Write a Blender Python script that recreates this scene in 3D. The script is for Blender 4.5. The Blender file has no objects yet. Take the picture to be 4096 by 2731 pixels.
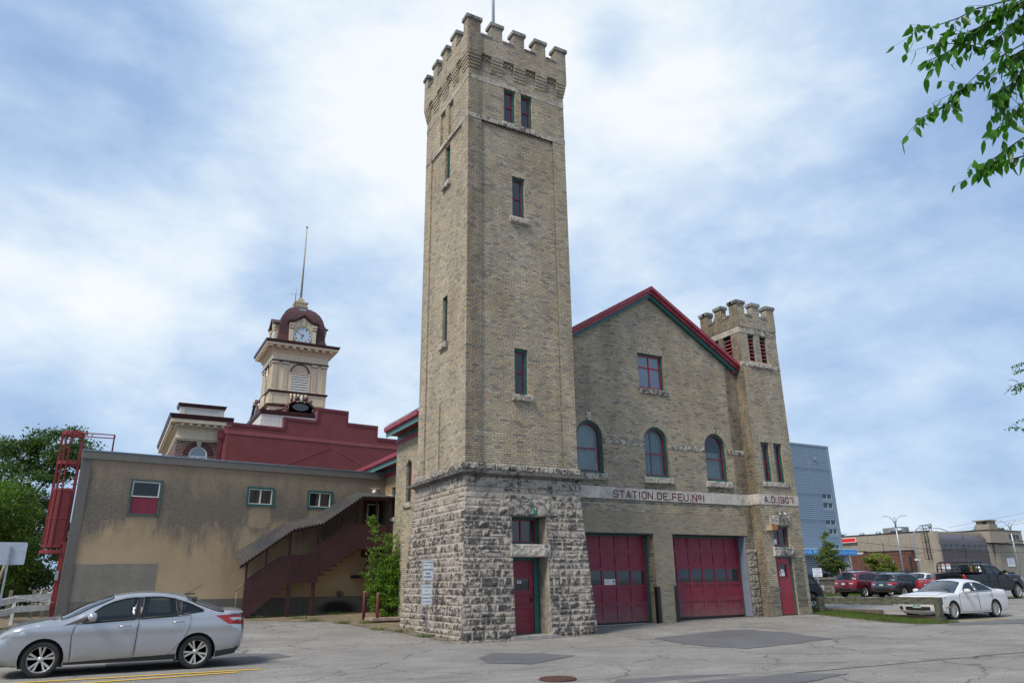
import bpy, bmesh, math, random
import numpy as np
from mathutils import Vector, Matrix, noise
from mathutils.geometry import tessellate_polygon, delaunay_2d_cdt
random.seed(7); np.random.seed(7)
PI = math.pi; R = math.radians
S = bpy.context.scene
COL = S.collection

# ------------------------------------------------------------------ camera
YAW, PITCH, ROLL = R(28.598), R(18.411), R(-0.711)
fw = Vector((math.sin(YAW)*math.cos(PITCH), math.cos(YAW)*math.cos(PITCH), math.sin(PITCH)))
rt = Vector((math.cos(YAW), -math.sin(YAW), 0)); up = rt.cross(fw)
r2 = rt*math.cos(ROLL)+up*math.sin(ROLL); u2 = -rt*math.sin(ROLL)+up*math.cos(ROLL)
cd = bpy.data.cameras.new('camera'); cam = bpy.data.objects.new('camera', cd); COL.objects.link(cam)
m3 = Matrix((r2, u2, -fw)).transposed()
cam.matrix_world = Matrix.Translation((-9.018, -19.543, 1.581)) @ m3.to_4x4()
cd.sensor_width = 36; cd.lens = 25.309; cd.clip_end = 6000; cd.clip_start = .05
S.camera = cam

# ------------------------------------------------------------------ view
S.view_settings.view_transform = 'Standard'; S.view_settings.look = 'None'
S.view_settings.exposure = 0.33; S.view_settings.gamma = 1
S.view_settings.use_curve_mapping = False

# ------------------------------------------------------------------ world: Nishita sky with a broken cloud layer
SUN_EL, SUN_AZ = R(50), R(250)      # azimuth measured clockwise from +Y
W = bpy.data.worlds.new('World'); S.world = W; W.use_nodes = True
nt = W.node_tree; N = nt.nodes; Lk = nt.links
for n in list(N): N.remove(n)
out = N.new('ShaderNodeOutputWorld'); bg = N.new('ShaderNodeBackground'); bg.inputs[1].default_value = 0.1
Lk.new(bg.outputs[0], out.inputs[0])
sky = N.new('ShaderNodeTexSky'); sky.sky_type = 'NISHITA'; sky.sun_disc = False
sky.sun_elevation = SUN_EL; sky.sun_rotation = SUN_AZ; sky.air_density = 1.0; sky.dust_density = 1.5
tc = N.new('ShaderNodeTexCoord')
def mth(op, a, b=None, clamp=False, tree=None):
    t = tree or nt
    n = t.nodes.new('ShaderNodeMath'); n.operation = op; n.use_clamp = clamp
    for i, v in ((0, a), (1, b)):
        if v is None: continue
        if isinstance(v, (int, float)): n.inputs[i].default_value = v
        else: t.links.new(v, n.inputs[i])
    return n.outputs[0]
def nz(scale, detail=4, rough=.55, vec=None, dist=0):
    n = N.new('ShaderNodeTexNoise'); n.inputs['Scale'].default_value = scale
    n.inputs['Detail'].default_value = detail; n.inputs['Roughness'].default_value = rough
    n.inputs['Distortion'].default_value = dist
    Lk.new(vec, n.inputs['Vector']); return n.outputs['Fac']
mp = N.new('ShaderNodeMapping'); mp.inputs['Scale'].default_value = (1, 1, 1.9); mp.inputs['Rotation'].default_value = (0.1, .28, 0)
Lk.new(tc.outputs['Generated'], mp.inputs['Vector'])
n1 = nz(2.6, 7, .52, mp.outputs[0], .15); n2 = nz(7.5, 7, .58, mp.outputs[0], .2)
BL = [ # direction to a cloud mass, tightness, brightness (+ thick white, - thin blue)
 ((.011,.8,.599),40,.2), ((.198,.724,.661),30,.42), ((.293,.809,.51),60,.3), ((.01,.915,.403),160,.2), ((.066,.926,.371),200,.3),
 ((-.136,.903,.408),160,.28), ((-.117,.953,.28),120,.28), ((0,.974,.225),160,.22), ((.29,.925,.247),140,.35), ((.483,.669,.566),30,.26), ((.51,.555,.657),30,.2),
 ((.766,.481,.428),50,.18), ((.607,.711,.355),60,.15), ((.833,.512,.212),60,.10),
 ((-.05,.875,.481),80,-.3), ((-.091,.972,.215),260,-.3), ((.154,.924,.35),120,-.22), ((-.122,.799,.588),60,-.15), ((.474,.6,.644),900,-.4),
 ((.79,.376,.484),40,-.2), ((.782,.548,.299),80,-.08), ((.077,.838,.54),80,-.1), ((.871,.479,.105),60,-.05)]
acc = mth('ADD', mth('MULTIPLY', mth('SUBTRACT', n1, .5), 1.35), mth('MULTIPLY', mth('SUBTRACT', n2, .5), .75))
acc = mth('ADD', acc, .40)
for d, k, a in BL:
    vm = N.new('ShaderNodeVectorMath'); vm.operation = 'DOT_PRODUCT'
    Lk.new(tc.outputs['Generated'], vm.inputs[0]); vm.inputs[1].default_value = Vector(d).normalized()
    e = mth('EXPONENT', mth('MULTIPLY', mth('SUBTRACT', vm.outputs['Value'], 1.0), float(k)))
    acc = mth('ADD', acc, mth('MULTIPLY', e, a))
cr = N.new('ShaderNodeValToRGB'); Lk.new(acc, cr.inputs[0])
el = cr.color_ramp.elements
el[0].position = 0.0; el[0].color = (.235, .36, .585, 1)
el[1].position = 1.0; el[1].color = (.80, .83, .86, 1)
for p_, c_ in ((.25, (.30, .43, .645)), (.5, (.43, .56, .745)), (.78, (.65, .74, .825))):
    e = el.new(p_); e.color = (*c_, 1)
mulc = N.new('ShaderNodeMix'); mulc.data_type = 'RGBA'; mulc.blend_type = 'MULTIPLY'; mulc.inputs['Factor'].default_value = 1
Lk.new(cr.outputs[0], mulc.inputs['A']); mulc.inputs['B'].default_value = (10, 10, 10, 1)
mx = N.new('ShaderNodeMix'); mx.data_type = 'RGBA'; mx.inputs['Factor'].default_value = .9
Lk.new(sky.outputs[0], mx.inputs['A']); Lk.new(mulc.outputs['Result'], mx.inputs['B'])
Lk.new(mx.outputs['Result'], bg.inputs[0])

# ------------------------------------------------------------------ sun (veiled by cloud)
sl = bpy.data.lights.new('sun', 'SUN'); sl.energy = 2.8; sl.angle = R(16); sl.color = (1, .93, .82)
so = bpy.data.objects.new('sun', sl); COL.objects.link(so)
sd = Vector((math.sin(SUN_AZ)*math.cos(SUN_EL), math.cos(SUN_AZ)*math.cos(SUN_EL), math.sin(SUN_EL)))
so.rotation_euler = sd.to_track_quat('Z', 'Y').to_euler(); so.location = (0, 0, 60)

# ------------------------------------------------------------------ material helpers
class NT:
    def __init__(s, name):
        s.m = bpy.data.materials.new(name); s.m.use_nodes = True; s.t = s.m.node_tree
        s.b = s.t.nodes['Principled BSDF']; s.o = s.t.nodes['Material Output']
        s.tc = s.t.nodes.new('ShaderNodeTexCoord')
    def n(s, k, **kw):
        x = s.t.nodes.new(k)
        for a, v in kw.items(): setattr(x, a, v)
        return x
    def l(s, a, b): s.t.links.new(a, b)
    def noise(s, scale, detail=4, rough=.55, vec=None, dist=0):
        x = s.n('ShaderNodeTexNoise'); x.inputs['Scale'].default_value = scale; x.inputs['Detail'].default_value = detail
        x.inputs['Roughness'].default_value = rough; x.inputs['Distortion'].default_value = dist
        s.l(vec if vec is not None else s.tc.outputs['Object'], x.inputs['Vector']); return x.outputs['Fac']
    def map(s, vec, sc): 
        x = s.n('ShaderNodeMapping'); x.inputs['Scale'].default_value = sc; s.l(vec, x.inputs['Vector']); return x.outputs[0]
    def ramp(s, fac, stops, interp='LINEAR'):
        x = s.n('ShaderNodeValToRGB'); x.color_ramp.interpolation = interp; e = x.color_ramp.elements
        while len(e) < len(stops): e.new(.5)
        for i, (p, c) in enumerate(stops):
            e[i].position = p; e[i].color = (*c, 1) if not isinstance(c, (int, float)) else (c, c, c, 1)
        s.l(fac, x.inputs[0]); return x.outputs[0]
    def mix(s, f, a, b, mode='MIX'):
        x = s.n('ShaderNodeMix', data_type='RGBA', blend_type=mode)
        for v, k in ((f, 'Factor'), (a, 'A'), (b, 'B')):
            if isinstance(v, (int, float)): x.inputs[k].default_value = v if k == 'Factor' else (v, v, v, 1)
            elif isinstance(v, tuple): x.inputs[k].default_value = (*v, 1)
            else: s.l(v, x.inputs[k])
        return x.outputs['Result']
    def m_(s, op, a, b=None, clamp=False): return mth(op, a, b, clamp, s.t)
    def col(s, c):
        if isinstance(c, tuple): s.b.inputs['Base Color'].default_value = (*c, 1)
        else: s.l(c, s.b.inputs['Base Color'])
    def bump(s, h, strength=.5, dist=.01):
        x = s.n('ShaderNodeBump'); x.inputs['Strength'].default_value = strength; x.inputs['Distance'].default_value = dist
        s.l(h, x.inputs['Height']); s.l(x.outputs[0], s.b.inputs['Normal'])
MATS = {}
def mat(name, c, rough=.6, metal=0, var=.2, scale=3., bump=0, bscale=60, spec=.5, coat=0, streak=False, fine=0):
    if name in MATS: return MATS[name]
    k = NT(name)
    vec = k.map(k.tc.outputs['Object'], (3, 3, .35)) if streak else k.tc.outputs['Object']
    f = k.noise(scale, 5, .6, vec)
    lo = tuple(max(0, x*(1-var)) for x in c); hi = tuple(x*(1+var) for x in c)
    cc = k.ramp(f, [(.3, lo), (.7, hi)])
    if fine:
        cc = k.mix(fine, cc, k.ramp(k.noise(bscale, 3, .7), [(.35, .25), (.65, 1.6)]), 'MULTIPLY')
    k.col(cc); k.b.inputs['Roughness'].default_value = rough; k.b.inputs['Metallic'].default_value = metal
    k.b.inputs['Specular IOR Level'].default_value = spec
    if coat: k.b.inputs['Coat Weight'].default_value = coat; k.b.inputs['Coat Roughness'].default_value = .04
    if bump: k.bump(k.noise(bscale, 4, .6), bump, .01)
    MATS[name] = k.m; return k.m
def brick_mat(name, stops, mortar, bw=.225, bh=.072, ms=.0095, dirt=.5, header=6, bumpd=.006, mix_m=0):
    k = NT(name); uv = k.n('ShaderNodeUVMap').outputs[0]
    b = k.n('ShaderNodeTexBrick', offset=.5, offset_frequency=2, squash=.5 if header else 1, squash_frequency=header or 2)
    b.inputs['Color1'].default_value = (0, 0, 0, 1); b.inputs['Color2'].default_value = (1, 1, 1, 1); b.inputs['Mortar'].default_value = (.5, .5, .5, 1)
    b.inputs['Scale'].default_value = 1; b.inputs['Mortar Size'].default_value = ms; b.inputs['Mortar Smooth'].default_value = .15
    b.inputs['Bias'].default_value = 0; b.inputs['Brick Width'].default_value = bw; b.inputs['Row Height'].default_value = bh
    wob = k.n('ShaderNodeVectorMath', operation='ADD'); wn = k.n('ShaderNodeTexNoise'); wn.inputs['Scale'].default_value = 5.; k.l(uv, wn.inputs['Vector'])
    sc = k.n('ShaderNodeVectorMath', operation='SCALE'); sc.inputs['Scale'].default_value = .012; k.l(wn.outputs['Color'], sc.inputs[0])
    k.l(uv, wob.inputs[0]); k.l(sc.outputs[0], wob.inputs[1]); k.l(wob.outputs[0], b.inputs['Vector'])
    cc = k.ramp(b.outputs['Color'], stops, 'LINEAR')
    g = k.noise(55, 3, .7, uv); cc = k.mix(.4, cc, k.ramp(g, [(.3, .6), (.7, 1.35)]), 'MULTIPLY')
    f = k.m_('MULTIPLY', b.outputs['Fac'], k.ramp(k.noise(2.5, 4, .6, uv), [(.35, .6), (.65, 1.)]))
    cc = k.mix(f, cc, mortar)
    # soot and damp staining, streaked down the wall
    st = k.noise(1.0, 6, .62, k.map(uv, (1.2, .30, 1)))
    bl = k.noise(.55, 5, .6, uv)
    d = k.m_('MULTIPLY', k.ramp(k.m_('ADD', k.m_('MULTIPLY', st, .6), k.m_('MULTIPLY', bl, .45)), [(.44, 0.), (.66, 1.)]), dirt)
    cc = k.mix(d, cc, k.mix(1, cc, (.42, .41, .42), 'MULTIPLY'))
    if name == 'buff_brick':   # soot on the corner pilaster; soot plus painted shade in the angle beside the turret
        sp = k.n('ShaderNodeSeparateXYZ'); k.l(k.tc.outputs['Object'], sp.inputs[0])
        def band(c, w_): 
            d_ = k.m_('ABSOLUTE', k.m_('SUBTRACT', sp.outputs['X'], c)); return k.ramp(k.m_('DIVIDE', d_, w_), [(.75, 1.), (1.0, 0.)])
        so1 = k.m_('MULTIPLY', band(.27, .34), k.m_('LESS_THAN', sp.outputs['Y'], .03)); soot_shade = k.m_('MULTIPLY', band(13.45, .45), k.m_('LESS_THAN', sp.outputs['X'], 13.705))
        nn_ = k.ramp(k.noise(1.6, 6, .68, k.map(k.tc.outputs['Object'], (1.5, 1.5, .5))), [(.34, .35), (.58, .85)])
        f3 = k.m_('MULTIPLY', k.m_('ADD', k.m_('MULTIPLY', so1, .75), soot_shade, True), nn_)
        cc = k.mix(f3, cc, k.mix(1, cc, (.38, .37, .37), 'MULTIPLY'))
        pt_ = k.ramp(k.noise(.35, 3, .5, k.tc.outputs['Object']), [(.4, 0.), (.6, .5)]); cc = k.mix(pt_, cc, k.mix(1, cc, (1.05, 1.0, .88), 'MULTIPLY'))
    k.col(cc); k.b.inputs['Roughness'].default_value = .9; k.b.inputs['Specular IOR Level'].default_value = .25
    h = k.m_('ADD', k.m_('MULTIPLY', b.outputs['Fac'], -1.), k.m_('MULTIPLY', k.noise(90, 3, .6, uv), .35))
    k.bump(h, .8, bumpd); MATS[name] = k.m; return k.m

BRICK = brick_mat('buff_brick', [(0, (.245, .225, .195)), (.2, (.425, .37, .29)), (.42, (.49, .42, .30)), (.6, (.38, .345, .285)), (.8, (.55, .435, .27)), (.93, (.55, .48, .375)), (1, (.49, .325, .22))],
                  (.135, .115, .095), dirt=.5)
DBRICK = brick_mat('soot_and_shade_brick', [(0, (.09, .085, .07)), (.3, (.17, .155, .11)), (.6, (.24, .21, .14)), (.85, (.30, .25, .15)), (1, (.13, .12, .10))], (.30, .29, .26), dirt=.6, header=6)  # sooty brick; also gives the right tower recess edge its painted shade
ORB = brick_mat('orange_buff_brick', [(0, (.28, .2, .12)), (.5, (.40, .28, .17)), (1, (.46, .31, .17))], (.3, .25, .19), dirt=.3, header=0)
REDB = brick_mat('dark_red_brick', [(0, (.05, .017, .016)), (.5, (.085, .028, .025)), (1, (.12, .045, .035))], (.42, .34, .30), bw=.24, bh=.085, ms=.014, dirt=.1, header=0)
BANKB = brick_mat('brown_red_brick', [(0, (.07, .028, .02)), (.5, (.13, .05, .035)), (1, (.19, .085, .06))], (.16, .12, .10), bw=.3, bh=.11, ms=.012, dirt=.2, header=0)

def stone_mat(name, base, dark, amt, patches=True):
    k = NT(name); at_ = k.n('ShaderNodeAttribute', attribute_name='proud')
    o = k.tc.outputs['Object']
    hi = tuple(x*1.18 for x in base); lo = tuple(x*.72 for x in base)
    cc = k.ramp(k.noise(2.2, 5, .6), [(.3, lo), (.7, hi)])
    cc = k.mix(.6, cc, k.ramp(k.noise(38, 4, .7), [(.3, .6), (.7, 1.3)]), 'MULTIPLY')
    n_ = k.noise(7.5, 6, .68, o, .4); big = k.noise(.7, 3, .5)
    v = k.m_('ADD', k.m_('ADD', k.m_('MULTIPLY', n_, 1.75 if patches else 1.), k.m_('MULTIPLY', at_.outputs['Fac'], .36 if patches else 0)), k.m_('MULTIPLY', k.m_('SUBTRACT', big, .5 if patches else 0.), .6 if patches else .45))
    th = 1.085 if patches else .76
    f = k.m_('MULTIPLY', k.ramp(k.m_('MULTIPLY', v, .5), [(th*.5-.03, 0.), (th*.5+.035, 1.)]), amt)
    cc = k.mix(f, cc, k.mix(.5, dark, k.ramp(k.noise(30, 3, .6), [(.3, .2), (.7, 1.6)]), 'MULTIPLY'))
    k.col(cc); k.b.inputs['Roughness'].default_value = .92; k.b.inputs['Specular IOR Level'].default_value = .2
    k.bump(k.m_('ADD', k.noise(22, 6, .7), k.noise(70, 3, .6)), .75, .014); MATS[name] = k.m; return k.m
STONE = stone_mat('rock_faced_limestone', (.40, .35, .295), (.07, .066, .067), .92)
SMST = stone_mat('smooth_limestone', (.47, .42, .345), (.09, .085, .082), .8, False)
SILLST = stone_mat('sill_limestone', (.50, .45, .38), (.075, .07, .07), .85, False)
DKST = stone_mat('soot_blackened_stone', (.19, .18, .165), (.045, .045, .047), .9, False)
CAPST = stone_mat('grey_capstone', (.30, .29, .265), (.07, .07, .072), .85, False)

TEAL = mat('teal_paint', (.018, .105, .095), .45, var=.25, scale=6)
TEALP = mat('faded_teal_paint', (.075, .20, .185), .5, var=.22, scale=5)
MAR = mat('maroon_paint', (.205, .015, .036), .42, var=.18, scale=2.5, bump=.08, bscale=30)
MARF = mat('faded_maroon_metal', (.27, .035, .05), .45, var=.3, scale=4)
REDW = mat('bright_red_sash_paint', (.36, .018, .03), .4, var=.2, scale=8)
LET = mat('oxblood_letter_paint', (.12, .006, .012), .6, var=.3, scale=30)
DARKIN = mat('dark_interior', (.03, .03, .034), .9)
CURT = mat('curtain_cloth', (.50, .53, .53), .9, var=.15, scale=6)
WHITE = mat('white_paint', (.72, .72, .70), .5, var=.08, scale=5)
WWOOD = mat('weathered_white_board', (.62, .61, .58), .7, var=.2, scale=7, bump=.2, bscale=40, streak=False)
BLACKM = mat('black_steel', (.012, .012, .014), .4, var=.3)
GREYM = mat('galvanised_steel', (.34, .37, .40), .4, metal=.6, var=.2, scale=14)
CONC = mat('concrete', (.33, .31, .28), .9, var=.25, scale=4, bump=.4, bscale=60, fine=.4)
RUBW = mat('old_grey_timber', (.17, .165, .135), .85, var=.6, scale=3.5, bump=.7, bscale=25)
CREAM = mat('cream_painted_wood', (.62, .52, .37), .6, var=.10, scale=3, streak=True)
CREAM2 = mat('pale_cream_panel', (.62, .60, .54), .6, var=.06, scale=3)
BROWNT = mat('brown_trim', (.065, .02, .022), .45, var=.25, scale=4)
REDST = mat('red_stucco', (.21, .052, .05), .9, var=.12, scale=1.2, bump=.6, bscale=70, fine=.35)
REDST2 = mat('light_red_stucco_band', (.29, .085, .085), .9, var=.12, scale=1.2, bump=.5, bscale=70)
REDCAP = mat('dark_red_flashing', (.155, .022, .03), .5, var=.2)
PEEL = None

def glass(name, tint=(.02, .025, .03), refl=.5, ior=1.6, rough=.03, wav=.02):
    k = NT(name); k.col(tint); k.b.inputs['Roughness'].default_value = rough; k.b.inputs['IOR'].default_value = ior
    k.b.inputs['Specular IOR Level'].default_value = refl
    k.bump(k.noise(1.6, 2, .5), wav, .05); MATS[name] = k.m; return k.m
k = NT('worn_crimson_paint'); sp = k.n('ShaderNodeSeparateXYZ'); k.l(k.tc.outputs['Object'], sp.inputs[0])
cc = k.ramp(k.noise(1.3, 5, .6), [(.3, (.17, .013, .03)), (.7, (.235, .02, .044))])
d_ = k.m_('ADD', sp.outputs['Z'], k.m_('MULTIPLY', k.m_('SUBTRACT', k.noise(2.5, 6, .7, k.map(k.tc.outputs['Object'], (1, 1, 2.5))), .5), 1.6))
cc = k.mix(k.ramp(k.m_('DIVIDE', d_, 3.), [(.08, .45), (.32, 0.)]), cc, (.22, .15, .13)); cc = k.mix(k.ramp(k.noise(22, 4, .8), [(.66, 0.), (.72, .5)]), cc, (.30, .12, .12))
k.col(cc); k.l(k.ramp(k.noise(3, 4, .6), [(.3, .32), (.7, .6)]), k.b.inputs['Roughness']); k.bump(k.noise(9, 3, .6), .12, .02); GAR = k.m
GLASS = glass('dark_window_glass', (.018, .022, .026), .7, 1.55)
BGLASS = glass('sky_reflecting_glass', (.035, .075, .13), .9, 1.8)
TGLASS = glass('green_office_glass', (.02, .06, .075), .5, 1.5)
def clearglass(name, tint, refl_lo=.06, refl_hi=.9, fac=.75):
    k = NT(name); t = k.t
    tr = k.n('ShaderNodeBsdfTransparent'); tr.inputs[0].default_value = (*tint, 1)
    gl = k.n('ShaderNodeBsdfGlossy'); gl.inputs['Roughness'].default_value = .22 if 'car' in name else .03; gl.inputs[0].default_value = (.9, .95, 1, 1)
    fr = k.n('ShaderNodeFresnel'); fr.inputs[0].default_value = 1.55
    mxs = k.n('ShaderNodeMixShader'); k.l(k.m_('ADD', k.m_('MULTIPLY', fr.outputs[0], 1.), refl_lo, True), mxs.inputs[0])
    k.l(tr.outputs[0], mxs.inputs[1]); k.l(gl.outputs[0], mxs.inputs[2]); k.l(mxs.outputs[0], k.o.inputs['Surface'])
    MATS[name] = k.m; return k.m
CLG2 = clearglass('dim_window_glass', (.5, .52, .5), .0)
CGLASS = clearglass('curtained_window_glass', (.66, .76, .76), .03)
CARGLASS = clearglass('car_window_glass', (.46, .56, .54), .0)
WSGLASS = clearglass('windscreen_glass', (.6, .7, .7), .10)

# ------------------------------------------------------------------ mesh builder
class MB:
    """faces in a local frame (x along, y inward, z up) mapped by T"""
    def __init__(s, T=None): s.v = []; s.f = []; s.mi = []; s.T = T; s.cur = 0; s.sm = False; s.smf = []
    def P(s, p): s.v.append(s.T(*p) if s.T else tuple(p)); return len(s.v)-1
    def face(s, pts): s.f.append([s.P(p) for p in pts]); s.mi.append(s.cur); s.smf.append(s.sm)
    def facei(s, idx): s.f.append(list(idx)); s.mi.append(s.cur); s.smf.append(s.sm)
    def box(s, x0, x1, y0, y1, z0, z1):
        c = [s.P((x, y, z)) for x in (x0, x1) for y in (y0, y1) for z in (z0, z1)]
        for q in ((0, 1, 3, 2), (4, 6, 7, 5), (0, 4, 5, 1), (2, 3, 7, 6), (0, 2, 6, 4), (1, 5, 7, 3)): s.facei([c[i] for i in q])
        return s
    def hexa(s, b, t):   # bottom 4 pts, top 4 pts
        c = [s.P(p) for p in list(b)+list(t)]
        for q in ((3, 2, 1, 0), (4, 5, 6, 7), (0, 1, 5, 4), (1, 2, 6, 5), (2, 3, 7, 6), (3, 0, 4, 7)): s.facei([c[i] for i in q])
        return s
    def prism(s, pts, y0, y1):   # polygon in (x,z) extruded along y
        n = len(pts); a = [s.P((x, y0, z)) for x, z in pts]; b = [s.P((x, y1, z)) for x, z in pts]
        tris = tessellate_polygon([[Vector((x, z, 0)) for x, z in pts]])
        for t in tris: s.facei([a[i] for i in t]); s.facei([b[i] for i in reversed(t)])
        for i in range(n): j = (i+1) % n; s.facei([a[i], a[j], b[j], b[i]])
        return s
    def flatprism(s, pts, z0, z1):   # polygon in (x,y) extruded along z
        n = len(pts); a = [s.P((x, y, z0)) for x, y in pts]; b = [s.P((x, y, z1)) for x, y in pts]
        tris = tessellate_polygon([[Vector((x, y, 0)) for x, y in pts]])
        for t in tris: s.facei([a[i] for i in t]); s.facei([b[i] for i in reversed(t)])
        for i in range(n): j = (i+1) % n; s.facei([a[i], a[j], b[j], b[i]])
        return s
    def wall(s, outline, holes=(), depth=.12, y=0.):
        loops = [outline]+list(holes); flat = [p for l in loops for p in l]
        idx = [s.P((a, y, z)) for a, z in flat]
        for t in tessellate_polygon([[Vector((a, z, 0)) for a, z in l] for l in loops]): s.facei([idx[i] for i in t])
        for h in holes:
            for i in range(len(h)):
                p, q = h[i], h[(i+1) % len(h)]
                s.face([(p[0], y, p[1]), (q[0], y, q[1]), (q[0], y+depth, q[1]), (p[0], y+depth, p[1])])
        return s
    def ring(s, o, i, y0, y1):
        n = len(o)
        for k in range(n):
            j = (k+1) % n
            s.face([(o[k][0], y0, o[k][1]), (o[j][0], y0, o[j][1]), (i[j][0], y0, i[j][1]), (i[k][0], y0, i[k][1])])
            s.face([(i[k][0], y0, i[k][1]), (i[j][0], y0, i[j][1]), (i[j][0], y1, i[j][1]), (i[k][0], y1, i[k][1])])
            s.face([(o[k][0], y1, o[k][1]), (o[j][0], y1, o[j][1]), (o[j][0], y0, o[j][1]), (o[k][0], y0, o[k][1])])
        return s
    def tube(s, path, r, n=8, r1=None, cap=True):
        path = [Vector(p) for p in path]; m = len(path); rings = []
        prev = None; old = s.sm; s.sm = True
        for i, p in enumerate(path):
            d = (path[min(i+1, m-1)]-path[max(i-1, 0)]).normalized()
            ref = Vector((0, 0, 1)) if abs(d.z) < .9 else Vector((1, 0, 0))
            if prev is None: a = d.cross(ref).normalized()
            else: a = (prev - d*prev.dot(d)).normalized()
            prev = a; b = d.cross(a)
            rr = r if r1 is None else r+(r1-r)*i/(m-1)
            rings.append([s.P(p+a*rr*math.cos(2*PI*k/n)+b*rr*math.sin(2*PI*k/n)) for k in range(n)])
        for i in range(m-1):
            for k in range(n): s.facei([rings[i][k], rings[i][(k+1) % n], rings[i+1][(k+1) % n], rings[i+1][k]])
        s.sm = False
        if cap: s.facei(rings[0][::-1]); s.facei(rings[-1])
        s.sm = old
        return s
    def lathe(s, prof, c, axis='z', n=24, smooth=True, cap=True):
        rings = []; old = s.sm; s.sm = smooth
        for r_, h in prof:
            ring = []
            for k in range(n):
                a = 2*PI*k/n; u, v = r_*math.cos(a), r_*math.sin(a)
                p = (c[0]+u, c[1]+v, c[2]+h) if axis == 'z' else ((c[0]+u, c[1]+h, c[2]+v) if axis == 'y' else (c[0]+h, c[1]+u, c[2]+v))
                ring.append(s.P(p))
            rings.append(ring)
        for i in range(len(rings)-1):
            for k in range(n): s.facei([rings[i][k], rings[i][(k+1) % n], rings[i+1][(k+1) % n], rings[i+1][k]])
        if cap and prof[0][0] > 1e-4: s.facei(rings[0][::-1])
        if cap and prof[-1][0] > 1e-4: s.facei(rings[-1])
        s.sm = old
        return s
    def grid(s, fn, nu, nv):   # fn(i/nu, j/nv) -> point
        old = s.sm; s.sm = True
        ix = [[s.P(fn(i/nu, j/nv)) for j in range(nv+1)] for i in range(nu+1)]
        for i in range(nu):
            for j in range(nv): s.facei([ix[i][j], ix[i+1][j], ix[i+1][j+1], ix[i][j+1]])
        s.sm = old; return s
    def build(s, name, mats, parent=None, uv=True, attr=None, **props):
        me = bpy.data.meshes.new(name)
        me.from_pydata(s.v, [], s.f)
        if not isinstance(mats, (list, tuple)): mats = [mats]
        for m in mats: me.materials.append(m)
        me.polygons.foreach_set('material_index', s.mi); me.polygons.foreach_set('use_smooth', s.smf)
        if uv and len(s.f) < 60000: box_uv(me)
        if attr is not None:
            a = me.attributes.new('proud', 'FLOAT', 'POINT'); a.data.foreach_set('value', attr)
        me.update()
        return obj(name, me, parent, **props)
def box_uv(me):
    nl = len(me.loops)
    co = np.empty(len(me.vertices)*3); me.vertices.foreach_get('co', co); co = co.reshape(-1, 3)
    nrm = np.empty(len(me.polygons)*3); me.polygons.foreach_get('normal', nrm); nrm = nrm.reshape(-1, 3)
    ls = np.empty(len(me.polygons), dtype=int); lt = ls.copy()
    me.polygons.foreach_get('loop_start', ls); me.polygons.foreach_get('loop_total', lt)
    vi = np.empty(nl, dtype=int); me.loops.foreach_get('vertex_index', vi)
    ln = np.repeat(nrm, lt, axis=0); P = co[vi]
    h = np.stack([-ln[:, 1], ln[:, 0]], 1); hl = np.linalg.norm(h, axis=1)+1e-9
    u = (P[:, 0]*h[:, 0]+P[:, 1]*h[:, 1])/hl; v = P[:, 2].copy()
    flat = np.abs(ln[:, 2]) > .8
    u = np.where(flat, P[:, 0], u); v = np.where(flat, P[:, 1], v)
    L = me.uv_layers.new(name='UVMap'); L.data.foreach_set('uv', np.stack([u, v], 1).astype(np.float32).ravel())
def obj(name, data, parent=None, label=None, category=None, group=None, kind=None):
    o = bpy.data.objects.new(name, data); COL.objects.link(o)
    if parent is not None: o.parent = parent
    if label: o['label'] = label
    if category: o['category'] = category
    if group: o['group'] = group
    if kind: o['kind'] = kind
    return o
def thing(name, label, cat, loc=(0, 0, 0), rz=0, group=None):
    o = obj(name, None, None, label, cat, group); o.location = loc; o.rotation_euler = (0, 0, rz); o.empty_display_size = .3
    return o
def frame(ox, oy, oz, ang_u, flip=1):
    """local x along angle ang_u (deg), local y = inward normal (left of u if flip=1)"""
    a = R(ang_u); u = (math.cos(a), math.sin(a)); n = (-math.sin(a)*flip, math.cos(a)*flip)
    return lambda x, y, z: (ox+u[0]*x+n[0]*y, oy+u[1]*x+n[1]*y, oz+z)
def rect(a0, a1, z0, z1): return [(a0, z0), (a1, z0), (a1, z1), (a0, z1)]
def archp(a0, a1, z0, zs, n=16, rise=None):
    r_ = (a1-a0)/2; c = (a0+a1)/2; h = rise or r_
    return [(a0, z0), (a1, z0)]+[(c+r_*math.cos(PI*k/n), zs+h*math.sin(PI*k/n)) for k in range(n+1)]
def text(name, body, width, height, M4, material, parent, extrude=.004, align='CENTER', bold=0, **kw):
    cu = bpy.data.curves.new('t', 'FONT'); cu.body = body; cu.size = 1; cu.extrude = 0; cu.align_x = 'LEFT'; cu.offset = bold; cu.resolution_u = 3
    to = bpy.data.objects.new('t', cu); COL.objects.link(to)
    bpy.context.view_layer.update(); dg = bpy.context.evaluated_depsgraph_get()
    me = bpy.data.meshes.new_from_object(to.evaluated_get(dg)); bpy.data.objects.remove(to); bpy.data.curves.remove(cu)
    n = len(me.vertices); co = np.empty(n*3); me.vertices.foreach_get('co', co); co = co.reshape(-1, 3)
    mn = co.min(0); mxx = co.max(0); w = mxx[0]-mn[0]; h = mxx[1]-mn[1]
    sy = height/h; sx = width/w if width else sy
    co[:, 0] = (co[:, 0]-mn[0])*sx; co[:, 1] = (co[:, 1]-mn[1])*sy
    if align == 'CENTER': co[:, 0] -= w*sx/2; co[:, 1] -= height/2
    co[:, 2] = 0
    M = np.array(M4); P = co@M[:3, :3].T+M[:3, 3]
    me.vertices.foreach_set('co', P.ravel()); me.materials.clear(); me.materials.append(material); me.update()
    return obj(name, me, parent, **kw)
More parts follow.
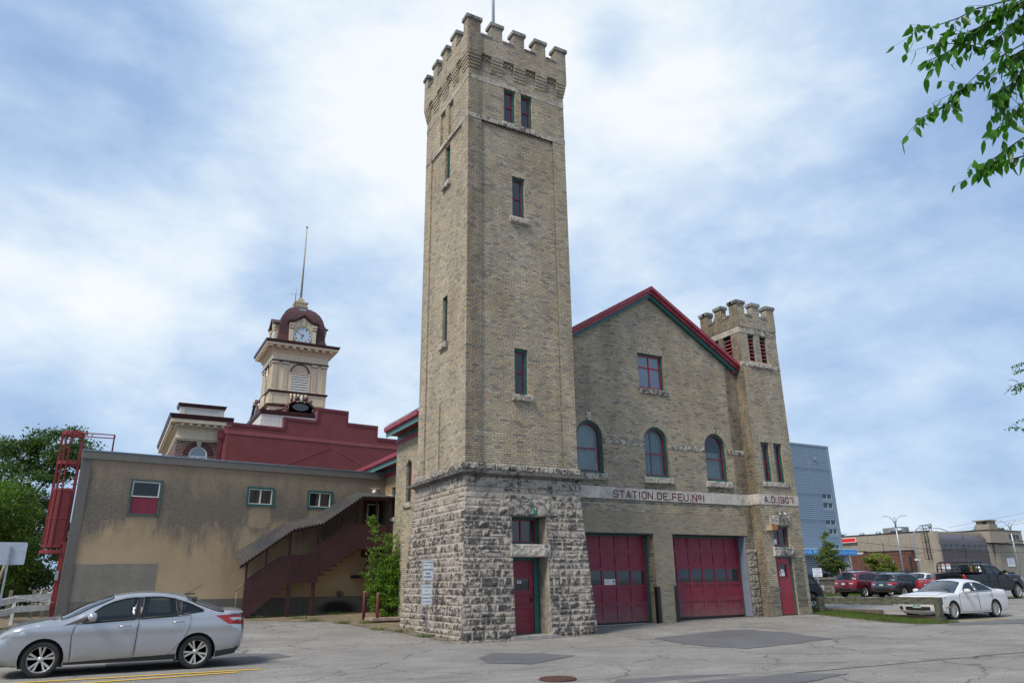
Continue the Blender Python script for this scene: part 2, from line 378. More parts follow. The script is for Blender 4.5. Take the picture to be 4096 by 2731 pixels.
def TM(o, u, v=(0, 0, 1)):   # text plane matrix: x axis u, y axis v
    u = Vector(u).normalized(); v = Vector(v).normalized(); n = u.cross(v)
    M = Matrix.Identity(4)
    for i in range(3): M[i][0] = u[i]; M[i][1] = v[i]; M[i][2] = n[i]; M[i][3] = o[i]
    return M

# ------------------------------------------------------------------ ground
def sst(t): t = min(max(t, 0), 1); return t*t*(3-2*t)
def gz(x, y):
    zl = min(max(.045*y, 0), .5)
    zr = max(min(max(.013*x, 0), .25)*sst((y+3)/5), .3*sst((x-21)/9)); w = sst((4-x)/3)
    return zl*w+zr*(1-w)
def asphalt(name, base, crack=True, var=.2, speck=.75):
    k = NT(name); o = k.tc.outputs['Object']
    cc = k.ramp(k.noise(.45, 6, .6), [(.3, tuple(x*(1-var) for x in base)), (.7, tuple(x*(1+var) for x in base))])
    cc = k.mix(.5, cc, k.ramp(k.noise(1.8, 6, .7, k.map(o, (.5, 2.2, 1))), [(.35, .72), (.65, 1.22)]), 'MULTIPLY')
    cc = k.mix(speck, cc, k.ramp(k.noise(38, 3, .85), [(.36, .2), (.5, .95), (.64, 2.0)]), 'MULTIPLY')
    if crack:
        v = k.n('ShaderNodeTexVoronoi', feature='DISTANCE_TO_EDGE'); v.inputs['Scale'].default_value = .33
        dv = k.n('ShaderNodeVectorMath', operation='ADD'); nn = k.n('ShaderNodeTexNoise'); nn.inputs['Scale'].default_value = 1.1; nn.inputs['Detail'].default_value = 6
        k.l(o, nn.inputs['Vector']); k.l(o, dv.inputs[0]); k.l(nn.outputs['Color'], dv.inputs[1]); k.l(dv.outputs[0], v.inputs['Vector'])
        f = k.m_('MULTIPLY', k.ramp(v.outputs['Distance'], [(0, 1.), (.011, 0.)]), k.ramp(k.noise(.35, 3, .5), [(.40, .15), (.5, .9)]))
        cc = k.mix(f, cc, (.05, .045, .04))
        v2 = k.n('ShaderNodeTexVoronoi', feature='DISTANCE_TO_EDGE'); v2.inputs['Scale'].default_value = 1.3; k.l(dv.outputs[0], v2.inputs['Vector'])
        f2 = k.m_('MULTIPLY', k.ramp(v2.outputs['Distance'], [(0, 1.), (.022, 0.)]), k.ramp(k.noise(.5, 3, .5, k.map(o, (1, 1, 2))), [(.48, 0.), (.56, .65)]))
        cc = k.mix(f2, cc, (.08, .075, .07))
        oil = k.ramp(k.noise(.8, 6, .65, k.map(o, (.45, 1.6, 1))), [(.52, 0.), (.72, .6)]); cc = k.mix(oil, cc, k.mix(1, cc, (.5, .5, .52), 'MULTIPLY'))
    k.col(cc); k.b.inputs['Roughness'].default_value = .88; k.b.inputs['Specular IOR Level'].default_value = .3
    k.bump(k.noise(75, 4, .8), .8, .012); MATS[name] = k.m; return k.m
ASPH = asphalt('worn_grey_asphalt', (.25, .234, .214))
ASPD = asphalt('darker_asphalt_patch', (.135, .132, .135), False, .15, .5)
GRASSG = mat('grass_ground', (.09, .12, .03), .95, var=.5, scale=4, bump=.6, bscale=40)
DIRT = mat('dry_verge_soil', (.19, .15, .095), .95, var=.4, scale=3, bump=.7, bscale=40, fine=.5)
YEL = None
def coords(lo, hi, st, far): return list(-np.array(far[::-1])+lo)+list(np.arange(lo, hi+1e-6, st))+list(np.array(far)+hi)
far = [3, 8, 20, 45, 90, 180, 400, 900, 2200]
gx = coords(-24, 50, .4, far); gy = coords(-24, 30, .4, far)
g = MB(); g.sm = True
nx, ny = len(gx), len(gy)
g.v = [(x, y, gz(x, y)) for x in gx for y in gy]
for i in range(nx-1):
    for j in range(ny-1): g.facei((i*ny+j, (i+1)*ny+j, (i+1)*ny+j+1, i*ny+j+1))
g.build('ground', ASPH, kind='structure')
def pip(x, y, poly):
    c = False; n = len(poly); j = n-1
    for i in range(n):
        xi, yi = poly[i]; xj, yj = poly[j]
        if (yi > y) != (yj > y) and x < (xj-xi)*(y-yi)/(yj-yi)+xi: c = not c
        j = i
    return c
def cdt(polys, step, bbox_poly=0, extra=()):
    """constrained triangulation of outline polys[0] with inner polylines; returns verts2d, tris"""
    vs = []; es = []
    def addp(poly, closed=True):
        b = len(vs); n = len(poly)
        for p in poly: vs.append(Vector(p))
        for i in range(n if closed else n-1): es.append((b+i, b+(i+1) % n))
    for p in polys: addp(p)
    for p in extra: addp(p, False)
    o = polys[0]; xs = [p[0] for p in o]; ys = [p[1] for p in o]
    for x in np.arange(min(xs)+step/2, max(xs), step):
        for y in np.arange(min(ys)+step/2, max(ys), step):
            if pip(x, y, o): vs.append(Vector((x, y)))
    V, E, F, *_ = delaunay_2d_cdt(vs, es, [], 0, 1e-5)
    T = []
    for f in F:
        c = sum((V[i] for i in f), Vector((0, 0)))/len(f)
        if pip(c.x, c.y, o): T.append(tuple(f))
    return V, T
def ragged(pts, amp=.06, sub=6, seed=0):
    out = []; n = len(pts)
    for i in range(n):
        a, b = Vector(pts[i]), Vector(pts[(i+1) % n]); L = (b-a).length; m = max(1, int(L*sub/2))
        for k in range(m):
            p = a.lerp(b, k/m); q = noise.noise_vector(Vector((p.x*1.7, p.y*1.7, seed)))
            out.append((p.x+q.x*amp, p.y+q.y*amp))
    return out
def sheet(name, pts, material, h=.008, step=.5, kind='structure', **kw):
    V, T = cdt([pts], step); m = MB(); m.sm = True
    m.v = [(p.x, p.y, gz(p.x, p.y)+h) for p in V]
    for t in T: m.facei(t)
    return m.build(name, material, kind=kind, **kw)
sheet('pavement_patch', ragged([(4.9, -2.1), (7.4, -1.45), (9.35, -1.2), (9.6, -2.6), (8.6, -5.15), (6.6, -5.6), (4.6, -5.9), (4.3, -4.2)], .12), ASPD)
sheet('pavement_patch', ragged([(-1.5, -4.1), (-.8, -3.3), (.1, -4.0), (.5, -4.9), (-1.2, -5.9), (-1.9, -5.2)], .15, seed=3), ASPD)
sheet('pavement_patch', ragged([(-8.5, .4), (-6.4, .45), (-5.1, -.3), (-5.0, -1.2), (-6.1, -2.3), (-8.8, -2.3)], .15, seed=5), ASPD)
sheet('pavement_patch', ragged([(16.3, -3.5), (18.2, -2.8), (22.5, -3.1), (30, -3.6), (30, -6.5), (19.2, -4.6)], .12, seed=9), ASPD)
sheet('pavement_patch', ragged([(-2.3, -9.6), (-1.2, -8.7), (1.2, -9.3), (2.5, -10.4), (-1, -11)], .12, seed=11), ASPD)
sheet('kerb_strip', [(-2.2, -9.62), (3.5, -9.82), (8.9, -9.95), (24, -10.5), (24, -10.15), (8.9, -9.62), (3.5, -9.45), (-2.2, -9.3)], mat('worn_kerb_concrete', (.215, .20, .18), .9, var=.35, scale=2.5, bump=.5, bscale=60, fine=.6), .009, .6)
k = NT('worn_yellow_paint'); o_ = k.tc.outputs['Object']
f_ = k.ramp(k.noise(14, 5, .8, o_), [(.40, 0.), (.47, 1.)])
k.col(k.mix(k.ramp(k.noise(40, 4, .8), [(.30, .1), (.42, 1.)]), (.2, .19, .17), (.78, .45, .02))); k.b.inputs['Roughness'].default_value = .7; YEL = k.m
for q in (((-10.4, -3.31), (-6.04, -3.60)), ((-9.9, -4.1), (-6.5, -3.86)), ((19.15, -2.35), (21.7, -2.62)), ((29.6, 1.68), (33.5, 1.5)), ((19.2, 1.18), (21.5, 1.0)), ((28.5, 6.6), (31.5, 6.5))):
    (x0, y0), (x1, y1) = q; n_ = 14; w_ = .06
    m = MB(); 
    for i in range(n_+1):
        t = i/n_; x = x0+(x1-x0)*t; y = y0+(y1-y0)*t; j = noise.noise(Vector((x*3, y*3, 1)))*.012
        m.P((x, y-w_+j, gz(x, y)+.011)); m.P((x, y+w_+j, gz(x, y)+.011))
    for i in range(n_): m.facei((2*i, 2*i+2, 2*i+3, 2*i+1))
    m.build('painted_line', YEL, kind='structure')
# grass verge beside the turret, dirt strip by the tower foot and annex
VERGE = [(15.93, 1.55), (15.75, .3), (15.85, -1.2), (16.15, -2.55), (17.2, -2.98), (18.35, -2.8), (18.02, -1.5), (17.98, 2.5), (17.98, 4.6), (15.93, 4.6)]
sheet('verge_soil', ragged(VERGE, .05), DIRT, .012, .4)
sheet('verge_soil', ragged([(-.35, .5), (-.55, 1.6), (-.75, 3.2), (-1.35, 5.2), (-1.9, 7.2), (-5.5, 9.2), (-5.3, 9.9), (1.3, 10.9), (1.3, 6.1), (-.2, 4.8), (-.2, .5)], .1, seed=4), DIRT, .01, .5)
sheet('verge_soil', ragged([(-24, 3), (-15, 5.5), (-11.2, 7.6), (-10.3, 9.2), (-10.3, 24), (-24, 24)], .12, seed=8), DIRT, .01, .8)
sheet('far_verge', ragged([(30, 17.2), (48, 16.6), (48, 19.5), (30, 19.8)], .1), GRASSG, .012, 1.)
sheet('far_verge', ragged([(38.5, 1.5), (44, 1.5), (44, 9), (38.5, 9)], .1), GRASSG, .012, 1.)
def blades(name, pts_fn, n, h0, h1, w, mats, **kw):
    m = MB()
    for _ in range(n):
        x, y = pts_fn()
        z = gz(x, y)+.01; h = random.uniform(h0, h1); a = random.uniform(0, PI); lx, ly = random.gauss(0, .35)*h, random.gauss(0, .35)*h
        dx, dy = math.cos(a)*w, math.sin(a)*w
        b = len(m.v); m.v += [(x-dx, y-dy, z), (x+dx, y+dy, z), (x+lx, y+ly, z+h)]; m.facei((b, b+1, b+2))
    return m.build(name, mats, uv=False, **kw)
def leafmat(name, c, trans=.35, var=.45, rough=.55):
    k = NT(name); g_ = k.n('ShaderNodeNewGeometry')
    lo = tuple(x*(1-var) for x in c); hi = (c[0]*(1+var*1.3), c[1]*(1+var), c[2]*(1+var*.4))
    cc = k.ramp(g_.outputs['Random Per Island'], [(0, lo), (.6, c), (1, hi)])
    cc = k.mix(.6, cc, k.ramp(k.noise(.7, 3, .5), [(.35, .75), (.65, 1.3)]), 'MULTIPLY')
    k.col(cc); k.b.inputs['Roughness'].default_value = rough; k.b.inputs['Specular IOR Level'].default_value = .35
    tl = k.n('ShaderNodeBsdfTranslucent'); k.l(k.mix(1, cc, (1.3, 1.5, .5), 'MULTIPLY'), tl.inputs[0])
    ms = k.n('ShaderNodeMixShader'); ms.inputs[0].default_value = trans
    k.l(k.b.outputs[0], ms.inputs[1]); k.l(tl.outputs[0], ms.inputs[2]); k.l(ms.outputs[0], k.o.inputs['Surface'])
    MATS[name] = k.m; return k.m
GBL = leafmat('grass_blade', (.085, .14, .028), .25, .6)
def in_verge():
    while True:
        x, y = random.uniform(15.7, 18.3), random.uniform(-3, 4.5)
        if pip(x, y, VERGE):
            e = min(abs(x-15.8), 1) 
            if random.random() < .35+.65*min(1, max(0, noise.noise(Vector((x*1.5, y*1.5, 0)))+.75)): return x, y
blades('grass', in_verge, 24000, .03, .11, .005, GBL, kind='stuff', label='short green grass verge under the timber guard rail', category='grass')
def in_far():
    x = random.uniform(30, 48); return x, random.uniform(17.2, 19.5)
blades('grass', in_far, 5000, .05, .16, .02, GBL, kind='stuff', label='grass strip in front of the far timber fence', category='grass')
def weeds():
    t = random.random()
    c = random.choice([(-.55, 1.6), (-.8, 3.0), (-1.1, 3.9), (-1.6, 6.3), (-.9, 6.0), (-2.6, 8.6), (-3.2, 9.9), (-1.9, 9.9), (-.9, 10.0), (-2.3, 7.6), (-10.9, 8.6), (-11.3, 8.2), (-3.9, 9.4), (.2, 7.0)])
    return random.gauss(c[0], .16), random.gauss(c[1], .13)
blades('weeds', weeds, 1500, .04, .15, .008, GBL, kind='stuff', label='thin tufts of weeds along the annex foot and tower side', category='weeds')

GRV = leafmat('loose_grit', (.16, .145, .125), 0., .6, .9)
def grit(name, fn, n, s0, s1, label):
    m = MB()
    for _ in range(n):
        x, y = fn(); z = gz(x, y)+.01; s_ = random.uniform(s0, s1); a = random.uniform(0, PI); c_, q_ = math.cos(a)*s_, math.sin(a)*s_; h = s_*.6
        b = len(m.v); m.v += [(x-c_, y-q_, z), (x+q_, y-c_, z), (x+c_*.8, y+q_*.9, z), (x-q_, y+c_, z), (x+c_*.1, y, z+h)]
        for f in ((0, 1, 4), (1, 2, 4), (2, 3, 4), (3, 0, 4)): m.facei([b+i for i in f])
    m.build(name, GRV, uv=False, kind='stuff', label=label, category='gravel')
def gfoot():
    t = random.random()
    if t < .35: return random.uniform(-.3, 4.6), -.26-abs(random.gauss(0, .12))
    if t < .6: return -.3-abs(random.gauss(0, .2)), random.uniform(-.2, 4.8)
    if t < .8: return random.uniform(4.6, 13.6), 2.0-abs(random.gauss(0, .15))
    return random.uniform(-5, 1), random.uniform(8.6, 10.6)
grit('gravel', gfoot, 2600, .006, .022, 'loose grit gathered along the foot of the walls')
def glot():
    r_ = random.uniform(0, 1)**.7*20; a = random.uniform(R(-20), R(85)); x = -9+math.sin(a)*r_; y = -19.5+math.cos(a)*r_+3
    return (x, y) if y < 1.5 else (random.uniform(-8, 18), random.uniform(-8, -1))
grit('gravel', glot, 2600, .004, .014, 'scattered grit lying on the open asphalt lot')

# ================================================================== FIRE STATION
FS = thing('fire_station', 'buff brick fire station with tall crenellated tower and red garage doors', 'fire station')
def window(parent, T, a0, a1, z0, z1, arch=False, depth=.13, frame_m=None, sash_m=None, glass_m=None, curtain=False, fw_=.07, sw=.05, rail=.5, mull=0, meet=True, name='window', room=True):
    frame_m = frame_m or TEAL; sash_m = sash_m or MAR; glass_m = glass_m or GLASS
    def shp(i): return archp(a0+i, a1-i, z0+i, z1-(a1-a0)/2) if arch else rect(a0+i, a1-i, z0+i, z1-i)
    f = MB(T); y0 = depth-.05
    f.ring(shp(.001), shp(fw_), y0, depth+.06); f.ring(shp(fw_-.02), shp(fw_+.012), y0+.02, depth+.06)
    F = f.build(name, frame_m, parent)
    s = MB(T); s.ring(shp(fw_+.004), shp(fw_+sw), depth, depth+.05)
    zm = z0+(z1-z0)*rail
    if meet: s.box(a0+fw_+sw*.5, a1-fw_-sw*.5, depth-.004, depth+.045, zm-.022, zm+.022)
    for j in range(mull):
        c = a0+(a1-a0)*(j+1)/(mull+1); s.box(c-.02, c+.02, depth-.002, depth+.04, z0+fw_+.02, z1-fw_-.02 if not arch else z1-.12)
    s.build('sash', sash_m, F)
    p = MB(T); pts = shp(fw_+sw-.01); p.wall(pts, y=depth+.03)
    p.build('pane', glass_m, F)
    if curtain:
        c = MB(T); c.sm = True
        def cur(u0, u1, zt):
            def fn(u, v):
                a = u0+(u1-u0)*u; zz = z0+.1+(zt-z0-.1)*v
                return (a, depth+.2+.035*math.sin(a*46+v*1.5)+.015*math.sin(a*90), zz)
            c.grid(fn, 40, 6)
        if curtain == 2: cur(a0+.1, a0+(a1-a0)*.42, z1-.15); cur(a0+(a1-a0)*.5, a1-.1, z1-.15)
        elif curtain == 3: cur(a0+.1, a1-.1, z0+(z1-z0)*.62)
        else: cur(a0+.1, a1-.1, z1-.12)
        c.build('curtain', CURT, F)
        r_ = MB(T); r_.box(a0+.02, a1-.02, depth+.5, depth+.52, z0, z1); r_.box(a0-.0, a1, depth+.29, depth+.5, z0-.02, z0)
        r_.build('room_backdrop', DARKIN, F)
    return F
def rock(T, a0, a1, z0, z1, y0, y1, m=None, seed=0, step=.035, amp=.022):
    """rough stone block: front face displaced"""
    m = m or MB(T); nx = max(2, int((a1-a0)/step)); nz_ = max(2, int((z1-z0)/step)); old = m.sm; m.sm = False
    def q(u, v):
        e = min(u, 1-u)*(a1-a0); f = min(v, 1-v)*(z1-z0); e = min(e, f)/.03
        a = a0+(a1-a0)*u; z = z0+(z1-z0)*v
        return (a, y0-(min(1, e)*amp*(1+1.3*noise.noise(Vector((a*9+seed, z*9, seed*3.1))))), z)
    ix = [[m.P(q(i/nx, j/nz_)) for j in range(nz_+1)] for i in range(nx+1)]
    for i in range(nx):
        for j in range(nz_): m.facei([ix[i][j], ix[i+1][j], ix[i+1][j+1], ix[i][j+1]])
    m.box(a0, a1, y0+.002, y1, z0, z1); m.sm = old
    return m
TF = frame(0, 0, 0, 0)                 # planes parallel to the street front
TLt = frame(0, 0, 0, 90, -1)           # left faces: x local = world y, inward = +x

# --- rock-faced battered base of the tower
def ashlar(corner, seed, hole=None, cut=.03):
    """corner: 4 world points BL,BR,TR,TL; outward normal computed; returns verts, faces, proud"""
    rnd = random.Random(seed)
    BLp, BR, TR, TL_ = [Vector(c) for c in corner]
    Wd = (BR-BLp).length; H = TL_.z-BLp.z
    nrm = (BR-BLp).cross(TL_-BLp).normalized()
    rows = []; z = 0
    while z < H-.1:
        h = rnd.choice([.14, .17, .19, .22, .25, .28]); 
        if z+h > H-.12: h = H-z
        rows.append((z, z+h)); z += h
    blocks = []
    for r0, r1 in rows:
        a = -rnd.random()*.3; 
        while a < 1.15*Wd:
            w = rnd.choice([.2, .26, .33, .4, .48, .58]); 
            if rnd.random() < .22 and r1-r0 > .2:
                mz = r0+(r1-r0)*rnd.choice([.4, .5, .6]); blocks.append((a, a+w, r0, mz, rnd.random())); blocks.append((a, a+w, mz, r1, rnd.random()))
            else: blocks.append((a, a+w, r0, r1, rnd.random()))
            a += w
    st = .028; nu = int(Wd/st); nv = int(H/st)
    V = []; Pd = []; 
    rowidx = {}
    for b in blocks: rowidx.setdefault(b[2] if False else None, []).append(b)
    for j in range(nv+1):
        zz = H*j/nv; cand = [b for b in blocks if b[2]-1e-6 <= zz <= b[3]+1e-6]
        for i in range(nu+1):
            u = i/nu; v = j/nv; a = Wd*u
            p = (BLp.lerp(BR, u)).lerp(TL_.lerp(TR, u), v)
            b = next((b for b in cand if b[0] <= a <= b[1]), cand[0])
            e = min(a-b[0], b[1]-a, zz-b[2], b[3]-zz)
            ed = min(1, max(0, (e-.008)/.026))
            hh = .35+.75*b[4]
            n_ = noise.fractal(Vector((a*6+seed, zz*6, b[4]*40)), 1., 2.1, 3)
            fac = math.floor((noise.noise(Vector((a*5+b[4]*9, zz*5, seed)))+.6)*4)/4
            d = ed*(.006+.042*hh*(.5+.7*n_)*min(1, e/.07)+.022*fac)
            edge = min(u, 1-u)*Wd
            if edge < .05: d *= edge/.05
            if d < 0: d = 0
            V.append(p+nrm*d); Pd.append((ed if e < .03 else 1)*(.35+.65*b[4])*min(1, .4+e/.06)-(.5 if zz > H-.75 else 0))
    F = []
    for j in range(nv):
        for i in range(nu):
            c = (V[j*(nu+1)+i]+V[(j+1)*(nu+1)+i+1])/2
            if hole and hole[0] < c.x < hole[1] and any(h0 < c.z < h1 for h0, h1 in hole[2]): continue
            F.append((j*(nu+1)+i, j*(nu+1)+i+1, (j+1)*(nu+1)+i+1, (j+1)*(nu+1)+i))
    return V, F, Pd
bt = {'fl': (-.2, -.24, -.12), 'fr': (4.36, -.24, -.12), 'br': (4.36, 4.72, -.12), 'bl': (-.2, 4.72, -.12)}
tp = {'fl': (0, 0, 4.29), 'fr': (4.04, 0, 4.29), 'br': (4.04, 4.0, 4.29), 'bl': (0, 4.0, 4.29)}
V = []; F = []; Pd = []
for a, b, sd_, hl in (('fl', 'fr', 1, (1.50, 2.72, ((-.2, 2.27), (2.62, 3.46)))), ('bl', 'fl', 2, None), ('fr', 'br', 3, None), ('br', 'bl', 4, None)):
    v_, f_, p_ = ashlar((bt[a], bt[b], tp[b], tp[a]), sd_, hl); o = len(V)
    V += v_; F += [tuple(i+o for i in f) for f in f_]; Pd += p_
m = MB(); m.v = [tuple(p) for p in V]
for f in F: m.facei(f)
m.build('stone_base', STONE, FS, uv=False, attr=Pd)
m = MB(TF)   # smooth stone reveals of the tower door and fanlight
def yb(z): return -.235*(1-z/4.29)
for a, b in ((0, 2.27), (2.62, 3.46)):
    for x in (1.50, 2.72):
        m.face([(x, yb(a)-.03, a), (x, .62, a), (x, .62, b), (x, yb(b)-.03, b)])
m.face([(1.5, yb(3.46)-.02, 3.46), (2.72, yb(3.46)-.02, 3.46), (2.72, .62, 3.46), (1.5, .62, 3.46)])
m.build('stone_reveal', stone_mat('pale_reveal_stone', (.40, .355, .29), (.14, .13, .12), .6, False), FS)
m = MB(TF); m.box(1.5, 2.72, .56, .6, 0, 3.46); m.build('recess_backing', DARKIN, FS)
m = rock(TF, 1.42, 2.82, 2.27, 2.63, -.14, .45, seed=2, amp=.016); m.build('door_lintel', SILLST, FS)
m = rock(TF, 1.36, 2.86, 3.47, 3.95, -.085, .3, seed=5, amp=.008); m.build('transom_lintel', SILLST, FS)
m = MB(TF); m.box(1.36, 2.86, -.36, .5, -.1, .105); m.build('door_step', CONC, FS)
# tower door: leaf with five panels, small pane, knob
def panel_door(parent, T, a0, a1, z0, z1, y, panes, panels, knob, material, name='door'):
    d = MB(T); holes = [rect(*p) for p in panes+panels]
    d.wall(rect(a0, a1, z0, z1), holes, .022, y)
    for p in panels: d.wall(rect(*p), y=y+.022)
    for p in panels: d.box(p[0]+.05, p[1]-.05, y+.012, y+.022, p[2]+.05, p[3]-.05)
    D = d.build(name, material, parent)
    for p in panes:
        g_ = MB(T); g_.wall(rect(*p), y=y+.02); g_.build('pane', GLASS, D)
    k_ = MB(T); k_.lathe([(.012, -.05), (.03, -.045), (.034, -.02), (.012, -.005), (.04, 0)], (knob[0], y, knob[1]), 'y', 12); k_.build('knob', BLACKM, D)
    return D
L_, R_ = 1.52, 2.5
P_ = [(L_+.1, R_-.1, zz, zz+.27) for zz in (.2, .56, .92)]
D = panel_door(FS, TF, L_, R_, .12, 2.17, .42, [(L_+.1, R_-.16, 1.33, 1.66)], P_+[(L_+.1, R_-.1, 1.76, 2.08)], (R_-.07, 1.05), MAR)
m = MB(TF); m.box(1.93, 2.07, .413, .418, 1.52, 1.60); m.build('notice', WHITE, D)
m = MB(TF); m.lathe([(.022, 0), (.03, 0)], (2.0, .411, 1.56), 'y', 20); 
m = MB(TF); m.ring([(2+.03*math.cos(t*PI/8), 1.56+.03*math.sin(t*PI/8)) for t in range(16)], [(2+.02*math.cos(t*PI/8), 1.56+.02*math.sin(t*PI/8)) for t in range(16)], .409, .414)
m.tube([(1.98, .411, 1.58), (2.02, .411, 1.54)], .004, 4); m.build('notice_symbol', REDW, D)
m = MB(TF); m.ring(rect(1.505, 2.66, .11, 2.265), rect(1.515, 2.5, .12, 2.18), .38, .5); m.box(2.5, 2.66, .40, .5, .11, 2.2); m.build('door_frame', TEAL, FS)
window(FS, TF, 1.505, 2.66, 2.64, 3.455, depth=.42, mull=1, meet=False, fw_=.05, sw=.055)
# frieze, cornice, first rough course
m = MB(TF); m.box(-.03, 4.07, -.03, 4.03, 4.29, 4.62); m.build('frieze', stone_mat('stained_frieze_stone', (.42, .38, .32), (.07, .068, .068), .95, False), FS)
m = MB()
def sq(off, z): return [(-off, -off, z), (4.04+off, -off, z), (4.04+off, 4+off, z), (-off, 4+off, z)]
prof = [(.03, 4.56), (.06, 4.6), (.12, 4.62), (.17, 4.645), (.215, 4.65), (.22, 4.73), (.08, 4.76), (.0, 4.77)]
for (o0, z0), (o1, z1) in zip(prof[:-1], prof[1:]):
    A, B = sq(o0, z0), sq(o1, z1)
    for i in range(4): m.face([A[i], A[(i+1) % 4], B[(i+1) % 4], B[i]])
m.build('cornice', DKST, FS)
m = MB()
for T_, L_n, ys in ((TF, 4.04, (0, 4.04)), (TLt, 4.0, (0, 4.0))):
    a = -.05; i = 0
    mm = MB(T_); 
    while a < ys[1]:
        w = .52; b = min(a+w, ys[1]+.05); rock(T_, a+.006, b-.006, 4.765, 4.975, -.03, .1, mm, seed=i*1.7+L_n, amp=.035); a = b; i += 1
    mm.build('rough_course', stone_mat('sooty_rough_stone', (.36, .33, .28), (.06, .058, .056), .95, False) if 'sooty_rough_stone' not in MATS else MATS['sooty_rough_stone'], FS)
# --- brick shaft
def shaft_holes_front():
    return [rect(1.75, 2.25, 7.24, 8.80), rect(1.75, 2.25, 13.57, 15.2)]
m = MB(TF)
m.wall(rect(0, .53, 4.95, 17.11)); m.wall(rect(3.47, 4.0, 4.95, 17.11))
m.wall(rect(.53, 3.47, 4.95, 17.02), shaft_holes_front(), .15, .055)
m.face([(.53, 0, 4.95), (.53, .055, 4.95), (.53, .055, 17.11), (.53, 0, 17.11)])
m.face([(.53, 0, 17.11), (3.47, 0, 17.11), (3.47, .1, 17.11), (.53, .1, 17.11)])
m.wall(rect(0, 4.0, 17.29, 19.9), [rect(1.42, 1.9, 17.33, 18.77), rect(2.13, 2.61, 17.33, 18.77)], .15)
m.T = TLt
m.wall(rect(0, .54, 4.95, 17.11)); m.wall(rect(3.37, 3.95, 4.95, 17.11))
m.wall(rect(.54, 3.37, 4.95, 17.02), [rect(1.68, 2.10, 9.25, 10.95), rect(1.68, 2.12, 15.43, 17.02)], .15, .055)
for x in (.54, 3.37): m.face([(x, 0, 4.95), (x, .055, 4.95), (x, .055, 17.11), (x, 0, 17.11)])
m.face([(.54, 0, 17.11), (3.37, 0, 17.11), (3.37, .1, 17.11), (.54, .1, 17.11)])
m.wall(rect(0, 3.95, 17.29, 19.9), [rect(1.32, 1.75, 17.32, 18.72), rect(2.06, 2.52, 17.32, 18.72)], .1)
m.box(1.3, 1.77, .1, .2, 17.3, 18.74); m.box(2.04, 2.54, .1, .2, 17.3, 18.74)
m.T = None
m.face([(4, 0, 4.95), (4, 3.95, 4.95), (4, 3.95, 19.9), (4, 0, 19.9)]); m.face([(0, 3.95, 4.95), (4, 3.95, 4.95), (4, 3.95, 19.9), (0, 3.95, 19.9)])
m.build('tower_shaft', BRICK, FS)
m = MB(); m.box(3.45, 3.4695, .03, .08, 4.97, 17.0); m.face([(3.4695, 0, 4.95), (3.4695, .055, 4.95), (3.4695, .055, 17.11), (3.4695, 0, 17.11)]); m.build('shaded_recess_edge', DBRICK, FS)  # shade put into the colour: darker brick mutes the sun-facing edge
# stone belts
m = MB(TF)
m.box(-.012, 4.012, -.012, 3.96, 17.11, 17.29)
m.build('stone_belt', SMST, FS)
m = MB(TF); m.box(-.008, 1.418, -.008, .2, 18.74, 18.93); m.box(1.418, 2.612, -.008, .2, 18.775, 18.93); m.box(2.612, 4.008, -.008, .2, 18.74, 18.93); m.box(-.008, 1.30, .2, .21, 18.74, 18.93)
m.T = TLt; m.box(-.006, 1.318, -.0085, .1, 18.74, 18.93); m.box(1.318, 2.522, -.0085, .1, 18.725, 18.93); m.box(2.522, 3.96, -.0085, .1, 18.74, 18.93)
m.build('stone_belt', SMST, FS)
# dog-tooth rows: diagonal bricks
m = MB(TF)
def dog(m, a0, a1, z0, z1, y):
    n = int((a1-a0)/.12)
    for r_, (za, zb) in enumerate(((z0, (z0+z1)/2), ((z0+z1)/2, z1))):
        for i in range(n):
            a = a0+(i+.5+.5*(r_ % 2))*(a1-a0)/n
            if a+.05 > a1: continue
            m.flatprism([(a-.052, y+.10), (a, y+.01), (a+.052, y+.10)], za+.004, zb-.004)
dog(m, .55, 3.45, 17.0, 17.11, 0); m.box(.55, 3.45, .1, .12, 17.0, 17.11); m.build('dogtooth_course', BRICK, FS); m = MB(TLt); dog(m, .56, 3.35, 17.0, 17.11, 0); m.box(.56, 3.35, .1, .12, 17.0, 17.11); m.build('dogtooth_course', BRICK, FS)
# corbels, parapet, merlons
m = MB()
MX = [(-.10, .42), (.86, 1.32), (1.80, 2.26), (2.74, 3.20), (3.66, 4.10)]
MY = [(-.10, .44), (.85, 1.31), (1.77, 2.23), (2.69, 3.13), (3.56, 4.06)]
for T_, M_, lim in ((TF, MX, 4.0), (TLt, MY, 3.95)):
    m.T = T_
    for a0, a1 in M_:
        a0 = max(a0, 0); a1 = min(a1+.04, lim)
        for s_ in range(5):
            z0 = 19.2+s_*.132; e = .022*(s_+1)+.004
            l_ = -e if a0 == 0 else 0
            if T_ is TLt and a0 == 0: l_ = 0.
            m.box(a0+l_, a1+(e if a1 == lim else 0), -e, -.0005, z0+.012, z0+.132)
    for (p0, p1), (q0, q1) in zip(M_[:-1], M_[1:]):
        dog(m, p1+.04, q0, 19.66, 19.80, -.105)
m.T = None
def pbox(m, o, z0, z1, t=.34):   # hollow square wall
    x0, x1, y0, y1 = -o, 4+o, -o, 3.95+o
    m.box(x0, x1, y0, y0+t, z0, z1); m.box(x0, x1, y1-t, y1, z0, z1); m.box(x0, x0+t, y0+t, y1-t, z0, z1); m.box(x1-t, x1, y0+t, y1-t, z0, z1)
pbox(m, .118, 19.86, 20.66)
m.build('parapet', BRICK, FS)
YT = 3.95
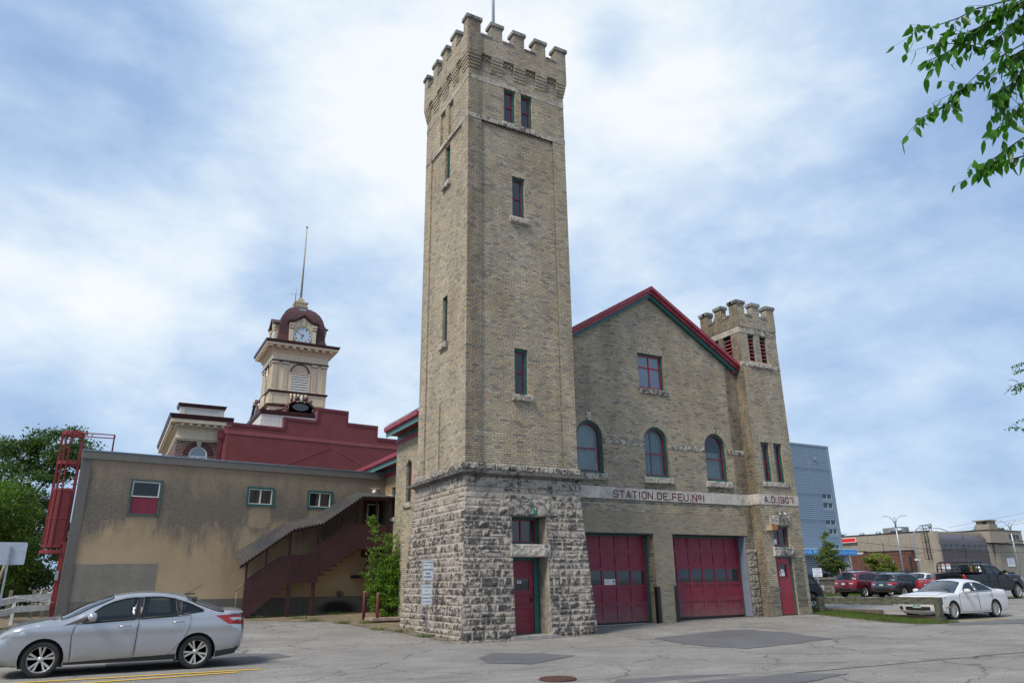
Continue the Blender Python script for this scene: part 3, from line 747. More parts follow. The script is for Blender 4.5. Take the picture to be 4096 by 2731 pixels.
def merl(x0, x1, y0, y1):
    m = MB(); m.box(x0, x1, y0, y1, 20.661, 21.25); M_ = m.build('merlon', BRICK, FS); c_ = MB(); c_.box(x0-.055, x1+.055, y0-.055, y1+.055, 21.25, 21.39)
    c_.hexa([(x0-.055, y0-.055, 21.39), (x1+.055, y0-.055, 21.39), (x1+.055, y1+.055, 21.39), (x0-.055, y1+.055, 21.39)], [(x0+.1, y0+.1, 21.43), (x1-.1, y0+.1, 21.43), (x1-.1, y1-.1, 21.43), (x0+.1, y1-.1, 21.43)]); c_.build('merlon_cap', CAPST, M_)
o = .118
for i, (a, b) in enumerate(MX):
    a = -o if i == 0 else a; b = 4+o if i == 4 else b
    merl(a, b, -o, -o+.34); merl(a, b, YT+o-.34, YT+o)
for i, (a, b) in enumerate(MY[1:4]): merl(-o, -o+.34, a, b); merl(4+o-.34, 4+o, a, b)
for (p, q) in zip(MX[:-1], MX[1:]):
    for y0 in (-o, YT+o-.34): MB().box(p[1]+.002, q[0]-.002, y0-.03, y0+.37, 20.662, 20.74).build('crenel_cap', CAPST, FS)
for (p, q) in zip(MY[:-1], MY[1:]):
    for x0 in (-o, 4+o-.34): MB().box(x0-.03, x0+.37, max(p[1], .23)+.002, q[0]-.002, 20.662, 20.74).build('crenel_cap', CAPST, FS)
m = MB(); m.box(.22, 3.78, .22, 3.73, 19.9, 20.0); m.build('tower_roof', ASPD, FS)
fp = MB(); fp.tube([(1.9, 1.75, 20.0), (1.9, 1.75, 30.5)], .075, 12, .04); fp.build('flagpole', GREYM, FS)
# tower windows and sills
for (a0, a1, z0, z1) in ((1.75, 2.25, 7.24, 8.80), (1.75, 2.25, 13.57, 15.2)):
    window(FS, frame(0, .055, 0, 0), a0, a1, z0, z1)
    rock(TF, a0-.12, a1+.12, z0-.2, z0-.003, -.05, .1, seed=z0, amp=.012).build('sill', SILLST, FS)
for a0, a1 in ((1.42, 1.9), (2.13, 2.61)): window(FS, TF, a0, a1, 17.33, 18.77)
rock(TF, 1.33, 2.02, 17.13, 17.325, -.03, .1, seed=3.3, amp=.012).build('sill', SILLST, FS)
rock(TF, 2.03, 2.72, 17.13, 17.325, -.03, .1, seed=4.3, amp=.012).build('sill', SILLST, FS)
TL2 = frame(.055, 0, 0, 90, -1)
for (a0, a1, z0, z1) in ((1.68, 2.10, 9.25, 10.95), (1.68, 2.12, 15.43, 17.02)):
    window(FS, TL2, a0, a1, z0, z1)
    rock(TLt, a0-.12, a1+.12, z0-.2, z0-.003, -.05, .1, seed=z0, amp=.012).build('sill', SILLST, FS)
def soldier(T, a0, a1, z, h=.24, y=0, splay=.05, name='soldier_arch'):
    n = int((a1-a0)/.075); m = MB(T)
    for i in range(n):
        u0, u1 = i/n, (i+1)/n; g_ = .004
        p0 = a0+(a1-a0)*u0+g_; p1 = a0+(a1-a0)*u1-g_; q0 = a0-splay+(a1-a0+2*splay)*u0+g_; q1 = a0-splay+(a1-a0+2*splay)*u1-g_
        m.prism([(p0, z), (p1, z), (q1, z+h), (q0, z+h)], y-.004, y+.05)
    return m.build(name, SOLD, FS)
SOLD = mat('buff_voussoir_brick', (.36, .32, .23), .9, var=.35, scale=9, bump=.4, bscale=80)
for z in (8.8, 15.2): soldier(TF, 1.75, 2.25, z, y=.055)
soldier(TLt, 1.68, 2.10, 10.95, y=.055)

# --- gabled hall front
YW = 2.1; TW = frame(0, YW, 0, 0)
AW = [(5.38, 6.54), (8.48, 9.65), (11.54, 12.70)]
GW = (8.45, 9.72, 8.72, 10.17)
m = MB(TW)
holes = [archp(a, b, 5.27, 6.62) for a, b in AW]+[rect(*GW)]
m.wall([(0, 3.2), (13.7, 3.2), (13.7, 10.0), (9.17, 12.75), (0, 7.18)], holes, .16)
m.wall([(0, -.1), (4.85, -.1), (4.85, 3.2), (0, 3.2)]); m.box(8.6, 9.5, 0, .9, -.1, 3.2); m.box(13.2, 13.7, 0, .9, -.1, 3.2); m.box(4.7, 4.85, 0, .9, -.1, 3.2)
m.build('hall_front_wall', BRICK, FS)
m = MB(TW)   # cleaner repaired brick over the garage doors
RBR = brick_mat('tan_repair_brick', [(0, (.23, .19, .135)), (.4, (.34, .28, .19)), (.7, (.29, .235, .17)), (.94, (.39, .31, .20)), (1, (.42, .26, .17))], (.36, .33, .27), dirt=.25, header=0)
m.box(4.86, 13.35, -.006, .88, 3.195, 3.95); m.build('repaired_brick_panel', RBR, FS)
m = MB(TW)
m.box(8.601, 9.499, -.007, .3, .0, 3.19); m.build('garage_pier', RBR, FS)
m = MB(TW); m.box(4.86, 8.598, -.012, .55, 3.15, 3.194); m.box(9.502, 13.35, -.012, .55, 3.17, 3.194); m.build('garage_lintel', mat('rusty_lintel_steel', (.03, .028, .028), .7, var=.5), FS)
INSC = stone_mat('pale_inscription_stone', (.60, .55, .48), (.25, .23, .21), .55, False)
m = MB(TW); m.box(4.2, 13.69, -.025, .1, 4.38, 4.80); BND = m.build('inscription_band', INSC, FS)
GL = {'S': [[(1, .8), (.8, 1), (.2, 1), (0, .82), (0, .68), (.2, .53), (.8, .47), (1, .32), (1, .18), (.8, 0), (.2, 0), (0, .2)]], 'T': [[(0, 1), (1, 1)], [(.5, 1), (.5, 0)]],
 'A': [[(0, 0), (.5, 1), (1, 0)], [(.17, .3), (.83, .3)]], 'I': [[(.5, 0), (.5, 1)]], '1': [[(.5, 0), (.5, 1)]], 'O': [[(.2, 0), (.8, 0), (1, .2), (1, .8), (.8, 1), (.2, 1), (0, .8), (0, .2), (.2, 0)]],
 'N': [[(0, 0), (0, 1), (1, 0), (1, 1)]], 'D': [[(0, 0), (0, 1), (.75, 1), (1, .78), (1, .22), (.75, 0), (0, 0)]], 'E': [[(1, 1), (0, 1), (0, 0), (1, 0)], [(0, .5), (.8, .5)]], 'F': [[(1, 1), (0, 1), (0, 0)], [(0, .5), (.8, .5)]],
 'U': [[(0, 1), (0, .2), (.2, 0), (.8, 0), (1, .2), (1, 1)]], '9': [[(0, .18), (.2, 0), (.8, 0), (1, .2), (1, .8), (.8, 1), (.2, 1), (0, .82), (0, .62), (.2, .46), (1, .46)]], '7': [[(0, .98), (1, .98), (1, 0)]], '.': [[(.5, -.01), (.5, .13)]],
 'o': [[(.3, .42), (.7, .42), (.95, .6), (.95, .8), (.7, .98), (.3, .98), (.05, .8), (.05, .6), (.3, .42)]]}
GL['0'] = GL['O']
def inscription(T, s_, x0, x1, z0, h, y):
    wd = {'I': .22, '1': .22, '.': .2, 'o': .5}; adv = [wd.get(c, .68)+.30 for c in s_]; sc = (x1-x0)/sum(adv); x = x0; st = h*.085
    for c, a in zip(s_, adv):
        w = (a-.30)*sc; m = MB(T)
        for q in GL[c]:
            for (ax, az), (bx, bz) in zip(q[:-1], q[1:]):
                p0 = Vector((x+.1*sc+ax*w, z0+az*h)); p1 = Vector((x+.1*sc+bx*w, z0+bz*h)); d = (p1-p0).normalized(); n_ = Vector((-d.y, d.x))*st; d *= st*.55
                m.prism([tuple(p0-d+n_), tuple(p0-d-n_), tuple(p1+d-n_), tuple(p1+d+n_)], y-.006-.0007*(len(m.f) % 5), y+.01)
        m.build('letter', LET, BND); x += a*sc
inscription(TW, 'STATION.DE.FEU.No1', 6.86, 11.30, 4.445, .235, -.025)
m = MB(TW)
for i in range(1, 9): 
    x = 4.2+i*1.06; m.box(x-.003, x+.003, -.027, -.02, 4.38, 4.8)
m.build('band_joints', DKST, FS)
for i, (a, b) in enumerate(AW):
    window(FS, TW, a, b, 5.27, 7.2, arch=True, depth=.15, glass_m=CGLASS, curtain=(1, 2, 3)[i], rail=.47, fw_=.08, sw=.05)
    rock(TW, a-.1, b+.1, 5.03, 5.255, -.07, .15, seed=a, amp=.02).build('sill', SILLST, FS)
    c = (a+b)/2; r_ = (b-a)/2; n = 26; m = MB(TW)
    for q in range(n):
        t0, t1 = PI*q/n+.012, PI*(q+1)/n-.012
        if q == n//2: m.build('brick_arch', SOLD, FS); m = MB(TW)
        if abs((t0+t1)/2-PI/2) < .16: continue
        m.prism([(c+r_*math.cos(t0), 6.62+r_*math.sin(t0)), (c+(r_+.22)*math.cos(t0), 6.62+(r_+.22)*math.sin(t0)), (c+(r_+.22)*math.cos(t1), 6.62+(r_+.22)*math.sin(t1)), (c+r_*math.cos(t1), 6.62+r_*math.sin(t1))], -.005, .05)
    m.build('brick_arch', SOLD, FS)
    m = MB(TW); m.prism([(c-.075, 6.62+r_), (c+.075, 6.62+r_), (c+.12, 6.62+r_+.3), (c-.12, 6.62+r_+.3)], -.035, .05); m.build('keystone', SILLST, FS)
for a, b in ((6.545, 8.475), (9.655, 11.535), (12.705, 13.69)):
    x = a; m = MB(TW); m.box(a, b, -.004, .05, 6.38, 6.59)
    while x < b-.05: w = min(.42, b-x); rock(TW, x+.004, x+w-.004, 6.38, 6.59, -.008, .06, m, seed=x, amp=.02); x += w
    m.build('spring_course', SILLST, FS)
# gable window with cross glazing
Wn = window(FS, TW, *GW, depth=.13, frame_m=TEAL, sash_m=REDW, glass_m=BGLASS, fw_=.045, sw=.06, rail=.62, mull=1)
rock(TW, GW[0]-.05, GW[1]+.12, 8.5, 8.71, -.06, .12, seed=9, amp=.015).build('sill', SILLST, FS)
soldier(TW, GW[0], GW[1], 10.17, .25)
# dark sooty brick below the sills
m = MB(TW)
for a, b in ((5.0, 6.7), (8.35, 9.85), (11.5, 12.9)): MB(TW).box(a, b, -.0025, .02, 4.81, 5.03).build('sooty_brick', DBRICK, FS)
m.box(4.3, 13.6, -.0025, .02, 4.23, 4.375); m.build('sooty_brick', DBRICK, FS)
# rake boards
def rake(y0, y1, dz0, dz1, material, name, over=0.):
    m = MB(); ap = (9.17, 12.78)
    for sx, ex, ez in ((-1, .1, 7.27), (1, 13.72, 10.02)):
        a, b = ap, (ex, ez)
        m.hexa([(a[0], y0, a[1]+dz0), (b[0], y0, b[1]+dz0), (b[0], y1, b[1]+dz0), (a[0], y1, a[1]+dz0)], [(a[0], y0, a[1]+dz1), (b[0], y0, b[1]+dz1), (b[0], y1, b[1]+dz1), (a[0], y1, a[1]+dz1)])
    m.build(name, material, FS)
rake(1.93, 2.10, -.19, -.04, TEALP if False else TEAL, 'rake_board')
rake(1.84, 2.10, -.04, .10, MARF, 'rake_moulding'); rake(1.76, 2.10, .10, .26, MARF, 'rake_gutter')
m = MB()
m.face([(9.17, 2.09, 13.03), (.1, 2.09, 7.53), (.1, 7.5, 7.53), (9.17, 7.5, 13.03)]); m.face([(.1, 3.97, 7.53), (-.08, 3.97, 7.38), (-.08, 7.5, 7.38), (.1, 7.5, 7.53)]); m.face([(9.17, 2.09, 13.03), (13.72, 2.09, 10.27), (13.72, 14, 10.27), (9.17, 14, 13.03)])
m.face([(9.17, 7.5, 11.0), (.75, 7.5, 6.58), (.75, 16, 6.58), (9.17, 16, 11.0)])
m.build('roof', mat('dark_shingles', (.07, .03, .03), .9, var=.4, scale=8, bump=.5), FS)
m = MB(); m.box(13.45, 13.8, 1.95, 2.2, 9.9, 10.35); m.build('gutter_end', MARF, FS)
# side wall of the hall beyond the tower
m = MB(TLt)
SW = archp(5.87, 6.42, 4.39, 5.69, rise=.28)
TLt_ = TLt; TLt = frame(.52, 0, 0, 90, -1); m.T = TLt
m.wall(rect(3.9, 7.56, -.1, 6.9), [SW], .14)
m.T = None; m.face([(.52, 7.56, -.1), (1.35, 7.56, -.1), (1.35, 7.56, 7.9), (.52, 7.56, 7.4)])
m.build('hall_side_wall', BRICK, FS)
m = MB(); m.face([(13.7, 2.1, 0), (13.7, 14, 0), (13.7, 14, 10), (13.7, 2.1, 10)]); m.build('hall_end_wall', BRICK, FS)
m = MB(TLt)
f_o = SW; f_i = archp(5.93, 6.36, 4.45, 5.69, rise=.22); m.ring(f_o, f_i, .08, .2); Fw = m.build('window', TEAL, FS)
m = MB(TLt); m.ring(archp(5.93, 6.36, 4.45, 5.69, rise=.22), archp(5.975, 6.315, 4.495, 5.69, rise=.175), .13, .18); m.box(5.93, 6.36, .13, .17, 5.05, 5.09); m.build('sash', MAR, Fw)
m = MB(TLt); m.wall(archp(5.97, 6.32, 4.49, 5.69, rise=.18), y=.16); m.build('pane', GLASS, Fw)
rock(TLt, 5.8, 6.55, 4.2, 4.385, -.06, .1, seed=6, amp=.012).build('sill', SILLST, FS)
def eave(T, a0, a1, z, out, name):
    """z = top of wall; stack: moulding, frieze, soffit, fascia, gutter"""
    m = MB(T); m.box(a0, a1, -.05, .02, z-.14, z-.07); m.box(a0, a1, -.09, .02, z-.07, z); m.build('eave_moulding', MARF, FS)
    m = MB(T); m.box(a0, a1, -.02, .02, z, z+.2); m.box(a0, a1, -out, -out+.03, z+.12, z+.28); m.build('eave_fascia', TEALP, FS)
    m = MB(T); m.box(a0, a1, -out+.03, 0.02, z+.2, z+.23); m.box(a0, a1, -out-.03, -out-.002, z+.28, z+.33); m.box(a0, a1, -out-.10, -out+.12, z+.33, z+.49); m.build('eave_gutter', MARF, FS)
eave(TLt, 3.97, 7.5, 6.88, .50, 'e'); TLt = TLt_
# rear wing
TR_ = frame(1.3, 0, 0, 90, -1)
m = MB(TR_); m.wall(rect(7.5, 16, -.1, 6.3), [rect(9.72, 10.22, 4.17, 5.42)], .15); m.build('wing_wall', ORB, FS)
window(FS, TR_, 9.72, 10.22, 4.17, 5.42); rock(TR_, 9.62, 10.32, 4.0, 4.16, -.05, .1, seed=8, amp=.01).build('sill', SILLST, FS)
eave(TR_, 7.57, 16, 6.08, .55, 'e')
# garage doors
def garage(a1, n, z0, z1, lower_notice=False):
    pitch = .628; a0 = a1-n*pitch-.06; y = .40; m = MB(TW); rows = [(z0+(z1-z0)*i/5) for i in range(6)]
    holes = []; panes = []
    for r_ in range(5):
        for c in range(n):
            p0 = a1-.06-(c+1)*pitch+.045; p1 = p0+pitch-.085
            h = (p0, p1, rows[r_]+.07, rows[r_+1]-.05) if r_ != 2 else (p0, p1, rows[r_]+.05, rows[r_+1]-.055)
            (panes if r_ == 2 else holes).append(h)
    m.wall(rect(a0, a1, z0, z1), [rect(*h) for h in holes+panes], .025, y)
    for h in holes: m.wall(rect(*h), y=y+.025)
    for r_ in rows[1:-1]: m.box(a0, a1, y-.004, y-.0005, r_-.006, r_+.001)
    G = m.build('garage_door', GAR, FS)
    for h in panes: q = MB(TW); q.wall(rect(*h), y=y+.024); q.build('pane', GLASS, G)
    q = MB(TW); q.box(a0, a1, y+.01, y+.04, z0-.09, z0-.002); q.build('bottom_seal', BLACKM, G)
    return G, panes
G1, p1 = garage(8.47, 6, .18, 3.15); G2, p2 = garage(13.17, 6, .26, 3.17)
h = p1[2]
m = MB(TW); m.box(h[0]+.03, h[1]-.03, .408, .416, h[2]+.01, h[2]+.2); m.build('notice', WHITE, G1)
text('notice_lettering', 'P', .07, .10, TM((h[1]-.1, YW+.404, h[2]+.1), (1, 0, 0)), BLACKM, G1, bold=.02)
m = MB(TW); m.ring(rect(h[1]-.165, h[1]-.035, h[2]+.03, h[2]+.175), rect(h[1]-.157, h[1]-.043, h[2]+.038, h[2]+.167), .404, .408); m.build('notice_lettering', BLACKM, G1)
m = MB(TW)
for i in range(4): m.box(h[0]+.05, h[0]+.05+(.25, .3, .22, .28)[i], .404, .407, h[2]+.06+.03*i, h[2]+.068+.03*i)
m.build('notice_lettering', mat('grey_print', (.3, .3, .3)), G1)
m = MB(TW); m.box(8.47, 8.55, .36, .5, .1, 3.14); m.box(13.17, 13.2, .36, .5, .1, 3.16); m.box(4.8, 13.2, .36, .5, 3.1, 3.16); m.build('garage_door_jamb', TEAL, FS)
m = MB(TW); m.box(13.185, 13.199, .0, .37, .2, 3.16); m.build('jamb_board', mat('blue_grey_board', (.20, .235, .30), .6, var=.1), FS)
m = MB(TW); m.box(8.575, 8.6, -.05, .12, .08, 1.34); m.box(8.6, 8.71, -.05, -.008, .08, 1.34); m.build('corner_guard', BLACKM, FS)
m = MB(TW); m.box(9.5, 9.54, -.05, .12, .08, 1.36); m.box(9.40, 9.5, -.05, -.008, .08, 1.36); m.build('corner_guard', BLACKM, FS)
m = MB(TW)
z = .1
for i in range(9):
    h = .27; rock(TW, 13.215, 13.66, z+.005, z+h-.005, -.055, .3, m, seed=i*2.2, amp=.028); z += h
rock(TW, 13.19, 13.68, z, z+.14, -.08, .3, m, seed=40, amp=.02)
m.build('stone_pier', STONE2 if False else stone_mat('pier_limestone', (.36, .31, .25), (.07, .066, .064), .7, False), FS)
m = MB(TW)
m.wall([(4.85, 0), (13.2, 0), (13.2, .17), (4.85, .1)], y=.36); m.box(4.9, 13.2, .3, .9, -.1, .11); m.build('garage_threshold', CONC, FS)

# --- corner turret
TX0, TX1, TY0, TY1 = 13.7, 15.92, 1.6, 3.82
TT = frame(0, TY0, 0, 0); TTL = frame(TX0, 0, 0, 90, -1)
m = MB(TT)
lw = [rect(14.17, 14.56, 10.42, 11.68), rect(14.88, 15.28, 10.42, 11.68)]
ww = [rect(14.17, 14.65, 5.31, 6.94), rect(14.9, 15.38, 5.31, 6.94)]
m.wall(rect(TX0, TX1, -.1, 12.5), lw+ww+[rect(14.27, 15.17, 2.76, 3.57), rect(14.22, 15.18, .2, 2.39)], .14)
m.T = TTL
ly = [rect(2.12, 2.62, 10.42, 11.7), rect(2.88, 3.35, 10.42, 11.7)]
m.wall(rect(TY0, TY1, -.1, 12.5), ly, .14)
m.T = None
m.face([(TX1, TY0, -.1), (TX1, TY1, -.1), (TX1, TY1, 12.5), (TX1, TY0, 12.5)]); m.face([(TX0, TY1, -.1), (TX1, TY1, -.1), (TX1, TY1, 12.5), (TX0, TY1, 12.5)])
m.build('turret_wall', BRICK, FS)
m = MB(TT); m.box(13.699, 15.921, -.002, .02, .1, 2.2); 
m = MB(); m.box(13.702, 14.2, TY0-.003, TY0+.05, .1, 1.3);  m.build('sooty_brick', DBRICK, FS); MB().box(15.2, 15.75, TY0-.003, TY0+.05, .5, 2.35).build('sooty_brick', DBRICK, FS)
m = MB()
for z0, z1 in ((10.2, 10.41), (11.70, 11.97)): MB().box(TX0-.012, TX1+.012, TY0-.012, TY1+.012, z0, z1).build('stone_belt', SILLST, FS)
m = MB(); m.box(TX0-.022, TX1+.022, TY0-.022, TY0+.3, 4.40, 4.81); m.box(TX0-.022, TX0+.1, TY0+.3, YW, 4.40, 4.81); BND = m.build('inscription_band', INSC, FS)
inscription(TT, 'A.D.1907', 13.97, 15.66, 4.49, .225, -.022)
def louvre(T, h):
    a0, a1, z0, z1 = h[0][0], h[1][0], h[0][1], h[2][1]
    m = MB(T); m.ring(rect(a0, a1, z0, z1), rect(a0+.045, a1-.045, z0+.02, z1-.05), .08, .2); F_ = m.build('louvre_frame', TEAL, FS)
    m = MB(T); n = 7
    for i in range(n):
        z = z0+.04+(z1-z0-.1)*i/n
        m.hexa([(a0+.04, .07, z), (a1-.04, .07, z), (a1-.04, .22, z+.09), (a0+.04, .22, z+.09)], [(a0+.04, .07, z+.06), (a1-.04, .07, z+.06), (a1-.04, .22, z+.13), (a0+.04, .22, z+.13)])
    m.build('louvre_slats', mat('weathered_red_slats', (.30, .05, .07), .6, var=.4, scale=15), F_)
    m = MB(T); m.box(a0, a1, .27, .29, z0, z1); m.build('louvre_backing', DARKIN, F_)
for h in lw: louvre(TT, h)
for h in ly: louvre(TTL, h)
for a in (14.17, 14.9): window(FS, TT, a, a+.48, 5.31, 6.94, curtain=2, glass_m=CGLASS)
rock(TT, 14.05, 15.50, 5.11, 5.30, -.06, .1, seed=21, amp=.015).build('sill', SILLST, FS)
rock(TT, 14.08, 15.40, 10.19, 10.405, -.06, .1, seed=22, amp=.012).build('sill', SILLST, FS)
soldier(TT, 14.13, 14.70, 6.95, .26); soldier(TT, 14.85, 15.43, 6.95, .26)
rock(TT, 14.15, 15.32, 3.6, 3.96, -.02, .1, seed=23, amp=.02).build('transom_lintel', SILLST, FS)
rock(TT, 14.15, 15.32, 2.405, 2.745, -.05, .1, seed=24, amp=.025).build('door_lintel', SILLST, FS)
window(FS, TT, 14.27, 15.17, 2.76, 3.57, depth=.14, mull=1, meet=False, fw_=.05, sw=.06)
m = MB(TT); m.box(14.40, 14.57, .145, .155, 2.87, 3.06); m.build('posted_notice', WHITE, FS)
m = MB(TT); d_ = rect(14.24, 15.10, .24, 2.32); m.wall(d_, [rect(14.42, 14.88, 1.62, 2.11)], .03, .1); D2 = m.build('door', mat('sun_faded_red_door', (.27, .03, .042), .45, var=.12, bump=.1), FS)
m = MB(TT); m.ring(rect(14.41, 14.89, 1.61, 2.12), rect(14.44, 14.86, 1.64, 2.09), .085, .11); m.build('pane_frame', MAR, D2)
m = MB(TT); m.wall(rect(14.42, 14.88, 1.62, 2.11), y=.125); m.build('pane', GLASS, D2)
m = MB(TT)
for q in ((14.57, 14.72, 1.82, 1.91), (14.47, 14.53, 1.77, 1.83), (14.47, 14.54, 1.65, 1.74), (14.58, 14.76, 1.66, 1.80)): m.box(q[0], q[1], .118, .122, q[2], q[3])
m.build('notice', WHITE, D2)
text('house_number', '212', .17, .10, TM((14.69, TY0+.094, 1.53), (1, 0, 0)), mat('dull_brass', (.22, .10, .05), .4, metal=.5), D2)
m = MB(TT); m.lathe([(.02, -.06), (.035, -.055), (.035, -.02), (.02, 0)], (14.31, .1, 1.22), 'y', 12); m.tube([(14.31, .05, 1.16), (14.31, .03, 1.08), (14.36, .03, 1.06)], .012, 6); m.build('handle', GREYM, D2)
m = MB(TT); m.ring(rect(14.22, 15.18, .21, 2.39), rect(14.242, 15.1, .23, 2.33), .07, .16); m.build('door_frame', TEAL, FS)
# turret crown
m = MB(); t = .3
TX0_, TX1_, TY0_, TY1_ = TX0-.03, TX1+.03, TY0-.03, TY1+.03
m.box(TX0_, TX1_, TY0_, TY0_+t, 11.98, 12.5); m.box(TX0_, TX1_, TY1_-t, TY1_, 11.98, 12.5); m.box(TX0_, TX0_+t, TY0_+t, TY1_-t, 11.98, 12.5); m.box(TX1_-t, TX1_, TY0_+t, TY1_-t, 11.98, 12.5)
def merl2(x0, x1, y0, y1):
    M_ = MB().box(x0, x1, y0, y1, 12.501, 13.03).build('merlon', BRICK, FS); MB().box(x0-.05, x1+.05, y0-.05, y1+.05, 13.031, 13.17).build('merlon_cap', CAPST, M_)
for a, b in ((TX0_, TX0_+.46), (14.60, 15.02), (TX1_-.46, TX1_)): merl2(a, b, TY0_, TY0_+t); merl2(a, b, TY1_-t, TY1_)
for x0 in (TX0_, TX1_-t): merl2(x0, x0+t, 2.5, 2.92)
for x0 in (TX0_, TX1_-t): merl2(x0, x0+t, TY0_+t+.002, TY0_+.46); merl2(x0, x0+t, TY1_-.46, TY1_-t-.002)
for a, b in ((TX0_+.46, 14.60), (15.02, TX1_-.46)):
    for y0 in (TY0_, TY1_-t): MB().box(a+.052, b-.052, y0-.03, y0+t+.03, 12.502, 12.6).build('crenel_cap', CAPST, FS)
for a, b in ((TY0_+.46, 2.5), (2.92, TY1_-.46)):
    for x0 in (TX0_, TX1_-t): MB().box(x0-.03, x0+t+.03, a+.052, b-.052, 12.502, 12.6).build('crenel_cap', CAPST, FS)
m.build('turret_parapet', BRICK, FS)
m = MB(); m.box(TX0+.2, TX1-.2, TY0+.2, TY1-.2, 12.0, 12.1); m.build('turret_roof', ASPD, FS)

# fixtures mounted on the station
T0 = thing('gooseneck_lamp', 'green gooseneck lamp over the stone tower doorway', 'lamp', (2.05, -.12, 3.55))
m = MB(); m.lathe([(.05, -.0), (.05, .02), (.02, .03)], (0, .06, .30), 'y', 12); m.tube([(0, .06, .3), (0, -.12, .38), (0, -.26, .36), (0, -.32, .25), (0, -.32, .12)], .014, 8); m.build('arm', TEAL, T0)
m = MB(); m.lathe([(.0, .13), (.03, .13), (.035, .07), (.06, .05), (.075, 0), (.13, -.06), (.135, -.09), (.12, -.09), (.1, -.05), (0, -.04)], (0, -.32, 0), 'z', 20); m.build('shade', TEAL, T0)
T0 = thing('floodlight', 'twin grey floodlights above the turret door lintel', 'light', (14.75, 1.58, 4.05))
m = MB(); m.box(-.07, .07, -.04, .01, .05, .12); m.tube([(-.12, -.06, .09), (.12, -.06, .09)], .018, 8); m.build('bracket', GREYM, T0)
for s_ in (-1, 1):
    m = MB(); c = Vector((s_*.12, -.08, .07)); m.tube([c, c+Vector((s_*.03, -.07, -.09)), c+Vector((s_*.05, -.11, -.15))], .035, 10, .065); m.build('lamp_head', GREYM, T0)
T0 = thing('alarm_horn', 'beige alarm box with orange grille on the turret wall', 'alarm', (14.03, 1.6, 3.48))
m = MB(); m.box(-.13, .16, -.32, .0, -.1, .1); m.build('housing', mat('beige_metal', (.42, .34, .24), .5, var=.2), T0)
m = MB(); m.box(.161, .175, -.32, -.02, -.1, .1); m.box(-.13, .16, -.332, -.321, -.1, .1); m.build('grille', mat('orange_grille', (.36, .13, .03), .5, var=.3), T0)

# ================================================================== STUCCO ANNEX
k = NT('weathered_ochre_stucco'); o_ = k.tc.outputs['Object']; sx = k.n('ShaderNodeSeparateXYZ'); k.l(o_, sx.inputs[0])
base = k.ramp(k.noise(.5, 5, .6, o_), [(.3, (.40, .29, .175)), (.7, (.53, .40, .26))])
base = k.mix(.5, base, k.ramp(k.noise(55, 3, .7, o_), [(.3, .55), (.7, 1.4)]), 'MULTIPLY')
zf = k.m_('ADD', k.m_('MULTIPLY', k.m_('SUBTRACT', sx.outputs['Z'], 2.85), .40), k.m_('ADD', k.m_('MULTIPLY', k.m_('SUBTRACT', k.noise(.9, 5, .6, k.map(o_, (1, 1, .6)), .3), .5), 1.5), k.m_('MULTIPLY', k.m_('SUBTRACT', k.noise(5, 5, .65, k.map(o_, (1, 1, .16))), .5), .9)))
stain = k.m_('MULTIPLY', k.ramp(zf, [(-.0, .12), (.42, 1.)]), k.ramp(k.m_('ADD', sx.outputs['Z'], k.m_('MULTIPLY', k.m_('SUBTRACT', k.noise(2.2, 5, .6, k.map(o_, (1, 1, .4))), .5), 3.)), [(4.9/8, 1.), (6.0/8, .62)]) if False else k.ramp(k.m_('DIVIDE', k.m_('ADD', sx.outputs['Z'], k.m_('MULTIPLY', k.m_('SUBTRACT', k.noise(2.2, 5, .6, k.map(o_, (1, 1, .4))), .5), 3.)), 8.), [(.56, 1.), (.72, .6)]))
def clean(cx, cz, wx, wz):   # rain-washed pale area under a sill
    a = k.m_('DIVIDE', k.m_('SUBTRACT', sx.outputs['X'], cx), wx); b = k.m_('DIVIDE', k.m_('SUBTRACT', sx.outputs['Z'], cz), wz)
    d = k.m_('ADD', k.m_('MULTIPLY', a, a), k.m_('MULTIPLY', b, b)); d = k.m_('ADD', d, k.m_('MULTIPLY', k.m_('SUBTRACT', k.noise(3, 4, .6, o_), .5), 2.2))
    return k.ramp(d, [(.6, 1.), (1.1, 0.)])
for q in ((2.13, 3.65, .55, .5), (6.25, 4.1, .5, .55), (8.65, 4.2, .5, .35)):
    stain = k.m_('MULTIPLY', stain, k.m_('SUBTRACT', 1., k.m_('MULTIPLY', clean(*q), .5)))
low = k.ramp(k.noise(1.6, 5, .6, k.map(o_, (1, 1, .5))), [(.58, 0.), (.72, .35)])
spk = k.ramp(k.noise(13, 5, .75, o_), [(.3, .6), (.6, 1.05)])
base = k.mix(k.m_('MULTIPLY', stain, spk, True), base, (.145, .133, .113)); base = k.mix(low, base, (.2, .17, .12))
k.col(base); k.b.inputs['Roughness'].default_value = .92; k.b.inputs['Specular IOR Level'].default_value = .2
k.bump(k.noise(45, 4, .7, o_), .7, .015); STUC = k.m
GREYST = mat('grey_painted_stucco', (.135, .127, .116), .9, var=.15, scale=2, bump=.5, bscale=60, streak=True)
FASC = mat('grey_metal_fascia', (.15, .143, .128), .55, var=.08, scale=2, streak=True)
AN = thing('stucco_annex', 'long ochre stucco annex with grey fascia and black weather staining', 'building', (-10.2, 9.7, 0), R(7))
FA = None
AX1 = 11.72
m = MB()
aw = [rect(1.65, 2.61, 4.0, 5.2), rect(5.72, 6.75, 4.5, 5.2), rect(8.14, 9.17, 4.5, 5.2), rect(10.66, 11.46, 2.75, 4.9)]
m.wall([(.28, 1.10), (AX1, 1.10), (AX1, 5.84), (.28, 5.84)], aw, .1)
m.face([(AX1, 0, .2), (AX1, 9, .2), (AX1, 9, 5.9), (AX1, 0, 5.9)]); m.face([(0.02, 0, .2), (2.2, 12, .2), (2.2, 12, 5.9), (0.02, 0, 5.9)])
m.build('stucco_wall', STUC, AN)
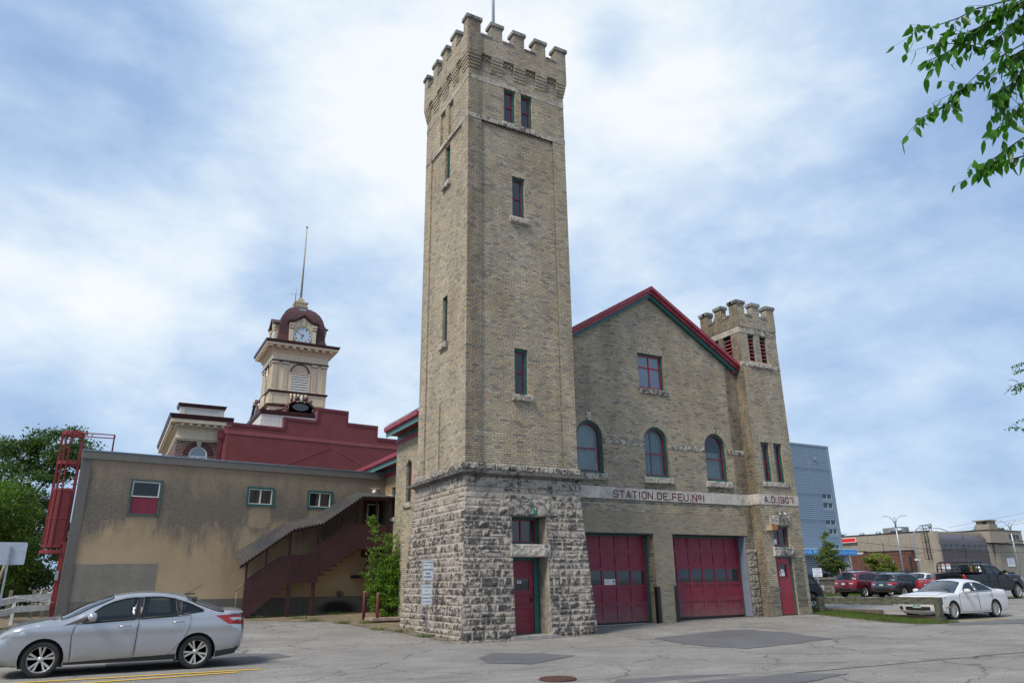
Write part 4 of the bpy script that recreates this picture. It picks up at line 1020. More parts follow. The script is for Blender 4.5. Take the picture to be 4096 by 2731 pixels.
m = MB(); m.wall(rect(.28, AX1, .2, 1.10), y=-.012); m.box(.28, AX1, -.012, .02, 1.09, 1.10); m.build('grey_plinth', GREYST, AN)
m = MB(); m.box(-.03, .28, -.035, .1, .2, 5.84); m.build('corner_strip', GREYST, AN)
m = MB(); m.box(-.05, AX1+.02, -.07, .2, 5.84, 6.12); m.hexa([(-.05, .2, 5.84), (.25, .2, 5.84), (2.4, 12, 5.84), (2.1, 12, 5.84)], [(-.05, .2, 6.12), (.25, .2, 6.12), (2.4, 12, 6.12), (2.1, 12, 6.12)]); m.build('fascia', FASC, AN)
m = MB(); m.box(-.07, AX1+.03, -.09, .22, 6.12, 6.145); m.build('roof_flashing', mat('blue_grey_flashing', (.30, .38, .52), .35, metal=.5), AN)
m = MB(); m.flatprism([(.1, .1), (AX1, .1), (AX1, 12), (2.2, 12)], 5.9, 6.0); m.build('flat_roof', ASPD, AN)
m = MB(); m.wall(ragged([(.285, 1.104), (2.85, 1.104), (2.87, 2.33), (.285, 2.30)], .012), y=-.006); m.build('grey_patch', mat('grey_overpainted_stucco', (.215, .195, .165), .9, var=.16, scale=2.5, bump=.5, bscale=60), AN)
def slider(a0, a1, z0, z1):
    m = MB(); m.ring(rect(a0-.05, a1+.05, z0-.04, z1+.05), rect(a0+.03, a1-.03, z0+.035, z1-.03), -.03, .08); F_ = m.build('window', TEAL, AN)
    m = MB(); m.ring(rect(a0+.03, a1-.03, z0+.035, z1-.03), rect(a0+.06, a1-.06, z0+.065, z1-.06), .0, .05); c = (a0+a1)/2; m.box(c-.02, c+.02, .0, .05, z0+.05, z1-.05); m.build('sash', WHITE, F_)
    m = MB(); m.wall(rect(a0+.05, a1-.05, z0+.05, z1-.05), y=.06); m.build('pane', GLASS, F_)
slider(5.75, 6.72, 4.53, 5.17); slider(8.17, 9.14, 4.53, 5.17)
m = MB(); m.ring(rect(1.6, 2.66, 3.96, 5.24), rect(1.68, 2.58, 4.03, 5.16), -.03, .1); F_ = m.build('window', mat('worn_green_grey_trim', (.06, .10, .09), .7, var=.5, scale=12), AN)
m = MB(); m.ring(rect(1.68, 2.58, 4.62, 5.16), rect(1.715, 2.545, 4.655, 5.125), -.01, .05); m.build('sash', WHITE, F_)
m = MB(); m.wall(rect(1.7, 2.56, 4.65, 5.14), y=.03); m.build('pane', CLG2, F_)
m = MB()
for i in range(16): z = 4.68+i*.029; m.box(1.72, 2.54, .06, .075, z, z+.012)
m.build('blind', mat('dusty_blind', (.22, .22, .17), .8), F_)
m = MB(); m.box(1.66, 2.6, .095, .1, 4.0, 5.2); m.build('backing', DARKIN, F_)
m = MB(); m.box(1.69, 2.57, .01, .03, 4.03, 4.61); m.build('boarded_panel', MAR, F_)
# upper door of the annex
m = MB(); m.ring(rect(10.6, 11.5, 2.6, 4.95), rect(10.76, 11.36, 2.7, 4.85), -.02, .08); F_ = m.build('door', mat('dark_maroon_door', (.07, .012, .015), .5), AN)
m = MB(); m.ring(rect(10.80, 11.32, 3.5, 4.8), rect(10.835, 11.285, 3.54, 4.76), .0, .04); m.box(10.82, 11.3, .0, .04, 4.22, 4.26); m.build('storm_frame', WHITE, F_)
m = MB(); m.wall(rect(10.76, 11.36, 2.7, 4.85), y=.035); m.build('pane', GLASS, F_)
T0 = obj('conduit', MB().tube([(11.58, -.03, 4.9), (11.58, -.03, 4.1), (11.6, -.03, 4.05)], .015, 6).build('x', BLACKM).data, AN); bpy.data.objects.remove(bpy.data.objects['x'])
m = MB(); m.lathe([(.0, -.1), (.1, -.08), (.11, -.02), (.05, 0)], (11.06, -.02, 5.3), 'y', 14); m.box(10.9, 11.3, -.02, .0, 5.44, 5.47); m.build('bulkhead_light', WHITE, AN)
m = MB(); m.lathe([(.06, -.28), (.075, -.28), (.075, -.02), (.11, -.015), (.11, 0)], (9.74, -.012, 1.2), 'y', 16); m.build('exhaust_vent', mat('rusty_vent', (.12, .09, .075), .7, var=.5, scale=20), AN)
k = NT('soot_smudge'); a_ = k.n('ShaderNodeSeparateXYZ'); k.l(k.tc.outputs['Object'], a_.inputs[0])
u_ = k.m_('DIVIDE', k.m_('SUBTRACT', a_.outputs['X'], 9.7), .95); v_ = k.m_('DIVIDE', k.m_('SUBTRACT', a_.outputs['Z'], .66), .33)
d_ = k.m_('ADD', k.m_('ADD', k.m_('MULTIPLY', u_, u_), k.m_('MULTIPLY', v_, v_)), k.m_('MULTIPLY', k.m_('SUBTRACT', k.noise(3, 5, .6), .5), .7))
k.col(k.mix(k.ramp(d_, [(.3, 1.), (1.0, 0.)]), (.15, .145, .13), (.018, .017, .017))); k.b.inputs['Roughness'].default_value = .95
m = MB(); m.wall(rect(8.5, 10.9, .3, 1.085), y=-.016); m.build('soot_stained_plinth', k.m, AN)

# ---------------- covered staircase
ST = thing('covered_staircase', 'maroon plywood exterior staircase under a corrugated sloping canopy', 'staircase', (-10.2, 9.7, 0), R(7))
k = NT('peeling_maroon_plywood'); o_ = k.tc.outputs['Object']; mp_ = k.n('ShaderNodeMapping'); mp_.inputs['Rotation'].default_value = (0, R(-34), 0); mp_.inputs['Scale'].default_value = (7, 7, 60); k.l(o_, mp_.inputs['Vector'])
pc = k.ramp(k.noise(1., 6, .72, mp_.outputs[0]), [(.60, 0.), (.68, 1.)])
k.col(k.mix(k.m_('MULTIPLY', pc, k.ramp(k.noise(1.2, 4, .6), [(.35, .25), (.6, .9)])), k.ramp(k.noise(1.5, 4, .6), [(.3, (.045, .014, .016)), (.7, (.07, .022, .024))]), (.22, .18, .17)))
k.b.inputs['Roughness'].default_value = .7; PLY = k.m
DMW = mat('dark_maroon_timber', (.045, .014, .015), .7, var=.5, scale=9)
Y1 = -1.19
m = MB(); m.prism([(5.63, .50), (5.86, .50), (7.24, 1.60), (7.24, 2.60), (6.85, 2.60), (5.63, 1.76)], Y1, Y1+.02); m.build('side_panel', PLY, ST)
m = MB(); m.prism([(7.25, 1.62), (8.34, 1.62), (8.34, 2.66), (7.25, 2.62)], Y1-.012, Y1+.02); m.build('side_panel', DMW, ST)
m = MB(); m.prism([(8.345, 1.86), (9.96, 2.90), (9.5, 3.87), (7.8, 2.68), (8.345, 2.68)], Y1, Y1+.02); m.build('side_panel', PLY, ST)
m = MB(); m.prism([(9.97, 2.88), (11.15, 2.88), (11.15, 3.86), (9.51, 3.87)], Y1-.006, Y1+.014); m.build('side_panel', PLY, ST)
for s_, zb, zt, w_ in ((5.66, .5, 2.33, .035), (6.34, 2.2, 2.84, .025), (7.20, 2.6, 3.46, .04), (8.30, 2.66, 3.70, .04), (9.08, 3.5, 4.22, .025), (9.90, 3.86, 4.85, .04), (10.68, 3.86, 4.85, .028), (11.44, 2.88, 4.85, .045)):
    m = MB(); m.box(s_-w_, s_+w_, Y1+.02, Y1+.02+2*w_, zb, zt); m.build('post', DMW, ST)
for s_ in (7.28, 8.22):
    m = MB(); m.box(s_-.055, s_+.055, Y1+.0, Y1+.12, .45, 1.62); m.build('leg', DMW, ST)
m = MB(); m.box(10.2, 11.2, Y1+.1, -.01, 1.78, 1.90); m.hexa([(10.25, Y1+.12, 1.9), (10.33, Y1+.12, 1.9), (10.33, Y1+.2, 1.9), (10.25, Y1+.2, 1.9)], [(10.55, Y1+.12, 2.88), (10.63, Y1+.12, 2.88), (10.63, Y1+.2, 2.88), (10.55, Y1+.2, 2.88)]); m.build('bracket', mat('black_brown_timber', (.018, .010, .009), .8), ST)
ro = [(5.38, 2.25), (7.21, 3.56), (8.35, 3.82), (9.97, 4.95), (11.55, 4.98)]; ri = [(5.44, 2.71), (7.34, 3.94), (8.38, 4.16), (10.14, 5.28), (11.7, 5.20)]
k = NT('corrugated_sheet'); k.col(k.mix(.5, k.ramp(k.noise(2.5, 5, .65, k.map(k.tc.outputs['Object'], (3, .6, 3))), [(.3, (.02, .02, .022)), (.7, (.075, .07, .068))]), k.ramp(k.noise(.8, 4, .6), [(.4, (.035, .038, .055)), (.6, (.10, .092, .08))])))
k.b.inputs['Roughness'].default_value = .55; k.b.inputs['Metallic'].default_value = .1; CORR = k.m
def polyl(pts, t):   # by arc length
    L = [0]; 
    for a, b in zip(pts[:-1], pts[1:]): L.append(L[-1]+math.hypot(b[0]-a[0], b[1]-a[1]))
    d = t*L[-1]
    for i in range(len(L)-1):
        if d <= L[i+1]+1e-9: f = (d-L[i])/(L[i+1]-L[i]); return (pts[i][0]+(pts[i+1][0]-pts[i][0])*f, pts[i][1]+(pts[i+1][1]-pts[i][1])*f)
    return pts[-1]
m = MB(); m.sm = True
def cor(u, v):
    a = polyl(ro, u); b = polyl(ri, u); s_ = a[0]+(b[0]-a[0])*v; z = a[1]+(b[1]-a[1])*v
    return (s_, -1.36+1.33*v, z+.032*math.sin(u*2*PI*50))
nu_ = 50*6; ix = [[m.P(cor(i/nu_, j/2)) for j in range(3)] for i in range(nu_+1)]
for i in range(nu_):
    for j in range(2): m.facei([ix[i][j], ix[i+1][j], ix[i+1][j+1], ix[i][j+1]])
m.build('canopy_sheet', CORR, ST)
m = MB()
for (a, b) in zip(ro[:-1], ro[1:]):
    m.hexa([(a[0], Y1-.05, a[1]-.14), (b[0], Y1-.05, b[1]-.14), (b[0], Y1+.0, b[1]-.14), (a[0], Y1+.0, a[1]-.14)], [(a[0], Y1-.05, a[1]-.025), (b[0], Y1-.05, b[1]-.025), (b[0], Y1, b[1]-.025), (a[0], Y1, a[1]-.025)])
m.build('canopy_beam', DMW, ST)
m = MB()
for s_, z in ((11.25, 5.02), (11.5, 5.02)): m.hexa([(s_, -1.4, z), (s_+.05, -1.4, z), (s_+.3, -.1, z+.17), (s_+.25, -.1, z+.17)], [(s_, -1.4, z+.03), (s_+.05, -1.4, z+.03), (s_+.3, -.1, z+.2), (s_+.25, -.1, z+.2)])
m.build('batten', WWOOD, ST)
m = MB()
n_ = 7
for i in range(n_): m.box(5.75+i*.22, 6.03+i*.22, Y1+.03, -.02, .6+i*.16, .64+i*.16)
m.box(7.25, 8.35, Y1+.03, -.02, 1.72, 1.76)
for i in range(7): m.box(8.35+i*.23, 8.65+i*.23, Y1+.03, -.02, 1.9+i*.16, 1.94+i*.16)
m.box(9.95, 11.5, Y1+.03, -.02, 2.95, 3.0); m.build('tread', DMW, ST)
m = MB(); m.tube([(5.32, Y1+.1, 1.38), (5.62, Y1+.1, 1.62)], .025, 8); m.tube([(5.4, Y1+.1, .5), (5.4, Y1+.1, 1.44)], .018, 8); m.build('handrail', mat('weathered_pipe', (.25, .17, .11), .7, var=.4), ST)

# ---------------- roof ladder with safety cage on the annex's far left corner
LM = mat('red_oxide_steel', (.19, .018, .02), .5, var=.2, scale=4)
LD_ = None
LD = thing('caged_ladder', 'red steel roof ladder in a hooped safety cage on the annex corner', 'ladder', (-10.60, 10.5, .5)); LD.scale = (1.3, 1.2, 1)
m = MB()
for y in (-.25, .2): m.box(.16, .22, y, y+.06, 2.3, 6.3)
m.box(.13, .24, -.3, .3, 0, 2.55); m.build('ladder_rail', LM, LD)
m = MB(); [m.tube([(.19, -.22, z), (.19, .23, z)], .014, 6) for z in np.arange(2.5, 6.3, .3)]; m.build('rungs', LM, LD)
def hoop(z0, z1, r_=.3, n=12, off=-.02):
    pts = [(-r_*math.sin(PI*i/n)*1.0+off, -r_*math.cos(PI*i/n)) for i in range(n+1)]; pts = [(.16, -r_)]+pts+[(.16, r_)]
    m = MB(); 
    for a, b in zip(pts[:-1], pts[1:]): m.hexa([(a[0], a[1], z0), (b[0], b[1], z0), (b[0]*.97, b[1]*.97, z0), (a[0]*.97, a[1]*.97, z0)], [(a[0], a[1], z1), (b[0], b[1], z1), (b[0]*.97, b[1]*.97, z1), (a[0]*.97, a[1]*.97, z1)])
    return m
for z0, z1 in ((6.22, 6.36), (5.18, 5.3), (4.24, 4.34), (2.36, 2.46), (3.3, 3.36)): hoop(z0, z1).build('cage_hoop', LM, LD)
hoop(2.16, 2.28, .33).build('cage_hoop', LM, LD)
for i in range(7):
    a = PI*(i+.5)/7; m = MB(); x, y = -.295*math.sin(a)-.02, -.3*math.cos(a); m.box(x-.012, x+.012, y-.02, y+.02, 2.4, 6.3); m.build('cage_strap', LM, LD)
k = NT('perforated_red_mesh'); ck = k.n('ShaderNodeTexVoronoi'); ck.inputs['Scale'].default_value = 55; ck.inputs['Randomness'].default_value = .15; k.l(k.tc.outputs['Object'], ck.inputs['Vector'])
k.col((.15, .014, .018)); k.b.inputs['Roughness'].default_value = .6; k.l(k.ramp(ck.outputs['Distance'], [(.10, 0.), (.16, 1.)]), k.b.inputs['Alpha'])
m = MB(); m.sm = True
pts = [(.16, -.29)]+[(-.29*math.sin(PI*i/16)-.02, -.29*math.cos(PI*i/16)) for i in range(17)]+[(.16, .29)]
for a, b in zip(pts[:-1], pts[1:]): m.face([(a[0], a[1], 2.4), (b[0], b[1], 2.4), (b[0], b[1], 4.3), (a[0], a[1], 4.3)])
m.build('mesh_guard', k.m, LD)
m = MB()
for y in (-.3, .3): m.tube([(.1, y, 6.3), (.95, y, 6.3), (.95, y, 5.5)], .025, 6)
m.tube([(.95, -.3, 6.3), (.95, .3, 6.3)], .025, 6); m.build('guard_rail', LM, LD)
m = MB(); m.box(.12, .2, -.36, -.3, 1.3, 1.6); m.build('lock_plate', GREYM, LD)

# ================================================================== RED STUCCO HALL AND CITY HALL BEHIND
RH = thing('red_stucco_hall', 'brick-red stucco hall with a stepped parapet behind the ochre annex', 'building', (-3.5, 27.5, 0), R(6))
out_ = [(0, .3), (16, .3), (16, 11.16), (9.95, 11.16), (9.95, 11.96), (7.74, 11.96), (7.74, 12.75), (5.62, 12.75), (5.62, 11.86), (3.45, 11.86), (3.45, 11.16), (0, 11.16)]
m = MB(); m.prism(out_, 0, .3); m.face([(0, .3, .3), (0, 16, .3), (0, 16, 10.9), (0, .3, 10.9)]); m.flatprism([(0, .3), (16, .3), (16, 16), (0, 16)], 10.4, 10.5)
m.face([(-.35, .15, .3), (0, 0, .3), (0, 0, 11.0), (-.35, .15, 11.0)]); m.build('stucco_wall', REDST, RH)
m = MB(); m.box(0, 16, -.03, .0, 10.46, 10.68); m.box(-.37, 0, -.0, .12, 10.46, 10.68); m.build('string_band', REDST2, RH)
m = MB(); m.hexa([(3.55, -.02, 8.76), (3.7, -.02, 8.76), (3.7, 0, 8.76), (3.55, 0, 8.76)], [(6.6, -.02, 10.14), (6.68, -.02, 10.14), (6.68, 0, 10.14), (6.6, 0, 10.14)])
m.hexa([(9.45, -.02, 8.95), (9.6, -.02, 8.95), (9.6, 0, 8.95), (9.45, 0, 8.95)], [(6.62, -.021, 10.18), (6.7, -.021, 10.18), (6.7, 0, 10.18), (6.62, 0, 10.18)]); m.build('gable_scar_line', REDST2, RH)
m = MB(); tpz = out_[2:]
pr = [(16, 11.16), (9.95, 11.16), (9.95, 11.96), (7.74, 11.96), (7.74, 12.75), (5.62, 12.75), (5.62, 11.86), (3.45, 11.86), (3.45, 11.16), (-.05, 11.16)]
for (a, b) in zip(pr[:-1], pr[1:]):
    if a[1] == b[1]: m.box(min(a[0], b[0])-.04, max(a[0], b[0])+.04, -.04, .35, a[1]-.17, a[1]+.02)
    else: s_ = -1 if b[1] > a[1] and False else 1; x = a[0]; m.box(x-.10, x+.04, -.045, .345, min(a[1], b[1]), max(a[1], b[1])) if b[1] > a[1] else m.box(x-.04, x+.10, -.045, .345, min(a[1], b[1]), max(a[1], b[1]))
m.build('parapet_flashing', REDCAP, RH)
m = MB(); m.box(-.45, -.25, .05, .25, .3, 10.6); m.box(-.5, -.2, .0, .3, 10.1, 10.6); m.build('downpipe', REDCAP, RH)

CHL = thing('city_hall', 'cream and dark brick city hall with a domed clock tower and flag mast', 'city hall')
T28 = frame(0, 28, 0, 0)
m = MB(T28); ar = archp(-5.5, -4.45, 8.2, 9.08)
m.wall([(-6.27, .3), (-3.0, .3), (-3.0, 9.92), (-6.27, 9.92)], [ar], .15); m.face([(-6.27, 0, .3), (-6.27, 12, .3), (-6.27, 12, 9.92), (-6.27, 0, 9.92)]); m.box(-7.0, -6.27, 7, 12, .3, 9.6); m.build('brick_wall', REDB, CHL)
m = MB(T28); c = -4.975; n = 20
for q in range(n):
    t0, t1 = PI*q/n+.02, PI*(q+1)/n-.02
    if abs((t0+t1)/2-PI/2) < .18: continue
    for ra, rb in ((.55, .68), (.70, .86)): m.prism([(c+ra*math.cos(t0), 9.08+ra*math.sin(t0)), (c+rb*math.cos(t0), 9.08+rb*math.sin(t0)), (c+rb*math.cos(t1), 9.08+rb*math.sin(t1)), (c+ra*math.cos(t1), 9.08+ra*math.sin(t1))], -.02, .03)
m.build('brick_arch', mat('dark_voussoir', (.085, .028, .025), .8, var=.3), CHL)
m = MB(T28); m.prism([(c-.1, 9.6), (c+.1, 9.6), (c+.15, 9.93), (c-.15, 9.93)], -.04, .05); m.build('keystone', SMST, CHL)
m = MB(T28); m.ring(ar, archp(-5.42, -4.53, 8.26, 9.08), .03, .14); m.box(-5.45, -4.5, .03, .1, 8.96, 9.02); m.box(-5.0, -4.95, .03, .1, 8.26, 8.96); Fx = m.build('window', WHITE, CHL)
m = MB(T28); m.wall(archp(-5.43, -4.52, 8.25, 9.08), y=.1); m.build('pane', BGLASS, Fx)
m = MB(T28); m.box(-6.28, -3.6, -.04, 12, 9.92, 10.02); m.box(-6.34, -3.6, -.1, 12, 10.02, 10.10); m.box(-6.27, -3.6, -.02, 12, 10.1, 10.72); m.box(-6.33, -3.6, -.06, 12, 10.66, 10.74)
m.box(-6.72, -3.3, -.5, 12, 10.93, 11.14); m.box(-6.45, -3.3, -.2, 12, 10.74, 10.93); m.build('cream_entablature', CREAM, CHL)
for i in range(6):
    x = -6.16+i*.46; m = MB(T28); m.box(x, x+.19, -.44, -.21, 10.78, 10.928); m.build('bracket', CREAM, CHL)
for i in range(16):
    y = .25+i*.62; m = MB(T28); m.box(-6.66, -6.46, y, y+.22, 10.78, 10.928); m.build('bracket', CREAM, CHL)
m = MB(T28); m.hexa([(-6.72, -.5, 11.15), (-3.2, -.5, 11.15), (-3.2, 12, 11.15), (-6.72, 12, 11.15)], [(-6.86, -.64, 11.42), (-3.2, -.64, 11.42), (-3.2, 12, 11.42), (-6.86, 12, 11.42)])
m.hexa([(-6.36, -.06, 12.0), (-3.7, -.06, 12.0), (-3.7, 1.3, 12.0), (-6.36, 1.3, 12.0)], [(-6.44, -.16, 12.2), (-3.62, -.16, 12.2), (-3.62, 1.4, 12.2), (-6.44, 1.4, 12.2)]); m.build('brown_cornice', BROWNT, CHL)
m = MB(T28); m.wall(rect(-6.3, -3.75, 11.42, 12.0), [rect(-6.0, -4.05, 11.5, 11.9)], .03); m.wall(rect(-6.0, -4.05, 11.5, 11.9), y=.03); m.box(-6.3, -3.75, .05, 1.25, 11.42, 12.0); m.build('attic_panel', CREAM2, CHL)
m = MB(T28); m.hexa([(-7.4, 6.6, 9.6), (-6.2, 6.6, 9.6), (-6.2, 12, 9.6), (-7.4, 12, 9.6)], [(-7.75, 6.3, 9.8), (-6.2, 6.3, 9.8), (-6.2, 12, 9.8), (-7.75, 12, 9.8)]); m.build('brown_cornice', BROWNT, CHL)
m = MB(T28); m.box(-7.3, -6.3, 6.7, 12, 9.3, 9.6); m.box(-7.0, -6.3, 7, 12, 8.6, 9.3); m.build('cream_entablature', CREAM, CHL)
# clock tower (values measured on its street face, y = 40)
cx, cy = 3.13, 42.25; HW = 2.28
def sqr(m, hw, z0, z1, hw1=None):
    h1 = hw if hw1 is None else hw1
    m.hexa([(cx-hw, cy-hw, z0), (cx+hw, cy-hw, z0), (cx+hw, cy+hw, z0), (cx-hw, cy+hw, z0)], [(cx-h1, cy-h1, z1), (cx+h1, cy-h1, z1), (cx+h1, cy+h1, z1), (cx-h1, cy+h1, z1)]); return m
sqr(MB(), 2.86, 10, 14.5).build('tower_plinth', CREAM2, CHL)
m = MB()
for i in range(1, 8):
    x = cx-2.86+i*.72; m.box(x-.01, x+.01, cy-2.865, cy-2.86, 13, 14.5)
    m.box(cx-2.865, cx-2.86, cy-2.86+i*.72-.01, cy-2.86+i*.72+.01, 12, 14.5)
m.box(cx-2.862, cx+2.86, cy-2.864, cy-2.86, 14.0, 14.02); m.build('plinth_joints', mat('joint_grey', (.42, .42, .40)), CHL)
m = sqr(MB(), 2.9, 14.5, 14.62); sqr(m, 3.0, 14.62, 14.84, 3.06); sqr(m, 2.42, 15.34, 15.5, 2.5); sqr(m, 2.36, 16.52, 16.68, 2.46); m.build('brown_moulding', BROWNT, CHL)
m = sqr(MB(), 2.7, 14.84, 15.0, 2.3); sqr(m, 2.28, 14.9, 15.36); sqr(m, 2.3, 15.5, 16.52); m.build('tower_base_cream', CREAM, CHL)
m = MB()
for T_, s0 in ((frame(cx, cy-2.3, 0, 0), 0), (frame(cx-2.3, cy, 0, 90, -1), 1)):
    m.T = T_
    for a0, a1 in ((-2.1, -.85), (.85, 2.1)): m.ring(rect(a0, a1, 15.62, 16.4), rect(a0+.06, a1-.06, 15.68, 16.34), -.03, .01)
m.build('panel_moulding', CREAM, CHL)
for T_ in (frame(cx, cy-2.3, 0, 0), frame(cx-2.3, cy, 0, 90, -1)):
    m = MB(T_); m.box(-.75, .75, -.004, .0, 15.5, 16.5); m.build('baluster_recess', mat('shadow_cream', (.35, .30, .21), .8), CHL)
    for i in range(5):
        m = MB(T_); m.lathe([(.09, 0), (.05, .12), (.12, .32), (.06, .6), (.1, .8), (.1, .95)], (-.6+i*.3, -.1, 15.52), 'z', 10); m.build('baluster', CREAM, CHL)
# shaft with fluted pilasters and arched louvre
m = sqr(MB(), 2.2, 16.68, 19.3); sqr(m, 2.3, 19.3, 19.95); sqr(m, 2.4, 19.95, 20.05); m.build('clock_tower_shaft', CREAM, CHL)
m = sqr(MB(), 2.36, 19.18, 19.3); m.build('brown_moulding', BROWNT, CHL)
for T_ in (frame(cx, cy-2.2, 0, 0), frame(cx-2.2, cy, 0, 90, -1)):
    for a0 in (-2.26, -1.42, .98, 1.80):
        m = MB(T_); m.box(a0, a0+.46, -.10, 0, 16.68, 16.82)
        m.box(a0+.02, a0+.44, -.06, 0, 16.82, 18.95)
        for i in range(7): m.box(a0+.05+i*.054, a0+.078+i*.054, -.078, -.06, 16.9, 18.85)
        m.box(a0-.03, a0+.49, -.12, 0, 19.0, 19.17); P2 = m.build('pilaster', CREAM, CHL)
        m = MB(T_); m.box(a0-.01, a0+.47, -.11, -.0, 18.95, 19.0); m.build('pilaster_band', BROWNT, P2)
    m = MB(T_); m.ring(archp(-.82, .82, 18.32, 18.32), archp(-.72, .72, 18.33, 18.33), -.09, 0); m.build('arch_hood', BROWNT, CHL)
    m = MB(T_); n = 16
    for i in range(n):
        t0, t1 = PI*i/n, PI*(i+1)/n; tm = (t0+t1)/2
        m.face([(0, .0, 18.34), (.68*math.cos(t0), -.005, 18.34+.68*math.sin(t0)), (.68*math.cos(tm), -.075, 18.34+.68*math.sin(tm))]); m.face([(0, .0, 18.34), (.68*math.cos(tm), -.075, 18.34+.68*math.sin(tm)), (.68*math.cos(t1), -.005, 18.34+.68*math.sin(t1))])
    m.build('shell_fan', CREAM, CHL)
    m = MB(T_); m.box(-.86, .86, -.12, 0, 18.22, 18.32); m.box(-.86, -.68, -.08, 0, 16.68, 18.22); m.box(.68, .86, -.08, 0, 16.68, 18.22); m.build('louvre_frame', CREAM, CHL)
    m = MB(T_)
    for i in range(7): z = 16.72+i*.215; m.hexa([(-.68, -.10, z), (.68, -.10, z), (.68, -.01, z+.14), (-.68, -.01, z+.14)], [(-.68, -.10, z+.1), (.68, -.10, z+.1), (.68, -.01, z+.2), (-.68, -.01, z+.2)])
    m.build('louvre_slats', CREAM2, CHL)
    m = MB(T_); m.box(-.68, .68, -.008, -.003, 16.68, 18.22); m.build('louvre_gap', DARKIN, CHL)
m = sqr(MB(), 2.42, 20.05, 20.2); sqr(m, 2.95, 20.42, 20.6)
for i in range(34):
    a = -2.42+i*.142
    m.box(cx+a, cx+a+.08, cy-2.52, cy-2.42, 20.08, 20.18); m.box(cx-2.52, cx-2.42, cy+a, cy+a+.08, 20.08, 20.18)
sqr(m, 2.5, 20.2, 20.42); m.build('cornice', CREAM, CHL)
for i in range(9):
    a = -2.75+i*.62
    for b_ in ((cx+a, cx+a+.28, cy-2.88, cy-2.5, 20.24, 20.418), (cx-2.88, cx-2.5, cy+a, cy+a+.28, 20.24, 20.418)):
        m = MB(); m.box(*b_); m.build('modillion', CREAM, CHL)
m = sqr(MB(), 3.0, 20.6, 20.82, 3.08); m.build('brown_cornice', BROWNT, CHL)
# bell-shaped slate dome
k = NT('scalloped_slates'); uvn = k.n('ShaderNodeUVMap').outputs[0]; b_ = k.n('ShaderNodeTexBrick', offset=.5); b_.inputs['Scale'].default_value = 1; b_.inputs['Brick Width'].default_value = .24; b_.inputs['Row Height'].default_value = .15; b_.inputs['Mortar Size'].default_value = .022; b_.inputs['Mortar Smooth'].default_value = .3
mr = k.n('ShaderNodeMapping'); mr.inputs['Rotation'].default_value = (0, 0, R(40)); k.l(uvn, mr.inputs[0]); k.l(mr.outputs[0], b_.inputs['Vector'])
b_.inputs['Color1'].default_value = (.075, .022, .022, 1); b_.inputs['Color2'].default_value = (.11, .035, .034, 1); b_.inputs['Mortar'].default_value = (.02, .01, .01, 1)
k.col(b_.outputs['Color']); k.b.inputs['Roughness'].default_value = .6; k.bump(k.m_('MULTIPLY', b_.outputs['Fac'], -1.), .6, .03); SLATE = k.m
m = MB(); dp = [(2.6, 20.82), (2.3, 20.95), (2.06, 21.2), (1.93, 21.6), (1.90, 22.1), (1.89, 22.6), (1.83, 23.05), (1.70, 23.5), (1.48, 23.95), (1.16, 24.35), (.78, 24.66), (.4, 24.84), (.2, 24.86)]
def dm(u, v):
    pass
prev = None
for (h, z) in dp:
    ring = []
    for (sx_, sy_, ex, ey) in ((-1, -1, 1, -1), (1, -1, 1, 1), (1, 1, -1, 1), (-1, 1, -1, -1)):
        for t in range(6): ring.append(m.P((cx+h*(sx_+(ex-sx_)*t/6), cy+h*(sy_+(ey-sy_)*t/6), z)))
    if prev:
        for i in range(24): m.facei([prev[i], prev[(i+1) % 24], ring[(i+1) % 24], ring[i]])
    prev = ring
m.build('slate_dome', SLATE, CHL)
m = sqr(MB(), .52, 24.72, 24.86); sqr(m, .58, 24.86, 24.93, .62); sqr(m, .40, 24.93, 25.25); sqr(m, .58, 25.25, 25.35, .62); sqr(m, .32, 25.35, 25.65, .22); sqr(m, .28, 25.65, 25.77); m.lathe([(.09, 0), (.14, .04), (.09, .12), (.07, .14)], (cx, cy, 25.77), 'z', 12); m.build('finial', CREAM, CHL)
m = MB(); m.tube([(cx, cy, 25.7), (cx, cy, 32.9)], .1, 10, .05); m.lathe([(.0, -.11), (.1, -.05), (.1, .05), (0, .11)], (cx, cy, 33.0), 'z', 12); m.build('mast', mat('weathered_mast_paint', (.33, .32, .28), .7, var=.2), CHL)
m = MB(); m.tube([(cx-.55, cy-.4, 24.7), (cx-.55, cy-.4, 26.1)], .03, 6); m.tube([(cx-1.0, cy-.4, 26.0), (cx-.1, cy-.4, 26.1)], .012, 5); m.tube([(cx-.55, cy-.4, 26.1), (cx-.5, cy-.4, 26.6)], .01, 5); m.build('aerial', BLACKM, CHL)
m = MB(); m.box(cx-.25, cx+.3, cy-1.25, cy-.8, 24.28, 24.45); m.build('roof_vent', GREYM, CHL)
